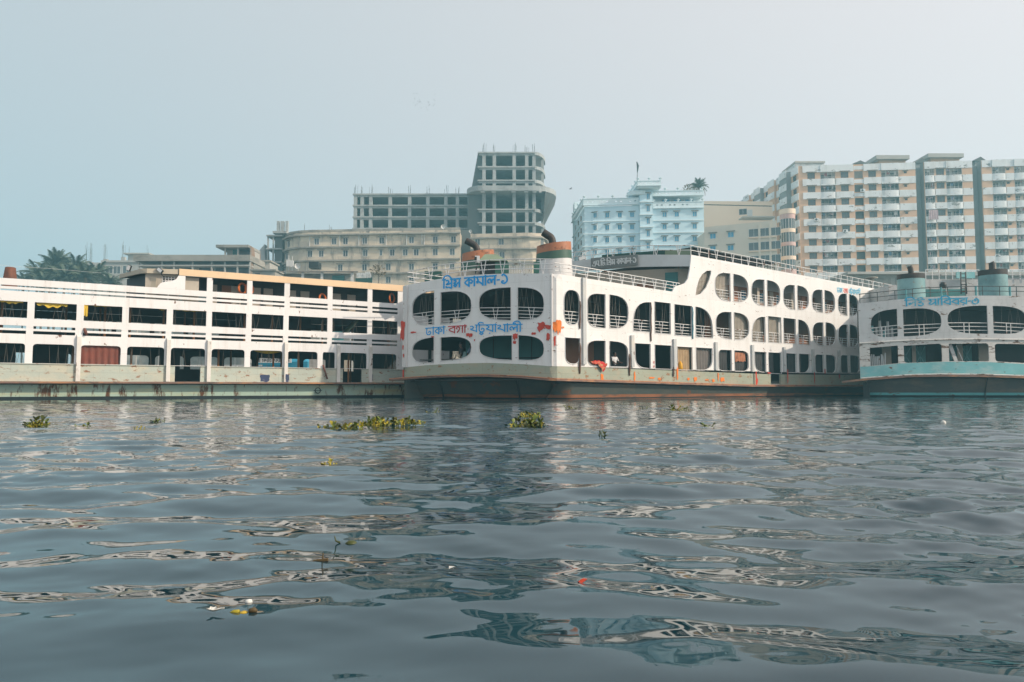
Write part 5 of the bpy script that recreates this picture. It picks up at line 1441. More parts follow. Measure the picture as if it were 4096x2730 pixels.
# man in white shirt at the side opening
oo2 = near(1, 0, C4(575, 1080)); u = W.U(*C4(535, 1100)) + .50; b2 = W.pt(u, 1.10, -.45)
t = W.tan(u); T3 = Vector((t.x, t.y, 0)); N3 = Vector((W.nrm(u).x, W.nrm(u).y, 0))
hgt = W.Z(*C4(538, 1068)) - 1.10
k_ = hgt / 1.66
def fr4(a, b, c): v = (T3 * a + N3 * b + Vector((0, 0, c))) * k_; return tuple(v)
J3 = dict(pel=fr4(0, 0, .92), waist=fr4(0, .0, 1.08), chest=fr4(0, .02, 1.30), neck=fr4(0, .03, 1.45), chin=fr4(0.01, .06, 1.51), head=fr4(0.01, .05, 1.58), crown=fr4(0.01, .04, 1.66),
          shl=fr4(-.19, .02, 1.38), ell=fr4(-.26, .10, 1.14), wrl=fr4(-.14, .26, 1.0), pml=fr4(-.09, .31, .99), shr=fr4(.19, .02, 1.38), elr=fr4(.27, .10, 1.15), wrr=fr4(.26, .32, 1.04), pmr=fr4(.27, .40, 1.03),
          hpl=fr4(-.09, 0, .88), knl=fr4(-.10, .03, .48), anl=fr4(-.10, -.01, .08), tol=fr4(-.11, .14, .035), hpr=fr4(.09, 0, .88), knr=fr4(.10, .03, .48), anr=fr4(.10, -.01, .08), tor=fr4(.11, .14, .035))
person(b2, J3, RAD, ('shirt_white', 'trouser_dark'), 'hair', 'person in white shirt standing at a lower opening of the middle ferry', N3)

# ================================================================== floating plants and litter
mat('leaf_green', (.11, .15, .016), .45, .35, 6)
mat('leaf_yellow', (.36, .30, .02), .45, .3, 6)
mat('leaf_olive', (.06, .075, .014), .5, .3, 6)
def leaf_mesh(w, l, cup, seed):
    rg = random.Random(seed); mb = MB(); n = 7
    rows = []
    for i in range(n):
        t = i / (n - 1); ww = w * math.sin(math.pi * (.12 + .86 * t) ** .8) * .5 + .004
        y = l * .45 + l * .55 * t
        zc = l * (.55 + .35 * math.sin(t * 2.2)) + rg.uniform(-.004, .004)
        rows.append([(-ww, y * .55, zc + cup * ww), (0, y * .55 + .01, zc - .01), (ww, y * .55, zc + cup * ww * .8)])
    mb.grid(rows)
    mb.tube([(0, 0, -.01), (0, l * .12, l * .3), (0, l * .28, l * .56)], [.012, .016, .006], 5)
    return mb.mesh(True, 'leaf')
LEAVES = []
for k, (m_, w, l) in enumerate((('leaf_green', .10, .13), ('leaf_yellow', .09, .12), ('leaf_olive', .10, .14), ('leaf_yellow', .07, .10), ('leaf_green', .08, .17))):
    me = leaf_mesh(w, l, .5, k); me.materials.append(MATS[m_]); LEAVES.append(me)
def wz(x, y): 
    """point of the mean water surface under a pixel"""
    d = ray(x, y); t = -HC / d.z; return Vector((d.x * t, d.y * t, wave_z(d.x * t, d.y * t)))
def clump(x0, x1, y, depth, n, label, tall=1.0, yellow=.4, seed=0, sc=1.0):
    rg = random.Random(seed)
    a, b = wz(x0, y), wz(x1, y); L_ = (b - a).length
    root = empty('water_hyacinth', (a + b) / 2, label, 'floating plant', 'water hyacinth drifting on the river')
    for i in range(n):
        t = rg.random(); q = a.lerp(b, t) + Vector((0, rg.uniform(-.5, .5) * depth, 0)); q.z = wave_z(q.x, q.y) - .01
        me = LEAVES[rg.choice((1, 3)) if rg.random() < yellow else rg.choice((0, 2, 4))]
        bulge = .6 + .5 * math.sin(math.pi * t) * (.6 + .4 * math.sin(t * 17 + seed)) + rg.uniform(-.3, .3)
        s = .66 * sc * bulge * rg.uniform(.8, 1.25) * tall
        M_ = Matrix.Translation(q) @ Matrix.Rotation(rg.uniform(0, 6.28), 4, 'Z') @ Matrix.Rotation(-rg.uniform(-.3, 1.15), 4, 'X') @ Matrix.Scale(s, 4)
        link('leaf', me, root, None, M_)
    return root
clump(1268, 1440, 1716, .45, 95, 'left lobe of the largest water hyacinth raft, mid river', .9, .35, 1, 1.15)
clump(1420, 1700, 1700, .6, 175, 'long right lobe of the largest water hyacinth raft, mid river', .95, .55, 2, 1.2)
clump(1700, 1765, 1651, .4, 14, 'small pale hyacinth tuft right behind the largest raft', .7, .3, 3, 1.3)
clump(2082, 2160, 1667, .5, 42, 'yellow hyacinth tuft, the farther of two below the bow corner', .9, .8, 4, 1.5)
clump(2045, 2172, 1702, .5, 62, 'green hyacinth tuft, the nearer of two below the bow corner', 1.1, .35, 5, 1.25)
clump(110, 188, 1704, .3, 38, 'tall hyacinth tuft at the left edge of the picture', 1.2, .45, 6, 1.1)
clump(308, 362, 1708, .2, 14, 'low dark hyacinth tuft second from the left edge', .8, .2, 7, .9)
clump(612, 655, 1690, .2, 12, 'bushy hyacinth tuft between the left edge and the large raft', 1.0, .1, 8, 1.1)
clump(545, 575, 1716, .12, 7, 'tiny yellow hyacinth sprig left of the bushy tuft', .8, .8, 9, .8)
clump(1296, 1340, 1862, .10, 9, 'lone yellow hyacinth sprig on the near water', 1.0, .8, 10, .75)
clump(2652, 2750, 1643, .6, 40, 'dark green hyacinth raft before the side of the middle ferry', .8, .2, 11, 1.5)
clump(2262, 2296, 1636, .4, 8, 'thin hyacinth tuft just right of the bow reflection', .8, .3, 12, 1.5)
clump(2396, 2445, 1745, .2, 9, 'dark hyacinth sprig on open water right of the bow', .8, .15, 13, .9)
clump(2826, 2850, 1706, .12, 7, 'upright dark hyacinth sprig farthest right', 1.3, .2, 14, .9)
clump(2555, 2590, 1635, .3, 8, 'faint hyacinth tuft close to the hull of the middle ferry', .7, .4, 15, 1.4)
clump(2785, 2830, 1640, .3, 8, 'faint hyacinth tuft right of the dark green raft', .6, .3, 16, 1.4)
mat('fruit', (.48, .33, .03), .4, .15, 8); mat('petal', (.62, .62, .58), .6, .1, 8); mat('stem_brown', (.10, .07, .03), .6, .2, 8); mat('litter_red', (.6, .06, .02), .5, .1, 5)
c = wz(975, 2474); r_ = empty('fallen_fruit', c, 'yellow fruit with brown calyx floating on the near water', 'fruit')
mb = MB(); mb.lathe((c.x, c.y, c.z + -.012), [(0, 0), (.009, .002), (.012, .008), (.009, .014), (0, .016)], 12); mb.build('flesh', MATS['fruit'], r_, True)
mb = MB(); mb.tube([c + Vector((.012, 0, .003)), c + Vector((.024, .003, .005)), c + Vector((.031, .002, .003))], [.006, .007, .003], 8); mb.build('calyx', MATS['stem_brown'], r_, True)
mb = MB(); mb.tube([c + Vector((-.012, 0, .002)), c + Vector((-.027, .004, .0)), c + Vector((-.036, 0, -.003))], [.005, .005, .002], 8); mb.build('stalk', MATS['leaf_yellow'], r_, True)
c = wz(852, 2482); mb = MB()
for k, (dx, dy, l) in enumerate(((.9, .1, .026), (-.6, .6, .017), (-.7, -.4, .015), (.2, .8, .011))):
    d_ = Vector((dx, dy, 0)).normalized(); s2 = Vector((-d_.y, d_.x, 0))
    mb.grid([[c + d_ * l * t_ + s2 * .006 * math.sin(math.pi * min(1, t_ + .1)) * w_ + Vector((0, 0, .006 + .006 * t_ + abs(w_) * .004)) for w_ in (-1, 0, 1)] for t_ in (0, .3, .6, .85, 1)])
tag(mb.build('fallen_blossom', MATS['petal'], None, True), 'white blossom floating left of the yellow fruit', 'blossom')
c = wz(995, 2424); mb = MB(); mb.lathe((c.x, c.y, c.z + -.004), [(0, 0), (.010, .003), (.008, .010), (0, .012)], 8); tag(mb.build('fallen_petal', MATS['petal'], None, True), 'tiny white petal floating above the yellow fruit', 'petal')
c = wz(1405, 2172); r_ = empty('floating_seed_pod', c, 'brown seed pod with a stalk floating by the dark reflection', 'seed pod')
mb = MB(); mb.lathe((c.x, c.y, c.z + -.012), [(0, 0), (.018, .003), (.022, .011), (.012, .018), (0, .020)], 10); mb.build('pod', MATS['leaf_olive'], r_, True)
mb = MB(); mb.tube([c + Vector((-.04, 0, .0)), c + Vector((-.055, .0, .006)), c + Vector((-.06, .0, .022))], [.004, .003, .002], 5); mb.build('stalk', MATS['leaf_olive'], r_)
c = wz(1290, 2240); mb = MB(); mb.tube([c + Vector((-.03, 0, 0)), c + Vector((.018, 0, .004))], [.004, .006], 5); mb.tube([c + Vector((.0, 0, 0)), c + Vector((.002, 0, .026))], [.003, .002], 5); tag(mb.build('floating_twig', MATS['stem_brown']), 'short twig with an upright stub on the near water', 'twig')
c = wz(2330, 2338); mb = MB(); mb.grid([[c + Vector((x * .013, y * .005, .006 + .006 * math.sin(x * 2 + y))) for x in (-1, -.3, .4, 1)] for y in (-1, 0, 1)]); tag(mb.build('red_wrapper', MATS['litter_red'], None, True), 'scrap of red wrapper floating right of the dark reflection', 'litter')
c = wz(1810, 2268); mb = MB(); mb.grid([[c + Vector((x * .011, y * .005, .004 + .005 * math.cos(x + y))) for x in (-1, -.3, .4, 1)] for y in (-1, 0, 1)]); tag(mb.build('pale_wrapper', MATS['petal'], None, True), 'scrap of pale wrapper floating inside the dark reflection', 'litter')
c = wz(3774, 1697); mb = MB(); mb.lathe((c.x, c.y, c.z + -.02), [(0, 0), (.03, .02), (.04, .05), (.025, .08), (0, .09)], 10); tag(mb.build('float_bottle', MATS['petal'], None, True), 'small white float bobbing on the right part of the river', 'float')

# ================================================================== birds
mat('bird_dark', (.05, .05, .05), .7, .1, 3)
def bird(c, s, yaw, flap, label, group=None):
    mb = MB()
    mb.tube([(-.5, 0, 0), (-.1, 0, .02), (.25, 0, .03), (.5, 0, .0)], [.03, .11, .09, .02], 6)
    for sd_ in (-1, 1):
        mb.add([(.25, 0, .03), (-.15, 0, .03), (-.1, sd_ * .5, .03 + flap * .3), (.28, sd_ * .45, .05 + flap * .3), (-.05, sd_ * 1.05, .02 + flap * .45)], [(0, 1, 2, 3), (3, 2, 4)])
    me = mb.mesh(False, 'bird')
    o = link('bird', me, None, MATS['bird_dark'], Matrix.Translation(c) @ Matrix.Rotation(yaw, 4, 'Z') @ Matrix.Scale(s, 4))
    return tag(o, label, 'bird', group)
rg = random.Random(3)
for i in range(26):
    bird(at(rg.gauss(1682, 28), rg.gauss(412, 17), 170 + rg.uniform(-8, 8)), .22, rg.uniform(0, 6), rg.uniform(-.5, 1), 'tiny dark bird in the loose flock high in the sky', 'flock of birds high in the sky')
bird(at(2281, 757, 120), .55, .5, .6, 'lone dark bird gliding right of the unfinished tower')
# ================================================================== the far bank
STN = (.16, .15, .14)
mat('cream_wall', (.66, .56, .43), .85, .12, .12, (.36, .32, .28), .56, (.22, .22, .45), .30, (.20, .19, .175), .44, (.7, .7, .16), .14)
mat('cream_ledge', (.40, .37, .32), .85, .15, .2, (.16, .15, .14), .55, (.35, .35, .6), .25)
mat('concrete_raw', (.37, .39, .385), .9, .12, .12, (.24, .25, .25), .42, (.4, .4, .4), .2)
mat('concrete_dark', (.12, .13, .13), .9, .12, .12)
mat('sky_blue_wall', (.58, .76, .84), .8, .04, .08, (.53, .71, .80), .3, (.2, .2, .1), .3)
mat('sky_blue_trim', (.68, .80, .84), .8, .05, .2)
mat('blue_pane', (.05, .32, .52), .3, .1, .5, spec=.6)
mat('dull_pane', (.10, .115, .12), .15, .25, .4, spec=.6)
mat('dark_pane', (.05, .055, .06), .15, .3, .4, spec=.6)
mat('window_white', (.60, .60, .58), .6, .05, 1)
mat('window_brown', (.14, .11, .09), .6, .1, 1)
mat('hood_grey', (.26, .25, .23), .9, .1, .5)
mat('apartment_white', (.76, .79, .80), .85, .06, .15, (.56, .57, .55), .42, (.5, .5, .14), .25, (.22, .22, .21), .24, (.5, .5, 1.1), .06)
mat('apartment_orange', (.68, .44, .29), .85, .06, .15, (.50, .31, .19), .3, (.3, .3, .15), .25)
mat('apartment_recess', (.26, .28, .28), .9, .15, .3)
mat('beige_block', (.72, .65, .54), .85, .05, .1, (.55, .51, .45), .3, (.12, .12, .25), .3)
mat('peach_block', (.86, .68, .52), .85, .04, .1)
mat('pink_band', (.62, .42, .38), .85, .05, .2)
mat('grey_old', (.33, .32, .29), .9, .15, .15, (.17, .165, .15), .46, (.3, .3, .5), .2)
mat('grey_pale', (.42, .41, .38), .9, .1, .15)
mat('tin_roof', (.24, .22, .20), .7, .2, .4, (.16, .11, .08), .4, (.5, .5, .5), .2)
mat('laundry_a', (.62, .62, .60), .8, .1, 2); mat('laundry_b', (.35, .12, .12), .8, .1, 2); mat('laundry_c', (.12, .2, .32), .8, .1, 2); mat('laundry_d', (.55, .40, .42), .8, .15, 3)
LAU = ['laundry_a', 'laundry_a', 'laundry_b', 'laundry_c', 'laundry_d']

PROTO = {}
def win_proto(w, h, fm_, pm_, hm_, panes=2, hood=True):
    k = (round(w, 2), round(h, 2), fm_, pm_, hm_, panes, hood)
    if k in PROTO: return PROTO[k]
    t = .07
    mb = MB()
    for x0, x1, z0, z1 in ((-w / 2, -w / 2 + t, -h / 2, h / 2), (w / 2 - t, w / 2, -h / 2, h / 2), (-w / 2 + t, w / 2 - t, h / 2 - t, h / 2), (-w / 2 + t, w / 2 - t, -h / 2, -h / 2 + t)): mb.box(x0, x1, -.04, .14, z0, z1)
    for j in range(1, panes): x = -w / 2 + w * j / panes; mb.box(x - .03, x + .03, -.02, .1, -h / 2 + t, h / 2 - t)
    fr = mb.mesh(); fr.materials.append(MATS[fm_])
    pw = (w - 2 * t) / panes
    mb = MB(); mb.box(-pw / 2 + .02, pw / 2 - .02, .04, .07, -h / 2 + t, h / 2 - t); pn = mb.mesh(); pn.materials.append(MATS[pm_])
    hd = None
    if hood: mb = MB(); mb.box(-w / 2 - .28, w / 2 + .28, -.42, -.0, h / 2 + .10, h / 2 + .2); hd = mb.mesh(); hd.materials.append(MATS[hm_])
    PROTO[k] = (fr, pn, hd, w, h, panes, pw, t)
    return PROTO[k]
def wall_M(wall, u, z, off):
    n, t = wall.nrm(u), wall.tan(u); p = wall.pt(u, z, off)
    return Matrix(((t.x, -n.x, 0, p.x), (t.y, -n.y, 0, p.y), (0, 0, 1, p.z), (0, 0, 0, 1)))
def put_window(wall, u, z, pr, parent, off=0.0, openpane=None):
    fr, pn, hd, w, h, panes, pw, t = pr
    M_ = wall_M(wall, u, z, off)
    o = link('window', fr, parent, None, M_)
    for j in range(panes):
        link('pane', pn, o, None, M_ @ Matrix.Translation((-w / 2 + t + pw * (j + .5), .012 * j, 0)))
    if hd: link('hood', hd, o, None, M_)
    return o
def hole(u, z, w, h): return [(u - w / 2, z - h / 2), (u + w / 2, z - h / 2), (u + w / 2, z + h / 2), (u - w / 2, z + h / 2)]
def ledge(wall, u0, u1, z, h, o0, o1, m_, parent, name='ledge', n=None):
    us = [u0] + [c for c in wall.c if u0 + .05 < c < u1 - .05] + [u1]
    rows = [[wall.pt(u, z + dz, of) for u in us] for dz, of in ((0, o0), (0, o1), (h, o1), (h, o0))]
    mb = MB(); mb.grid(rows + [rows[0]]); return mb.build(name, m_, parent)
def rods(c, n, h, spread, m_, parent, seed=0):
    rg = random.Random(seed); mb = MB()
    for i in range(n):
        x, y = rg.uniform(-spread, spread), rg.uniform(-spread, spread)
        mb.bar((c.x + x, c.y + y, c.z - .3), (c.x + x + rg.uniform(-.15, .15), c.y + y, c.z + h * rg.uniform(.6, 1.1)), .035, 3)
    o = mb.build('reinforcing_rods', m_, parent); o['kind'] = 'stuff'; return o
G0 = 2.0
def body(name, pts, z1, m_, parent): return slab(name, pts, G0, z1, m_, parent)

# ---- long cream building
WC = Wall([dpt(1113, 175), dpt(1116, 169), dpt(1128, 165), dpt(1150, 162.6), dpt(1185, 161.2), dpt(1240, 160.5), dpt(1838, 158)])
bc = empty('cream_building', WC.pt(10, G0), 'long stained cream building with rounded left end and ledges between storeys', 'building')
zt = WC.Z(1400, 926)
rows_ = [(965, [1156, 1267, 1336, 1382, 1459, 1527, 1646, 1741, 1814]), (1014, [1148, 1240, 1285, 1382, 1461, 1524, 1569, 1621, 1665, 1741, 1809]), (1071, [1140, 1361, 1458, 1553, 1646, 1741, 1808]), (1122, [1260, 1330, 1480, 1553, 1646, 1741])]
pr = win_proto(1.15, 1.45, 'window_white', 'dull_pane', 'hood_grey'); pr2 = win_proto(1.15, 1.45, 'window_white', 'dark_pane', 'hood_grey'); pr3 = win_proto(.62, 1.3, 'window_white', 'dull_pane', 'hood_grey', 1)
hs_, pl = [], []
for y, xs in rows_:
    for i, x in enumerate(xs):
        u = WC.U(x, y); z = WC.Z(1400, y); p = pr3 if x == 1524 else (pr2 if (i * 7 + y) % 5 < 2 else pr)
        hs_.append(hole(u, z, p[3], p[4])); pl.append((u, z, p))
panel('wall', WC, [(0, G0), (WC.len, G0), (WC.len, zt), (0, zt)], hs_, .3, MATS['cream_wall'], bc, step=3.0)
for u, z, p in pl: put_window(WC, u, z, p, bc)
body('core', [tuple(WC.pt(u, 0, -.31).xy) for u in WC.c] + [tuple(Vector(dpt(1838, 158)) + Vector((0, 16))), tuple(Vector(dpt(1113, 175)) + Vector((1.5, 4)))], zt - .6, MATS['cream_wall'], bc)
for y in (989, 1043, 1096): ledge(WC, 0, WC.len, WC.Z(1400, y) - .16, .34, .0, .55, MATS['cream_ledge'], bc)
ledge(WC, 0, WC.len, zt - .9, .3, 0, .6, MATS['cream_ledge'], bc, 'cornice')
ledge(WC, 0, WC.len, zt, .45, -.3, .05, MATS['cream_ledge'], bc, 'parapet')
for x in (1240, 1359, 1436, 1545, 1627, 1688, 1697):
    u = WC.U(x, 960); mb = MB(); mb.tube([WC.pt(u, zt - .8, .12), WC.pt(u, WC.Z(1400, 989) + .2, .12)], .09, 6); mb.build('drain_pipe', MATS['window_white'], bc)
rods(WC.pt(WC.U(1218, 920), zt + .4), 2, 1.6, .2, MATS['concrete_dark'], bc, 1); rods(WC.pt(WC.U(1318, 920), zt + .4), 4, 1.0, .5, MATS['concrete_dark'], bc, 2)
# ---- cream block right of the slot
WC2 = Wall([dpt(1880, 158.5), dpt(2120, 157), dpt(2165, 157.6), dpt(2182, 159.5), dpt(2187, 163), dpt(2188, 170)])
b2_ = empty('cream_building', WC2.pt(3, G0), 'smaller cream block under the unfinished tower with rounded right end', 'building')
zt2_ = WC2.Z(2000, 934); hs_, pl = [], []
for y, xs in ((968, [1910, 2005, 2168]), (1022, [2008]), (1075, [1910, 2005])):
    for x in xs: u, z = WC2.U(x, y), WC2.Z(2000, y); hs_.append(hole(u, z, 1.15, 1.45)); pl.append((u, z))
panel('wall', WC2, [(0, G0), (WC2.len, G0), (WC2.len, zt2_), (0, zt2_)], hs_, .3, MATS['cream_wall'], b2_, step=3.0)
for u, z in pl: put_window(WC2, u, z, pr, b2_)
body('core', [tuple(WC2.pt(u, 0, -.31).xy) for u in WC2.c] + [tuple(Vector(dpt(1880, 158.5)) + Vector((0, 12)))], zt2_ - .5, MATS['cream_wall'], b2_)
for y in (952, 998, 1052): ledge(WC2, 0, WC2.len, WC2.Z(2000, y) - .15, .32, 0, .5, MATS['cream_ledge'], b2_)
mb = MB(); p0, p1 = Vector(dpt(1836, 162)), Vector(dpt(1884, 162)); mb.box(p0.x, p1.x, 162, 170, G0, WC.Z(1860, 905)); tag(mb.build('gap_block', MATS['concrete_dark']), 'dark recessed block closing the gap between the two cream buildings', 'building')  # dark block closing the gap between the cream buildings

# ---- unfinished concrete frames
def frame_building(label, D, x0, x1, slabs, cols, depth, left_over=0, right_over=0, back=True):
    r0 = empty('unfinished_building', Vector((*dpt((x0 + x1) / 2, D), G0)), label, 'building')
    a, b = dpt(x0, D)[0], dpt(x1, D)[0]
    zs = [at(2048, y, D).z for y in slabs]
    for z in zs:
        mb = MB(); mb.box(a, b, D - .6, D + depth, z - .35, z); mb.build('floor_slab', MATS['concrete_raw'], r0)
        mb = MB(); mb.box(a + .3, b - .3, D - .2, D + .2, z - .8, z - .35); mb.build('edge_beam', MATS['concrete_raw'], r0)
    for i in range(len(zs) - 1):
        for x in cols:
            cx = dpt(x, D)[0]; mb = MB(); mb.box(cx - .42, cx + .42, D - .3, D + .5, zs[i + 1], zs[i] - .36); mb.build('column', MATS['concrete_raw'], r0)
            if back:  # inner columns and walls: interior shade put into a darker concrete colour
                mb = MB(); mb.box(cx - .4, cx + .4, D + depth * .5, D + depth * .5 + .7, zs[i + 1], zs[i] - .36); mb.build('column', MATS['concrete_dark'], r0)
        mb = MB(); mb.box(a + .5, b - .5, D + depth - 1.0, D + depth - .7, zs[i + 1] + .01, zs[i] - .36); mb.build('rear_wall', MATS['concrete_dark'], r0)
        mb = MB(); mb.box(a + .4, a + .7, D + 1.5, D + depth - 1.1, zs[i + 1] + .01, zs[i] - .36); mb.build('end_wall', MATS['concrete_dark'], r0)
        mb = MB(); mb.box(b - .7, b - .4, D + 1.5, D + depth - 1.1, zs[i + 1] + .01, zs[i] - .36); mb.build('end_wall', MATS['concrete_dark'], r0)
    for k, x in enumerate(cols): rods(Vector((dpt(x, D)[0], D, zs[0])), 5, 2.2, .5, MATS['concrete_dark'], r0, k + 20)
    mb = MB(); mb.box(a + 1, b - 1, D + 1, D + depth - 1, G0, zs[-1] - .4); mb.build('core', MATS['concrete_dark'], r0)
    return r0, zs
frame_building('low unfinished concrete frame behind the long cream building', 185, 1402, 1880, [777, 822, 868, 914, 950], [1412, 1439, 1474, 1553, 1632, 1706, 1779, 1826], 18)
DT = 178
r0, zs = frame_building('tall unfinished concrete tower with overhanging slab', DT, 1908, 2142, [611, 668, 722, 758, 838, 891, 942], [1934, 1976, 2057, 2108, 2138], 16)
# rounded right ends, slanted left wall, the wide slab and its funnel-shaped soffit
for k, z in enumerate(zs):
    c = dpt(2140, DT)[0]; e = dpt(2189 if k not in (3,) else 2225, DT)[0]
    pts = [(c, DT - .6)] + [(c + (e - c) * math.sin(a * math.pi / 16), DT - .6 + 9 * (1 - math.cos(a * math.pi / 16)) * .9 + 0) for a in range(1, 9)] + [(c, DT + 12)]
    slab('rounded_slab', pts, z - .8, z - .01, MATS['concrete_raw'], r0)
    if k < len(zs) - 1:
        xx = dpt(2174, DT)[0]; mb = MB(); mb.box(xx - .35, xx + .35, DT + 2.6, DT + 3.4, zs[k + 1] - .01, z - .81); mb.build('column', MATS['concrete_raw'], r0)
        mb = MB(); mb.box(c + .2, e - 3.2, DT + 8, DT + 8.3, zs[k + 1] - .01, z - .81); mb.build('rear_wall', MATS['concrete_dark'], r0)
lx = [at(1911, 609, DT), at(1884, 756, DT)]
xr = dpt(1932, DT)[0]
mb = MB(); zz = [lx[0].z, lx[1].z]
P = [(lx[1].x, DT + 1, zz[1]), (xr, DT + 1, zz[1]), (xr, DT + 1, zz[0]), (lx[0].x, DT + 1, zz[0])]
mb.add(P + [(x, y + 12, z) for x, y, z in P], [(0, 1, 2, 3), (7, 6, 5, 4), (0, 3, 7, 4), (3, 2, 6, 7), (0, 4, 5, 1)]); mb.build('slanted_wall', MATS['concrete_dark'], r0)
z3 = zs[3]; a0, a1 = dpt(1862, DT)[0], dpt(2232, DT)[0]
pts = [(a0, DT + 2)] + [(a0 + 4 - 4 * math.cos(t * math.pi / 12), DT + 2 - 4.5 * math.sin(t * math.pi / 12)) for t in range(1, 7)] + [(a1 - 6 + 6 * math.sin(t * math.pi / 12), DT - 2.5 + 7 * (1 - math.cos(t * math.pi / 12))) for t in range(0, 7)] + [(a1, DT + 12), (a0, DT + 12)]
slab('wide_slab', pts, z3 - 1.0, z3 + .25, MATS['concrete_raw'], r0)
zb_ = at(2048, 880, DT).z; xb = dpt(2178, DT)[0]
top = [Vector((x, y + .15, z3 - 1.01)) for x, y in pts[7:15]]; bot = [Vector((min(v.x, xb) if v.x > xb else v.x, v.y + (3 if v.x < xb else 5), zb_)) for v in top]
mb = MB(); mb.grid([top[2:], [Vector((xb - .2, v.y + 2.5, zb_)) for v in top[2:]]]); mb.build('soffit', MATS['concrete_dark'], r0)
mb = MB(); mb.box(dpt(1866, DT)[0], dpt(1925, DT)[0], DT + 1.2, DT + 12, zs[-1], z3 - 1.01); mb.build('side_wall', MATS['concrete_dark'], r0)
for k in range(8):
    x = dpt((1930, 1974, 2054, 2105, 2138, 2165, 2178, 2176)[k], DT)[0]; mb = MB(); mb.box(x - .5, x + .5, DT - 2.2, DT - 1.9, z3 - 1.35, z3 - 1.1); mb.build('formwork_board', MATS['window_white'], r0)

# ---- narrow concrete tower left of the cream building
Dn = 165; rn = empty('concrete_tower', Vector((*dpt(1080, Dn), G0)), 'narrow bare concrete stair tower at the left end of the long cream building', 'building')
a, b = dpt(1062, Dn)[0], dpt(1118, Dn)[0]; ztn = at(1080, 938, Dn).z
mb = MB(); mb.box(a + 1.4, b, Dn, Dn + 6, G0, ztn); mb.build('core', MATS['concrete_dark'], rn)
for k in range(6):
    z = ztn - .3 - k * 3.0; mb = MB(); mb.box(a - .3, b + .1, Dn - .9, Dn + 4, z - .3, z); mb.build('floor_slab', MATS['concrete_raw'], rn)
    for x in (a, a + 1.2):
        mb = MB(); mb.box(x - .15, x + .15, Dn - .6, Dn - .2, z - 3.0, z - .31); mb.build('column', MATS['concrete_raw'], rn)
for x in (1100, 1117, 1135):
    cx = dpt(x, Dn)[0]; mb = MB(); mb.box(cx - .28 - .1 * (x == 1117), cx + .28 + .1 * (x == 1117), Dn - .3, Dn + .3, ztn - .5, at(x, 886, Dn).z); mb.build('column_stub', MATS['concrete_raw'], rn)
mb = MB(); mb.box(dpt(1084, Dn)[0], dpt(1140, Dn)[0], Dn - 1.2, Dn + 4, ztn, ztn + .5); mb.build('roof_slab', MATS['concrete_raw'], rn)
pts3 = [at(1037, 1003, Dn), at(1058, 978, Dn), at(1064, 1090, Dn), at(1037, 1090, Dn)]
mb = MB(); mb.add([tuple(p) for p in pts3] + [(p.x, p.y + 3, p.z) for p in pts3], [(3, 2, 1, 0), (0, 1, 5, 4), (1, 2, 6, 5), (0, 4, 7, 3)]); mb.build('canted_wing', MATS['concrete_raw'], rn)

# ---- old grey building at left with open galleries
Dg = 138; Cg = lambda x, y: (x / 2.139, 850 + y / 2.139)
rg_b = empty('gallery_building', Vector((*dpt(780, Dg), G0)), 'old grey concrete building with open galleries and a roof hut', 'building')
a, b = at(*Cg(1180, 400), Dg).x, at(*Cg(2140, 400), Dg).x
zA, zB, zC = at(*Cg(1500, 368), Dg).z, at(*Cg(1500, 412), Dg).z, at(*Cg(1500, 440), Dg).z
mb = MB(); mb.box(a, b, Dg + 2.0, Dg + 9, G0, zB - .2); mb.build('core', MATS['grey_old'], rg_b)
mb = MB(); mb.box(a - .6, b + .2, Dg - .5, Dg + 9.2, zB - .18, zA); mb.build('parapet', MATS['grey_old'], rg_b)
for zz in (zC - .2, zC - 3.4, zC - 6.6): mb = MB(); mb.box(a, b, Dg - .1, Dg + 2, zz - .28, zz); mb.build('floor_slab', MATS['grey_pale'], rg_b)
for x in (1185, 1383, 1487, 1646, 1810, 1922, 2030, 2136):
    cx = at(*Cg(x, 460), Dg).x; mb = MB(); mb.box(cx - .13, cx + .13, Dg, Dg + .3, G0, zB - .2); mb.build('column', MATS['grey_pale'], rg_b)
for x0, x1 in ((1260, 1335), (1415, 1480), (1530, 1640), (1705, 1800), (1845, 1915), (1935, 2025), (2040, 2130)):
    p0, p1 = at(*Cg(x0, 455), Dg + 1.9), at(*Cg(x1, 510), Dg + 1.9); mb = MB(); mb.box(p0.x, p1.x, Dg + 1.9, Dg + 1.99, p1.z - 1.0, p0.z); w_ = mb.build('window', MATS['dark_pane'], rg_b)
h0, h1 = at(*Cg(1925, 300), Dg + 2), at(*Cg(2145, 372), Dg + 2)
mb = MB(); mb.box(h0.x, h1.x, Dg + 3, Dg + 7, h1.z - .2, h0.z - .3); mb.build('roof_hut', MATS['grey_pale'], rg_b)
mb = MB(); mb.box(at(*Cg(1875, 300), Dg + 2).x, h1.x + .1, Dg + .4, Dg + 7, h0.z - .3, h0.z + .2); mb.build('hut_roof', MATS['grey_old'], rg_b)
for x0, x1, m_ in ((1992, 2030, 'teal_door'), (2048, 2138, 'dark_pane')):
    p0, p1 = at(*Cg(x0, 320), Dg + 2.9), at(*Cg(x1, 370), Dg + 2.9); mb = MB(); mb.box(p0.x, p1.x, Dg + 2.9, Dg + 2.99, p1.z, p0.z); mb.build('hut_opening', MATS[m_], rg_b)
for x in (1925, 2035, 2143): cx = at(*Cg(x, 330), Dg + 1).x; mb = MB(); mb.box(cx - .12, cx + .12, Dg + 1, Dg + 1.3, h1.z - .3, h0.z - .3); mb.build('hut_post', MATS['grey_pale'], rg_b)
p = [at(*Cg(2142, 290), Dg), at(*Cg(2222, 350), Dg + 10), at(*Cg(2222, 560), Dg + 10), at(*Cg(2142, 560), Dg)]
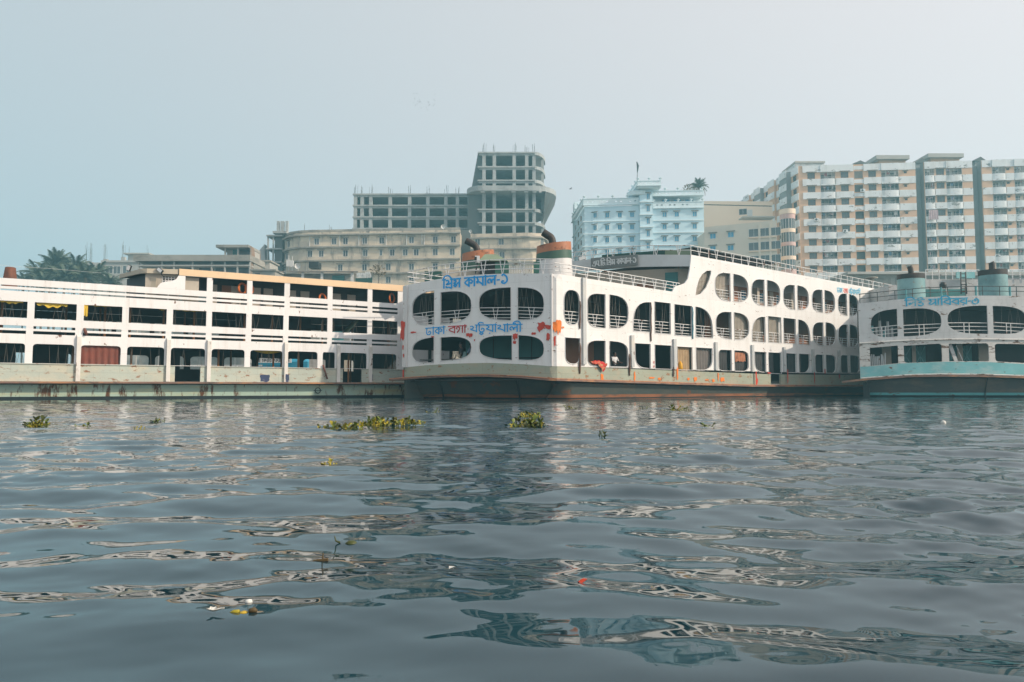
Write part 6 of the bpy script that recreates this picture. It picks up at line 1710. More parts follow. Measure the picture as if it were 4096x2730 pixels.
mat('worn_brick', (.30, .20, .14), .9, .2, .3, (.30, .28, .25), .5, (.3, .3, .3), .15)
mb = MB(); mb.add([tuple(q) for q in p] + [(q.x, q.y + .5, q.z) for q in p], [(3, 2, 1, 0), (4, 5, 6, 7), (0, 1, 5, 4), (1, 2, 6, 5)]); mb.build('end_wall', MATS['worn_brick'], rg_b)
# rubble and low roofs between
for k, (x0, x1, y0, D, m_, lab) in enumerate(((2200, 2310, 412, 146, 'grey_pale', 'small flat roofed concrete hut right of the gallery building'), (2160, 2353, 488, 132, 'grey_old', 'low broken brick roof at the foot of the gallery building'))):
    p0, p1 = at(*Cg(x0, y0), D), at(*Cg(x1, y0), D); rr_ = empty('concrete_hut', (p0.x, D, G0), lab, 'building')
    mb = MB(); mb.box(p0.x, p1.x, D, D + 5, G0, p0.z - .3); mb.build('wall', MATS[m_], rr_)
    mb = MB(); mb.box(p0.x - .4, p1.x + .3, D - .4, D + 5.2, p0.z - .29, p0.z); mb.build('roof', MATS['grey_old'], rr_)
    mb = MB(); mb.box(p0.x + .5, p0.x + 1.4, D - .03, D - .01, p0.z - 1.6, p0.z - .7); mb.build('window', MATS['dark_pane'], rr_)
# ---- pale unfinished house far left
Dp = 190; rp = empty('pale_house', Vector((*dpt(480, Dp), G0)), 'pale unfinished house with rooftop column stubs behind the palms', 'building')
a, b = at(*Cg(870, 440), Dp).x, at(*Cg(1300, 440), Dp).x; z0 = at(*Cg(900, 428), Dp).z
WPh = Wall([(a, Dp), (b, Dp)])
pp = win_proto(1.9, 2.0, 'window_white', 'dull_pane', 'hood_grey', 2, False)
ws = [(WPh.U(*Cg(933, 491)), WPh.Z(*Cg(933, 491))), (WPh.U(*Cg(1000, 494)), WPh.Z(*Cg(1000, 494))), (WPh.U(*Cg(1080, 490)), WPh.Z(*Cg(1080, 490)))]
panel('wall', WPh, [(0, G0), (WPh.len, G0), (WPh.len, z0), (0, z0)], [hole(u, z, 1.9, 2.0) for u, z in ws], .3, MATS['grey_pale'], rp)
for u, z in ws: put_window(WPh, u, z, pp, rp)
body('core', [(a, Dp + .31), (b, Dp + .31), (b, Dp + 12), (a, Dp + 12)], z0 - .1, MATS['grey_pale'], rp)
ledge(WPh, 0, WPh.len, z0 - .05, .5, -.3, .35, MATS['grey_pale'], rp, 'cornice')
p0, p1 = at(*Cg(1095, 362), Dp + 4), at(*Cg(1262, 400), Dp + 4); mb = MB(); mb.box(p0.x, p1.x, Dp + 4, Dp + 9, z0 - .1, p0.z); mb.build('roof_room', MATS['grey_pale'], rp)
mb = MB(); mb.box(p0.x - .8, p1.x + .8, Dp + 3.2, Dp + 9.5, p0.z, p0.z + .35); mb.build('roof_slab', MATS['grey_pale'], rp)
for k, (x, y) in enumerate(((900, 400), (1052, 382))):
    c = at(*Cg(x, y), Dp + 2); mb = MB(); mb.box(c.x - .5, c.x + .5, Dp + 2, Dp + 2.8, z0, c.z); mb.build('column_stub', MATS['grey_pale'], rp); rods(c, 6, 4.0, .5, MATS['concrete_dark'], rp, 60 + k)
for k, x in enumerate((1100, 1262)): rods(Vector((at(*Cg(x, 345), Dp + 6).x, Dp + 6, p0.z + .3)), 2, 2.5, .2, MATS['concrete_dark'], rp, 70 + k)
Dq = 210; p0, p1 = at(*Cg(690, 430), Dq), at(*Cg(860, 430), Dq); rq = empty('pale_house', (p0.x, Dq, G0), 'faint low house with rod bundles far behind the palm tops', 'building')
mb = MB(); mb.box(p0.x, p1.x, Dq, Dq + 9, G0, p0.z); mb.build('wall', MATS['grey_pale'], rq)
for k, (x, y) in enumerate(((745, 415), (775, 425))):
    c = at(*Cg(x, y), Dq); mb = MB(); mb.box(c.x - .5, c.x + .5, Dq, Dq + 1, p0.z, c.z); mb.build('column_stub', MATS['grey_pale'], rq); rods(c, 6, 5.0, .6, MATS['concrete_dark'], rq, 80 + k)

# ---- tin roofed shed before the cream building
Cs = lambda x, y: (1000 + x / 2.751, 580 + y / 2.751)
Ds = 118; rs = empty('tin_roofed_shed', Vector((*dpt(1280, Ds), G0)), 'long low shed with rusty tin roof and rooftop clutter before the cream building', 'shed')
a, b = at(*Cs(315, 1400), Ds), at(*Cs(1205, 1400), Ds); zt_ = at(*Cs(700, 1362), Ds).z
mb = MB(); mb.add([(a.x, Ds - 1, a.z), (b.x, Ds - 1, a.z), (b.x - 1.2, Ds + 4, zt_), (a.x + 1.8, Ds + 4, zt_), (a.x, Ds - 1, a.z - .15), (b.x, Ds - 1, a.z - .15)], [(0, 1, 2, 3), (4, 5, 1, 0)]); mb.build('roof', MATS['tin_roof'], rs)
mb = MB(); mb.box(a.x + .6, b.x - .6, Ds + .6, Ds + 5, G0, a.z - .16); mb.build('wall', MATS['grey_old'], rs)
for x in (590, 800, 1130): cx = at(*Cs(x, 1450), Ds).x; mb = MB(); mb.box(cx - .2, cx + .2, Ds - .6, Ds - .3, G0, a.z - .16); mb.build('post', MATS['window_white'], rs)
p0, p1 = at(*Cs(905, 1438), Ds + .5), at(*Cs(1040, 1438), Ds + .5); mb = MB(); mb.box(p0.x, p1.x, Ds + .5, Ds + .59, G0, p0.z); mb.build('shutter', MATS['teal_door'], rs)
p0, p1 = at(*Cs(683, 1308), Ds + 5), at(*Cs(785, 1362), Ds + 5); mb = MB(); mb.box(p0.x, p1.x, Ds + 3, Ds + 5, p1.z - .2, p0.z); tag(mb.build('water_tank', MATS['steel_dark']), 'dark square water tank on the tin roof before the cream building', 'tank')
p0, p1 = at(*Cs(1160, 1468), Ds - 6), at(*Cs(1345, 1515), Ds - 6); sg = empty('shop_sign', (p0.x, Ds - 6, G0), 'dark green sign board with pale Bengali lettering before the cream building', 'sign')
WS = Wall([(p0.x, Ds - 6), (p1.x, Ds - 6)]); panel('board', WS, [(0, p1.z), (WS.len, p1.z), (WS.len, p0.z), (0, p0.z)], [], .1, MATS['green_dark'], sg)
lettering(WS, [['ja' if False else 'ma', 'na', 'aa', 'ba'], [' '], ['sa', 'aa', 'la', 'aa', 'ma'], [' '], ['i', 'ka', 'na', 'ii'], [' '], ['i', 'tta', 'pa']], .2, WS.len - .2, lambda u: p1.z + .75, .62, MATS['grey_letter'], sg, .01, .16)
for s_x in (.3, WS.len - .3): mb = MB(); mb.bar(WS.pt(s_x, G0, -.2), WS.pt(s_x, p0.z, -.2), .06); mb.build('post', MATS['steel_dark'], sg)
for x, y0, y1, lab in ((420, 1265, 1340, 'left of two white cell antennas on the tin roof'), (460, 1275, 1345, 'right of two white cell antennas on the tin roof')):
    p0, p1 = at(*Cs(x, y0), Ds + 3), at(*Cs(x, y1), Ds + 3); mb = MB(); mb.box(p0.x - .28, p0.x + .28, Ds + 2.9, Ds + 3.2, p1.z, p0.z); mb.bar((p0.x, Ds + 3.3, p1.z - .6), (p0.x, Ds + 3.3, p0.z + .8), .06); tag(mb.build('antenna_panel', MATS['window_white']), lab, 'antenna', 'cell antennas on the tin roof')
def dish(c, r, label):
    mb = MB(); rows = []
    for j in range(5): rr2 = r * j / 4; rows.append([Vector((c.x + rr2 * math.cos(t) , c.y - .25 + .3 * (rr2 / r) ** 2 * -1 + .3, c.z + rr2 * math.sin(t))) for t in [2 * math.pi * k / 14 for k in range(14)]])
    mb.grid(rows, True); mb.bar(c + Vector((0, .1, -r - .6)), c + Vector((0, .1, 0)), .05)
    return tag(mb.build('satellite_dish', MATS['window_white'], None, True), label, 'satellite dish', 'satellite dishes on the roofs')
dish(at(*Cs(528, 1335), Ds + 3), .5, 'white satellite dish on the tin roof')
dish(at(1773, 908, 157), .5, 'pale satellite dish on the parapet of the long cream building')
dish(at(1882, 926, 157), .35, 'small satellite dish by the slot between the cream buildings')

# ---- pale blue hotel block
Cb = lambda x, y: (2250 + x / 3.361, 640 + y / 3.361)
Db = 168
WB = Wall([dpt(Cb(150, 0)[0], 186), dpt(Cb(298, 0)[0], Db), dpt(Cb(1068, 0)[0], Db - 1)])
WB2 = Wall([dpt(Cb(1068, 0)[0], Db - 1.8), dpt(Cb(1242, 0)[0], Db - 1.9)])
WB3 = Wall([dpt(Cb(1242, 0)[0], Db - 1.1), dpt(Cb(1940, 0)[0], Db - 1.9)])
bb = empty('blue_building', WB.pt(WB.c[1], G0), 'pale blue building with bright blue windows, stair tower and rooftop finials', 'building')
pb1 = win_proto(1.02, 1.2, 'window_white', 'blue_pane', 'hood_grey'); pb2 = win_proto(.8, 1.4, 'window_white', 'blue_pane', 'hood_grey')
pbs = win_proto(1.0, 1.25, 'window_white', 'dark_pane', 'hood_grey', 2, False)
zP = WB.Z(*Cb(600, 605)); hs_, pl = [], []
for y in (742, 907, 1075, 1240):
    z = WB.Z(*Cb(700, y))
    for x in (438, 602, 770, 935): u = WB.U(*Cb(x, y)); hs_.append(hole(u, z, 1.02, 1.2)); pl.append((u, z, pb1))
    for f in (.30, .58, .84): u = WB.c[1] * f; hs_.append(hole(u, z, 1.0, 1.25)); pl.append((u, z, pbs))
panel('wall', WB, [(0, G0), (WB.len, G0), (WB.len, zP), (0, zP)], hs_, .3, MATS['sky_blue_wall'], bb)
for u, z, p in pl: put_window(WB, u, z, p, bb)
zT = WB2.Z(*Cb(1150, 345)); hs_, pl = [], []
for y in (490, 657, 823, 992, 1155): u, z = WB2.U(*Cb(1153, y)), WB2.Z(*Cb(1153, y)); hs_.append(hole(u, z, .8, 1.4)); pl.append((u, z))
panel('tower_wall', WB2, [(0, G0), (WB2.len, G0), (WB2.len, zT), (0, zT)], hs_, .3, MATS['sky_blue_wall'], bb)
for u, z in pl: put_window(WB2, u, z, pb2, bb)
mb = MB(); p0, p1 = WB2.pt(0, 0, -.31), WB2.pt(WB2.len, 0, -.31); mb.box(p0.x + .02, p1.x - .02, p0.y, p0.y + 9, G0, zT - .05); mb.build('tower_core', MATS['sky_blue_wall'], bb)
zR = WB3.Z(*Cb(1590, 645)); zR2 = WB3.Z(*Cb(1590, 490)); hs_, pl = [], []
for y in (732, 897, 1064):
    z = WB3.Z(*Cb(1590, y))
    for x in (1373, 1537, 1778): u = WB3.U(*Cb(x, y)); hs_.append(hole(u, z, 1.02, 1.2)); pl.append((u, z))
panel('wall', WB3, [(0, G0), (WB3.len, G0), (WB3.len, zR), (0, zR)], hs_, .3, MATS['sky_blue_wall'], bb)
for u, z in pl: put_window(WB3, u, z, pb1, bb)
q = lambda w, u, o: tuple(w.pt(u, 0, o).xy)
body('core', [q(WB, .2, -.31), q(WB, WB.c[1], -.31), q(WB, WB.len, -.31), (WB.pt(WB.len, 0).x, Db + 18), (WB.pt(0, 0).x + .6, Db + 18.5)], zP - .3, MATS['sky_blue_wall'], bb)
body('core', [q(WB3, .02, -.31), q(WB3, WB3.len, -.31), (WB3.pt(WB3.len, 0).x, Db + 14), (WB3.pt(.02, 0).x, Db + 14)], zR - .3, MATS['sky_blue_wall'], bb)
# recessed top storey at right, behind its gallery
mb = MB(); p0, p1 = WB3.pt(.1, 0, -1.6), WB3.pt(WB3.len - .1, 0, -1.6); mb.box(p0.x, p1.x, p0.y, p0.y + 8, zR - .3, zR2); mb.build('upper_storey', MATS['sky_blue_trim'], bb)
pbw = win_proto(1.9, 1.3, 'window_white', 'blue_pane', 'hood_grey', 2, False)
for x in (1402, 1558, 1718): put_window(WB3, WB3.U(*Cb(x, 560)), WB3.Z(*Cb(x, 545)), pbw, bb, -1.5)
def balustrade(w, u0, u1, z, h, bays, parent, off=.25):
    """parapet with small square openings and finial pots on its piers"""
    hs2 = []; L_ = (u1 - u0) / bays
    for k in range(bays):
        for f in (.34, .70): uc = u0 + L_ * (k + f); hs2.append(hole(uc, z + h * .52, .42, .30))
    panel('balustrade', w, [(u0, z), (u1, z), (u1, z + h), (u0, z + h)], hs2, .18, MATS['sky_blue_trim'], parent, off=off)
    ledge(w, u0, u1, z - .18, .17, -.3, off + .25, MATS['sky_blue_trim'], parent, 'cornice')
    ledge(w, u0, u1, z + h, .12, off - .25, off + .12, MATS['sky_blue_trim'], parent, 'coping')
def finial(w, u, z, off, parent):
    p = w.pt(u, z, off); mb = MB(); mb.lathe(p, [(.12, 0), (.12, .18), (.3, .32), (.42, .52), (.2, .5), (.09, .6), (.14, .72), (0, .86)], 8); mb.build('finial', MATS['sky_blue_trim'], parent)
uc0 = WB.c[1]
balustrade(WB, uc0 + .1, WB.len - .1, zP, 1.35, 4, bb); balustrade(WB, .2, uc0 - .1, zP, 1.35, 3, bb)
for f in (0, .25, .5, .76): finial(WB, uc0 + .3 + (WB.len - uc0) * f, zP + 1.47, .15, bb)
for f in (.1, .35, .6, .85): finial(WB, uc0 * f, zP + 1.47, .15, bb)
mb = MB(); p0 = at(*Cb(160, 565), 184); p1 = at(*Cb(500, 565), 184); mb.box(p0.x, p1.x, 184, 188, zP - .3, p0.z); mb.build('roof_room', MATS['sky_blue_trim'], bb)
balustrade(WB3, .05, WB3.len, zR, 1.25, 4, bb); balustrade(WB3, .05, WB3.len, zR2 + .2, .95, 5, bb, .3)
mb = MB(); p0, p1 = WB3.pt(0.05, 0, .1), WB3.pt(WB3.len, 0, .1); mb.box(p0.x, p1.x, p1.y, p0.y + 8, zR2 - .05, zR2 + .015); mb.build('roof_slab', MATS['sky_blue_trim'], bb)
for f in (.02, .25, .5, .75, .98): finial(WB3, WB3.len * f, zR + 1.37, .15, bb)
for f in (.02, .25, .5, .97): finial(WB3, WB3.len * f, zR2 + 1.27, .2, bb)
WT = Wall([dpt(Cb(905, 0)[0], 176.5), dpt(Cb(1040, 0)[0], Db - 3.6), dpt(Cb(1362, 0)[0], Db - 3.8)])
zTT = WT.Z(*Cb(1200, 342)); balustrade(WT, WT.c[1] + .05, WT.len - .05, zTT, .95, 2, bb, .1); balustrade(WT, .1, WT.c[1] - .05, zTT, .95, 3, bb, .1)
slab('tower_roof', [q(WT, 0, -.1), q(WT, WT.c[1], -.1), q(WT, WT.len, -.1), (WT.pt(WT.len, 0).x, Db + 6), (WT.pt(0, 0).x, Db + 9)], zTT - .45, zTT - .19, MATS['sky_blue_trim'], bb)
for f in (.03, .5, .97): finial(WT, WT.c[1] + (WT.len - WT.c[1]) * f, zTT + 1.07, 0, bb)
for f in (.2, .5, .8): finial(WT, WT.c[1] * f, zTT + 1.07, 0, bb)
for k in range(3): # round balconies beside the tower
    p = at(*Cb(1020, 500 + 40 * k), Db + .5); mb = MB(); mb.lathe((p.x, p.y, p.z), [(0, -.1), (2.6 - .9 * k, -.1), (2.7 - .9 * k, 0), (2.7 - .9 * k, .9 if k == 0 else .15), (2.5 - .9 * k, .9 if k == 0 else .15), (0, .1)], 20); mb.build('round_balcony', MATS['sky_blue_trim'], bb)
for y in (825, 993, 1162): ledge(WB, 0, WB.len - .02, WB.Z(*Cb(700, y)) - .1, .22, 0, .22, MATS['sky_blue_trim'], bb)
for y in (815, 978, 1148): ledge(WB3, .02, WB3.len, WB3.Z(*Cb(1600, y)) - .1, .22, 0, .22, MATS['sky_blue_trim'], bb)
for y in (570, 740, 907, 1076): ledge(WB2, -.15, WB2.len + .15, WB2.Z(*Cb(1150, y)) - .1, .24, 0, .35, MATS['sky_blue_trim'], bb)
fp = at(*Cb(995, 300), 174); mb = MB(); mb.bar((fp.x, 174, fp.z - 3), (fp.x + .3, 174, at(*Cb(1000, 62), 174).z), .07, 5); fl_ = tag(mb.build('flagpole', MATS['concrete_dark']), 'thin flagpole with furled flag on the blue building', 'flagpole')
mb = MB(); c = at(*Cb(1000, 115), 174); mb.tube([c + Vector((0, 0, 1.6)), c + Vector((.25, 0, .6)), c + Vector((.1, 0, -1))], [.1, .28, .1], 6); mb.build('flag', MATS['curtain_dark'], fl_)

# ---- palms
mat('palm_green', (.095, .125, .085), .6, .25, .8); mat('palm_dry', (.15, .115, .06), .7, .25, .8); mat('palm_trunk', (.13, .11, .085), .85, .2, .5)
def frond_mesh(L_, seed, droop):
    rg = random.Random(seed); mb = MB(); n = 16; pts = []
    for i in range(n + 1): t = i / n; pts.append(Vector((L_ * (t - .18 * droop * t * t), 0, L_ * (.42 * t - droop * .75 * t * t))))
    mb.tube(pts, [.05 * (1 - .85 * i / n) + .008 for i in range(n + 1)], 4)
    for i in range(2, n + 1):
        for j in range(2):
            t = (i - .5 * j) / n; p = pts[i].lerp(pts[i - 1], .5 * j); ll = L_ * .30 * math.sin(math.pi * (.12 + .80 * t)) * rg.uniform(.75, 1.1)
            for s in (-1, 1):
                e = p + Vector((ll * .55, s * ll * .75, -ll * (.35 + .5 * rg.random())))
                w = Vector((.09, -s * .03, .0))
                mb.add([p - w * .4, p + w, e + w * .2], [(0, 1, 2)])
    return mb.mesh(False, 'frond')
FR = [frond_mesh(3.2, k, d) for k, d in ((1, .55), (2, .85), (3, 1.15))]
for k, f in enumerate(FR): f.materials.append(MATS['palm_green'])
FRD = frond_mesh(2.6, 9, 1.6); FRD.materials.append(MATS['palm_dry'])
def palm(x, y, D, s, label, n=26, base=None, seed=0, group='palms behind the left ferry', up=0.0):
    rg = random.Random(seed); c = at(x, y, D); base = G0 if base is None else base
    r0 = empty('palm_tree', (c.x, c.y, base), label, 'palm tree', group)
    mb = MB(); lean = rg.uniform(-.6, .6); pts = [Vector((c.x + lean * (1 - k / 6) ** 2, c.y, base + (c.z - base) * k / 6)) for k in range(7)]
    mb.tube(pts, [.30 * s, .22 * s, .19 * s, .18 * s, .17 * s, .17 * s, .2 * s], 8); mb.build('trunk', MATS['palm_trunk'], r0, True)
    for i in range(n):
        a = 2.4 * i + rg.uniform(-.25, .25); f = i / n
        me = FRD if (f > .82 and rg.random() < .8) else FR[min(2, int(f * 3))]
        pit = (.95 - 1.35 * f + up) + rg.uniform(-.12, .12)
        M_ = Matrix.Translation(c) @ Matrix.Rotation(a, 4, 'Z') @ Matrix.Rotation(-pit, 4, 'Y') @ Matrix.Rotation(rg.uniform(-.3, .3), 4, 'X') @ Matrix.Scale(s * rg.uniform(.85, 1.1), 4)
        link('frond', me, r0, None, M_)
PL = [(95, 1100, 112, .75, 'small palm at the left end of the palm grove'), (150, 1072, 108, 1.0, 'palm second from the left in the grove'), (200, 1062, 110, 1.05, 'palm with pale drooping fronds left of the tallest one'), (226, 1036, 113, 1.1, 'tallest palm of the grove with its spike of young fronds'),
      (258, 1085, 104, 1.0, 'low palm under the tallest one'), (300, 1046, 112, 1.05, 'palm with a round crown right of the tallest one'), (335, 1080, 105, 1.05, 'palm with dry brown fronds near the right end of the grove'), (385, 1072, 108, 1.0, 'palm at the right end of the grove by the pale house'), (440, 1108, 102, .8, 'low palm right of the grove beside the wheelhouse'), (170, 1105, 103, .9, 'low palm at the front of the grove')]
for k, (x, y, D, s, lab) in enumerate(PL): palm(x, y + 30, D * 1.5, s * 1.28, lab, 30, None, k, up=.35 if 'tallest' in lab and 'spike' in lab else 0)
zr3 = zR2 + .03
palm(Cb(1838, 400)[0], Cb(1838, 372)[1], 172, .85, 'coconut palm growing on the roof of the blue building', 22, zr3, 30, 'rooftop plants of the blue building', .35)
def shrub(x, y, D, rx, rz, base, label, seed, n=260):
    rg = random.Random(seed); c = at(x, y, D); r0 = empty('roof_shrub', (c.x, c.y, base), label, 'shrub', 'rooftop plants of the blue building')
    mb = MB()
    for i in range(n):
        a, e, q_ = rg.uniform(0, 6.28), rg.uniform(-.3, 1.5), rg.random() ** .4
        p = c + Vector((math.cos(a) * math.cos(e) * rx * q_, math.sin(a) * math.cos(e) * rx * .8 * q_, math.sin(e) * rz * q_)); d1 = Vector((rg.uniform(-1, 1), rg.uniform(-1, 1), rg.uniform(-.6, .6))) * .22; d2 = Vector((rg.uniform(-1, 1), rg.uniform(-1, 1), rg.uniform(-.6, .6))) * .14
        mb.add([p - d1, p + d2, p + d1, p - d2], [(0, 1, 2, 3)])
    mb.build('foliage', MATS['palm_dry'] if seed % 2 else MATS['palm_green'], r0)
    mb = MB(); mb.tube([(c.x, c.y, base), (c.x + .1, c.y, c.z)], [.12, .05], 6); mb.build('stem', MATS['palm_trunk'], r0)
shrub(Cb(1700, 400)[0], Cb(1700, 408)[1], 171, 1.9, 1.5, zr3, 'brownish shrub left of the rooftop palm', 1)
shrub(Cb(1770, 390)[0], Cb(1770, 400)[1], 172, 1.2, 1.2, zr3, 'small green shrub under the rooftop palm', 2, 160)
shrub(1512, 1096, 110, 1.3, 1.5, G0, 'scraggly bush beside the green sign board', 3, 150)

# ---- beige building with blue windows and glazed corner
Ce = lambda x, y: (2800 + x / 2.851, 600 + y / 2.851)
WE = Wall([dpt(2828, 160), dpt(Ce(915, 0)[0], 154)])
be = empty('beige_building', WE.pt(3, G0), 'beige building with blue windows at left and a rounded glazed corner', 'building')
zE = WE.line([Ce(80, 880), Ce(910, 800)])
hs_, pl = [], []
pe = win_proto(1.3, 1.2, 'window_white', 'blue_pane', 'hood_grey'); pg = win_proto(2.15, 1.75, 'window_white', 'dull_pane', 'hood_grey', 2, False)
for x, y in ((147, 985), (352, 968), (147, 1128), (350, 1118), (147, 1270), (350, 1262)): u, z = WE.hit(*Ce(x, y)); hs_.append(hole(u, z, 1.3, 1.2)); pl.append((u, z, pe))
for x in (614, 743, 861):
    for k in range(3): u, z = WE.hit(*Ce(x, (948, 938, 930)[(614, 743, 861).index(x)] + 155 * k)); hs_.append(hole(u, z, 2.15, 1.75)); pl.append((u, z, pg))
panel('wall', WE, [(0, G0), (WE.len, G0), (WE.len, zE(WE.len)), (0, zE(0))], hs_, .3, MATS['beige_block'], be)
for u, z, p in pl: put_window(WE, u, z, p, be)
body('core', [q(WE, 0, -.31), q(WE, WE.len, -.31), (WE.pt(WE.len, 0).x, 170), (WE.pt(0, 0).x, 172)], zE(0) - 1.0, MATS['beige_block'], be)
for x in (678, 800): u = WE.U(*Ce(x, 1000)); mb = MB(); WE.box(mb, u - .22, u + .22, G0, zE(u) - .5, .0, .3); mb.build('pilaster', MATS['beige_block'], be)
for k in range(3):
    zz = WE.line([Ce(560, 1008 + 155 * k), Ce(910, 990 + 155 * k)]); mb = MB(); u0, u1 = WE.U(*Ce(556, 1000)), WE.len; mb.obox((WE.pt(u0, zz(u0), .1) + WE.pt(u1, zz(u1), .1)) / 2, (WE.pt(u1, zz(u1), .1) - WE.pt(u0, zz(u0), .1)) / 2, Vector((WE.nrm(0).x, WE.nrm(0).y, 0)) * .2, (0, 0, .12)); mb.build('ledge', MATS['peach_block'], be)
# rounded glazed corner: bands and glass drums
cc = at(*Ce(1000, 900), 158); rad = (at(*Ce(1085, 900), 158).x - at(*Ce(918, 900), 158).x) / 2
def drum(y0, y1, k, m_, nm):
    z1, z0 = at(*Ce(1000, y0), 155.5).z, at(*Ce(1000, y1), 155.5).z; mb = MB(); mb.lathe((cc.x, cc.y, 0), [(0, z0), (rad * k, z0), (rad * k, z1), (0, z1)], 28); mb.build(nm, m_, be)
for y0, y1, k, m_, nm in ((655, 712, 1.06, 'peach_block', 'corner_parapet'), (713, 768, 1.0, 'pink_band', 'corner_band'), (769, 880, .94, 'dull_pane', 'corner_glass'), (881, 925, 1.0, 'peach_block', 'corner_band'), (926, 1036, .94, 'dull_pane', 'corner_glass'), (1037, 1080, 1.0, 'pink_band', 'corner_band'), (1081, 1196, .94, 'dull_pane', 'corner_glass'), (1197, 1240, 1.0, 'peach_block', 'corner_band'), (1241, 1350, .94, 'dull_pane', 'corner_glass'), (1351, 2000, 1.0, 'pink_band', 'corner_band')): drum(y0, y1, k, MATS[m_], nm)
for a in range(8):
    t = math.pi * (1.05 + .9 * a / 7); mb = MB(); x, y = cc.x + rad * .965 * math.cos(t), cc.y + rad * .965 * math.sin(t); mb.bar((x, y, G0), (x, y, at(*Ce(1000, 713), 155.5).z), .06); mb.build('mullion', MATS['window_white'], be)
# ---- peach block behind it
WK = Wall([dpt(Ce(80, 0)[0], 182), dpt(Ce(900, 0)[0], 176)]); bk_ = empty('peach_building', WK.pt(3, G0), 'plain peach wall rising behind the beige building', 'building')
zk0 = WK.line([Ce(80, 585), Ce(880, 590)]); zk1 = WK.line([Ce(80, 632), Ce(880, 650)])
wk = [(WK.U(*Ce(490, 707)), WK.Z(*Ce(490, 707)))]
panel('wall', WK, [(0, G0), (WK.len, G0), (WK.len, zk1(WK.len)), (0, zk1(0))], [hole(u, z, 1.9, 1.5) for u, z in wk], .3, MATS['peach_block'], bk_)
panel('parapet', WK, [(0, zk1(0) + .25), (WK.len, zk1(WK.len) + .25), (WK.len, zk0(WK.len)), (0, zk0(0))], [], .4, MATS['peach_block'], bk_)
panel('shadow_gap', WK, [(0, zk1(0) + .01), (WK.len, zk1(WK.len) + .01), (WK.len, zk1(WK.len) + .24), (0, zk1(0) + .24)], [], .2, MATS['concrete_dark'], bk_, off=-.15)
for u, z in wk: put_window(WK, u, z, win_proto(1.9, 1.5, 'window_white', 'dark_pane', 'hood_grey', 2, False), bk_)
mb = MB(); u = WK.U(*Ce(568, 730)); WK.box(mb, u - .6, u + .6, WK.Z(*Ce(568, 775)), WK.Z(*Ce(568, 685)), 0, .06); mb.build('door', MATS['window_white'], bk_)
body('core', [q(WK, 0, -.36), q(WK, WK.len, -.36), (WK.pt(WK.len, 0).x, 190), (WK.pt(0, 0).x, 190)], zk1(0) - .5, MATS['peach_block'], bk_)
for x0, x1, y in ((440, 840, 790),): mb = MB(); p0, p1 = at(*Ce(x0, y), 172), at(*Ce(x1, y), 170); mb.box(p0.x, p1.x, 169, 172, p0.z - .3, p0.z); mb.build('canopy', MATS['grey_pale'], bk_)

# ---- big apartment block, white and orange
WA = Wall([dpt(3217, 165), dpt(4400, 158.3)])
ba = empty('apartment_block', WA.pt(6, G0), 'tall apartment block in white and orange bands with laundry on the balconies', 'building')
XA = lambda x: WA.U(x, 1000)
zrow = [WA.Z(3254, 600 + (297 + 152.3 * i) / 2.851) for i in range(9)]
per = zrow[0] - zrow[1]; oh = per * .245
zTop = WA.Z(3254, 664)
bays = [(3217, 3288, 'w'), (3288, 3351, 'b'), (3351, 3423, 'w'), (3424, 3463, 's'), (3463, 3533, 'w'), (3533, 3606, 'b'), (3606, 3673, 'v'), (3673, 3708, 'g'), (3708, 3750, 'b'), (3750, 3794, 'w'), (3794, 3862, 'b'), (3862, 3902, 'p'), (3902, 3940, 'g'), (3940, 3980, 'p'), (3980, 4037, 'b'), (4037, 4069, 'v'), (4069, 4120, 'b'), (4120, 4190, 'w')]
hs_ = []; pl = []
pw_ = win_proto(1.65, 1.35, 'window_brown', 'dull_pane', 'hood_grey', 3)
pv_ = win_proto(.6, .45, 'window_brown', 'dark_pane', 'hood_grey', 1)
rg = random.Random(17)
gaps = []
for x0, x1, kd in bays:
    u0, u1 = XA(x0), XA(x1); um = (u0 + u1) / 2
    for i, z in enumerate(zrow):
        if kd == 'w': hs_.append(hole(um, z, 1.65, 1.35)); pl.append((um, z, pw_))
        elif kd == 'v': hs_.append(hole(um - .4, z + .15, .6, .45)); pl.append((um - .4, z + .15, pv_))
        elif kd == 'b': hs_.append([(u0 + .08, z - oh), (u1 - .08, z - oh), (u1 - .08, z + oh), (u0 + .08, z + oh)])
        elif kd == 's': hs_.append([(u0 + .1, z - oh * 1.25), (u1 - .1, z - oh * 1.25), (u1 - .1, z + oh * 1.05), (u0 + .1, z + oh * 1.05)])
    if kd == 'g': gaps.append((u0, u1))
segs_ = [(0, gaps[0][0]), (gaps[0][1], gaps[1][0]), (gaps[1][1], XA(4190))]
zlow = zrow[-1] - 1.2
for a, b in segs_:
    panel('wall', WA, [(a, G0), (b, G0), (b, zTop), (a, zTop)], [h for h in hs_ if a - .01 < h[0][0] < b], .25, MATS['apartment_orange'], ba)
for u, z, p in pl: put_window(WA, u, z, p, ba, -.02)
body('core', [q(WA, 0.05, -1.9), q(WA, XA(4190), -1.9), (WA.pt(XA(4190), 0).x, 190), (WA.pt(0.05, 0).x + 1, 190)], zTop - .6, MATS['apartment_recess'], ba)
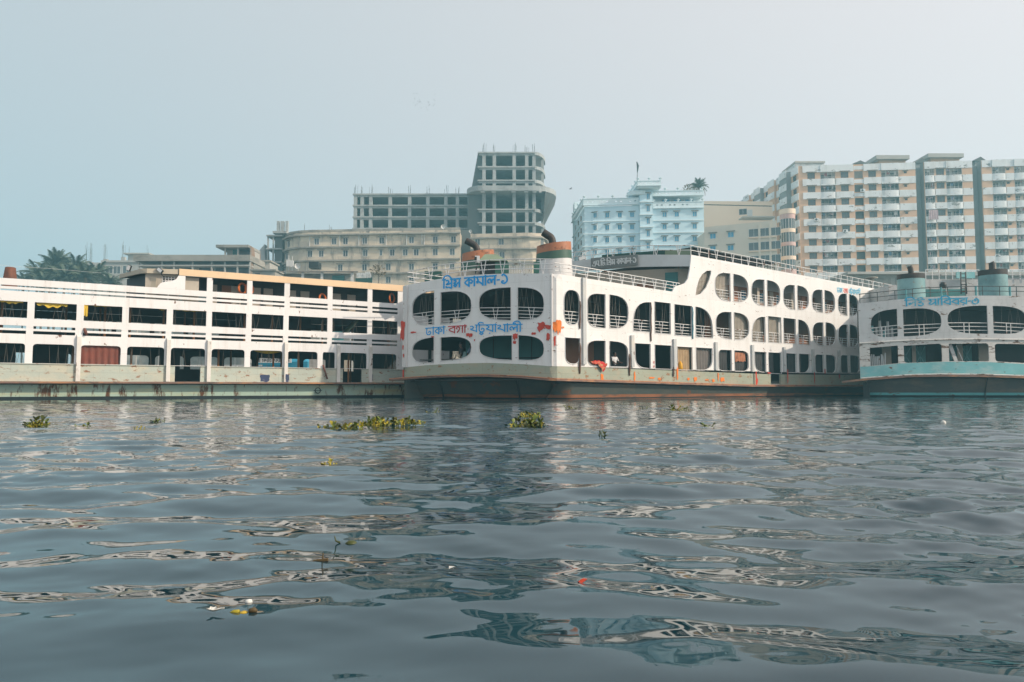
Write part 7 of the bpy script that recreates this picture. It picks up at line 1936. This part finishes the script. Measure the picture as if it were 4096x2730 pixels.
for x0, x1, kd in bays:
    u0, u1 = XA(x0), XA(x1)
    if kd == 'g':
        mb = MB(); WA.box(mb, u0 - .02, u0 + .06, G0, zTop, -1.9, -.26); WA.box(mb, u1 - .06, u1 + .02, G0, zTop, -1.9, -.26); mb.build('light_well', MATS['apartment_recess'], ba); continue
    proud = {'b': .26, 'w': .14, 'v': .10, 'p': .10, 's': .05}[kd]
    for i in range(-1, 9):
        zt_ = zTop + .02 if i < 0 else zrow[i] - oh
        zb_ = zrow[0] + oh if i < 0 else (zrow[i + 1] + oh if i < 8 else zrow[8] - oh - 1.0)
        if kd == 's': zt_ -= .4; zb_ += .35
        if kd == 'b' and i >= 0:   # balcony parapet bowed out a little
            us5 = np.linspace(u0 + .05, u1 - .05, 7); rows = []
            for zz, extra in ((zb_ + .2, 0), (zt_, 0)): rows.append([WA.pt(u_, zz, .02 + proud * math.sin(math.pi * (k + .0) / 6) ** .5 if 0 < k < 6 else .02) for k, u_ in enumerate(us5)])
            mb = MB(); mb.grid(rows); mb.add([WA.pt(u0 + .05, zb_ + .2, .02)] + [rows[0][k] for k in range(1, 6)] + [WA.pt(u1 - .05, zb_ + .2, .02)], [tuple(range(7))]); mb.build('balcony_parapet', MATS['apartment_white'], ba)
            mb = MB(); WA.box(mb, u0 + .05, u1 - .05, zb_ + .0, zb_ + .2, -1.85, .25); mb.build('balcony_slab', MATS['apartment_white'], ba)
        else:
            mb = MB(); WA.box(mb, u0 + .02, u1 - .02, zb_, zt_, .0, proud); mb.build('spandrel', MATS['apartment_white'], ba)
    if kd == 'b':
        for i, z in enumerate(zrow):
            mb = MB(); WA.box(mb, u0 + .1, u1 - .1, z - oh, z + oh + .1, -1.6, -1.5); mb.build('balcony_wall', MATS['apartment_recess' if rg.random() < .6 else 'beige_block'], ba)
            w = u1 - u0
            for f in ((.28, .74) if w > 3 else (.5,)):
                mb = MB(); WA.box(mb, u0 + w * f - .5, u0 + w * f + .5, z - oh, z + oh - .25, -1.495, -1.45); mb.build('balcony_door', MATS['dark_pane'], ba)
            mb = MB(); mb.bar(WA.pt(u0 + .1, z - oh + .45, .0), WA.pt(u1 - .1, z - oh + .45, .0), .035); mb.bar(WA.pt(u0 + .1, z - oh + .22, .0), WA.pt(u1 - .1, z - oh + .22, .0), .03)
            for k in range(5): mb.bar(WA.pt(u0 + .1 + (w - .2) * k / 4, z - oh, 0), WA.pt(u0 + .1 + (w - .2) * k / 4, z + oh, 0), .03)
            mb.build('balcony_grille', MATS['fender'], ba)
            for k in range(rg.randint(1, 5)):
                if rg.random() < .25: continue
                ul = u0 + .3 + rg.random() * (w - 1.0); lw, lh = rg.uniform(.25, .7), rg.uniform(.3, .85)
                rows = [[WA.pt(ul + lw * a / 5, z + oh - .15 - lh * b / 3, -.25 + .05 * math.sin(a * 1.7 + b)) for a in range(6)] for b in range(4)]
                mb = MB(); mb.grid(rows); mb.build('laundry', MATS[rg.choice(LAU)], ba)
    if kd == 's':
        for i, z in enumerate(zrow): mb = MB(); WA.box(mb, u0 + .05, u1 - .05, z - oh * 1.25, z + oh * 1.05, -1.5, -1.45); mb.build('stair_recess', MATS['apartment_recess'], ba)
# patterned sheet hung over a balcony
uS, zS = WA.hit(3396 + 948 / 2.851, 600 + 750 / 2.851)
tag(drape(WA, uS - .95, uS + .95, zS - 1.05, zS + 1.05, MATS['laundry_d'], None, .75, 4, .06, 'hung_bedsheet'), 'large pinkish bedsheet hung over a balcony of the apartment block', 'bedsheet')
def aircon(x, y, off=.5):
    u, z = WA.hit(x, y); mb = MB(); WA.box(mb, u - .5, u + .5, z - .32, z + .32, off - .35, off); o = mb.build('air_conditioner', MATS['apartment_white'], ba)
    p = WA.pt(u - .12, z, off + .02); mb = MB(); n = WA.nrm(u); t = WA.tan(u)
    mb.add([p] + [p + Vector((t.x, t.y, 0)) * .24 * math.cos(k * math.pi / 6) + Vector((0, 0, .24 * math.sin(k * math.pi / 6))) for k in range(12)], [(0, k + 1, (k + 1) % 12 + 1) for k in range(12)]); mb.build('fan_grille', MATS['dark_pane'], o)
for x, y in (Ce(1325, 800), Ce(1652, 930), Ce(1850, 468)): aircon(x, y)
for x, y in ((3396 + 1440 / 2.413, 1000 + 62 / 2.413), (3990, 1025)): aircon(x, y, .1)
# roof huts
C6b = lambda x, y: (3396 + x / 2.851, 600 + y / 2.851)
for x0, x1, y0, y1, D, nm in ((40, 220, 120, 160, 165.5, 'stair'), (735, 935, 95, 150, 165, 'stair'), (1420, 1580, 78, 130, 164, 'stair')):
    p0, p1 = at(*C6b(x0, y1), D), at(*C6b(x1, y1), D); t = at(*C6b((x0 + x1) / 2, y0), D)
    mb = MB(); mb.add([(p0.x, D, p0.z), (p1.x, D, p0.z), (t.x, D, t.z), (p0.x, D + 6, p0.z), (p1.x, D + 6, p0.z), (t.x, D + 6, t.z)], [(0, 1, 2), (0, 2, 5, 3), (2, 1, 4, 5), (4, 3, 5)]); mb.build('gable_roof', MATS['concrete_dark'], ba)
    mb = MB(); mb.box(p0.x + .5, p1.x - .5, D + .3, D + 5, zTop - .8, p0.z); mb.build('roof_room', MATS['apartment_recess'], ba)
for x0, x1, y0, y1 in ((300, 680, 68, 150), (890, 1298, 48, 130)):
    p0, p1 = at(*C6b(x0, y0), 168), at(*C6b(x1, y1), 168)
    mb = MB(); mb.box(p0.x + 1.2, p1.x - .4, 168.6, 176, zTop - .8, p0.z - .9); mb.build('roof_room', MATS['apartment_orange'], ba)
    mb = MB(); mb.box(p0.x, p1.x, 167.5, 177, p0.z - .9, p0.z); mb.build('roof_slab', MATS['grey_pale'], ba)
p0, p1 = at(*Ce(1085, 160), 170), at(*Ce(1418, 200), 170); mb = MB(); mb.box(p0.x, p1.x, 170, 178, zTop - 1, p0.z + .1); mb.build('roof_room', MATS['apartment_white'], ba)
mb = MB(); mb.box(p0.x - .2, p1.x, 169.5, 178, p0.z + .11, p0.z + .5); mb.build('roof_slab', MATS['grey_pale'], ba)
# receding side of the block, stepped bays
fa_, fb_ = Vector(dpt(2980, 196)), Vector(dpt(3217, 165))
WAs = Wall([tuple(fa_), tuple(fb_)])
nb_ = 9
for k in range(nb_):
    u0, u1 = WAs.len * k / nb_, WAs.len * (k + 1) / nb_; of = (0, .9, .3, 1.1, .1, .8, .2, 1.2, .05)[k]
    mb = MB(); WAs.box(mb, u0, u1, G0, zTop - (.3 if k % 2 else 0), of - 3, of); mb.build('side_bay', MATS['apartment_orange'] if k not in (3, 7) else MATS['apartment_recess'], ba)
    for i in range(-1, 9):
        zt_ = zTop + .05 if i < 0 else zrow[i] - oh; zb_ = zrow[0] + oh if i < 0 else (zrow[i + 1] + oh if i < 8 else zrow[8] - oh - 1)
        mb = MB(); WAs.box(mb, u0 + .03, u1 - .03, zb_, zt_, of + .005, of + .15); mb.build('spandrel', MATS['apartment_white'], ba)
        if i >= 0 and k % 2 == 0:
            mb = MB(); WAs.box(mb, (u0 + u1) / 2 - .7, (u0 + u1) / 2 + .7, zrow[i] - .6, zrow[i] + .55, of + .005, of + .06); mb.build('side_window', MATS['dark_pane'], ba)
mb = MB(); h0, h1 = at(*Ce(925, 320), 180), at(*Ce(1085, 135), 172)
for k in range(2): mb.bar(h0 + Vector((0, 0, -k * 1.4)), h1 + Vector((0, 0, -k * 1.4)), .07)
for k in range(5): p = h0.lerp(h1, k / 4); mb.bar(p, p - Vector((0, 0, 2.4)), .06)
mb.build('stair_rail', MATS['window_white'], ba)
# low grey shops at the foot of the block
mb = MB(); p0, p1 = at(3390, 1100, 120), at(4200, 1100, 118); rl = empty('shop_row', (p0.x, 120, G0), 'low grey flat roofed row at the foot of the apartment block', 'building')
mb.box(p0.x, p1.x, 120, 128, G0, at(3500, 1102, 120).z); mb.build('wall', MATS['grey_pale'], rl)
mb = MB(); mb.box(p0.x - .6, p1.x, 118.6, 128, at(3500, 1102, 120).z, at(3500, 1093, 120).z); mb.build('roof_slab', MATS['grey_pale'], rl)
for k in range(9): x = p0.x + 1 + k * 3.4; mb = MB(); mb.box(x, x + 2.6, 119.9, 119.99, G0, at(3500, 1112, 120).z); mb.build('shutter', MATS['grey_old'], rl)

# ---- landing stage seen through the left ferry
mat('shed_blue', (.03, .28, .42), .6, .12, .5); mat('poster', (.45, .43, .40), .7, .25, 1.5); mat('board_white', (.62, .62, .6), .6, .05, 1)
Dz = 66
pt_ = empty('landing_stage', Vector((*dpt(600, Dz), 0)), 'long grey pontoon wall seen through the lower openings of the left ferry', 'pontoon')
p0, p1 = dpt(-150, Dz), dpt(1100, Dz + 4)
mb = MB(); mb.box(p0[0], p1[0], Dz, Dz + 4, -.8, 1.7); mb.build('deck', MATS['quay_concrete'], pt_)
for k in range(18): x = p0[0] + (p1[0] - p0[0]) * (k + .5) / 18; mb = MB(); mb.bar((x, Dz + .2, 1.7), (x, Dz + .2, 2.7), .06, 6); mb.build('post', MATS['fender'], pt_)
for z in (2.2, 2.65): mb = MB(); mb.bar((p0[0], Dz + .2, z), (p1[0], Dz + .2, z), .05, 5); mb.build('rail', MATS['fender'], pt_)
bs = empty('blue_shed', Vector((*dpt(1120, 68), 0)), 'bright blue ticket shed with Bengali sign seen through the left ferry', 'shed')
p0, p1 = at(1020, 1470, 68), at(1230, 1470, 68); z1 = at(1100, 1448, 68).z
mb = MB(); mb.box(p0.x, p1.x, 68, 71, .9, z1); mb.build('wall', MATS['shed_blue'], bs)
mb = MB(); mb.add([(p1.x, 68, z1), (p1.x, 71, z1), (p1.x - 1.6, 69, z1 + .9), (p0.x, 69, z1 + .9), (p0.x, 68, z1), (p0.x, 71, z1)], [(4, 0, 2, 3), (0, 1, 2), (1, 5, 3, 2)]); mb.build('roof', MATS['shed_blue'], bs)
WSg = Wall([(p0.x - .3, 67.6), (at(1166, 1440, 67.6).x, 67.6)]); zs0, zs1 = at(1100, 1452, 67.6).z, at(1100, 1433, 67.6).z
sb_ = panel('sign_board', WSg, [(0, zs0), (WSg.len, zs0), (WSg.len, zs1), (0, zs1)], [], .06, MATS['board_white'], bs)
lettering(WSg, [['i', 'ba', 'na', 'aa'], [' '], ['sa', 'ma', 'i', 'ta'], [' '], ['kha', 'ya', 'aa'], [' '], ['gha', 'aa', 'tta']], .15, WSg.len - .15, lambda u: zs0 + .08, (zs1 - zs0) * .62, MATS['steel_dark'], sb_, .01, .17)
for x0, x1, lab in ((1237, 1272, 'wide pale poster board seen through the left ferry, beside the blue shed'), (1292, 1318, 'narrow pale poster board seen through the left ferry, right of the wide one'), (1372, 1398, 'cream board seen through the door opening of the left ferry')):
    p0, p1 = at(x0, 1428, 64), at(x1, 1480, 64); mb = MB(); mb.box(p0.x, p1.x, 64, 64.08, .4, p0.z); tag(mb.build('poster_board', MATS['poster'] if x0 < 1350 else MATS['cream_panel']), lab, 'poster')
mb = MB(); mb.box(dpt(1225, 72)[0], dpt(1700, 72)[0], 72, 76, -.8, 2.3); tag(mb.build('mooring_barge', MATS['grey_old']), 'grey barge side glimpsed behind the right end of the left ferry', 'barge')
# guy wire over the left ferry
mb = MB(); mb.tube([at(-40, 1056, 42), at(60, 1067, 46), at(200, 1075, 50), at(405, 1093, 56)], .009, 4); tag(mb.build('guy_wire', MATS['grey_letter']), 'thin sagging wire running over the stovepipe toward the palms', 'wire')
# ================================================================== haze
hz = bpy.data.materials.new('haze'); hz.use_nodes = True
N, L = hz.node_tree.nodes, hz.node_tree.links
N.clear()
pv = N.new('ShaderNodeVolumePrincipled'); pv.inputs['Density'].default_value = .0013; pv.inputs['Color'].default_value = (.40, .86, 1.0, 1); pv.inputs['Anisotropy'].default_value = .3
ou = N.new('ShaderNodeOutputMaterial'); L.new(pv.outputs[0], ou.inputs['Volume'])
mb = MB(); mb.box(-400, 400, -60, 420, -2.3, 74)
o = mb.build('haze', hz); tag(o, kind='stuff')
# ground and water end inside the haze box's footprint far beyond sight
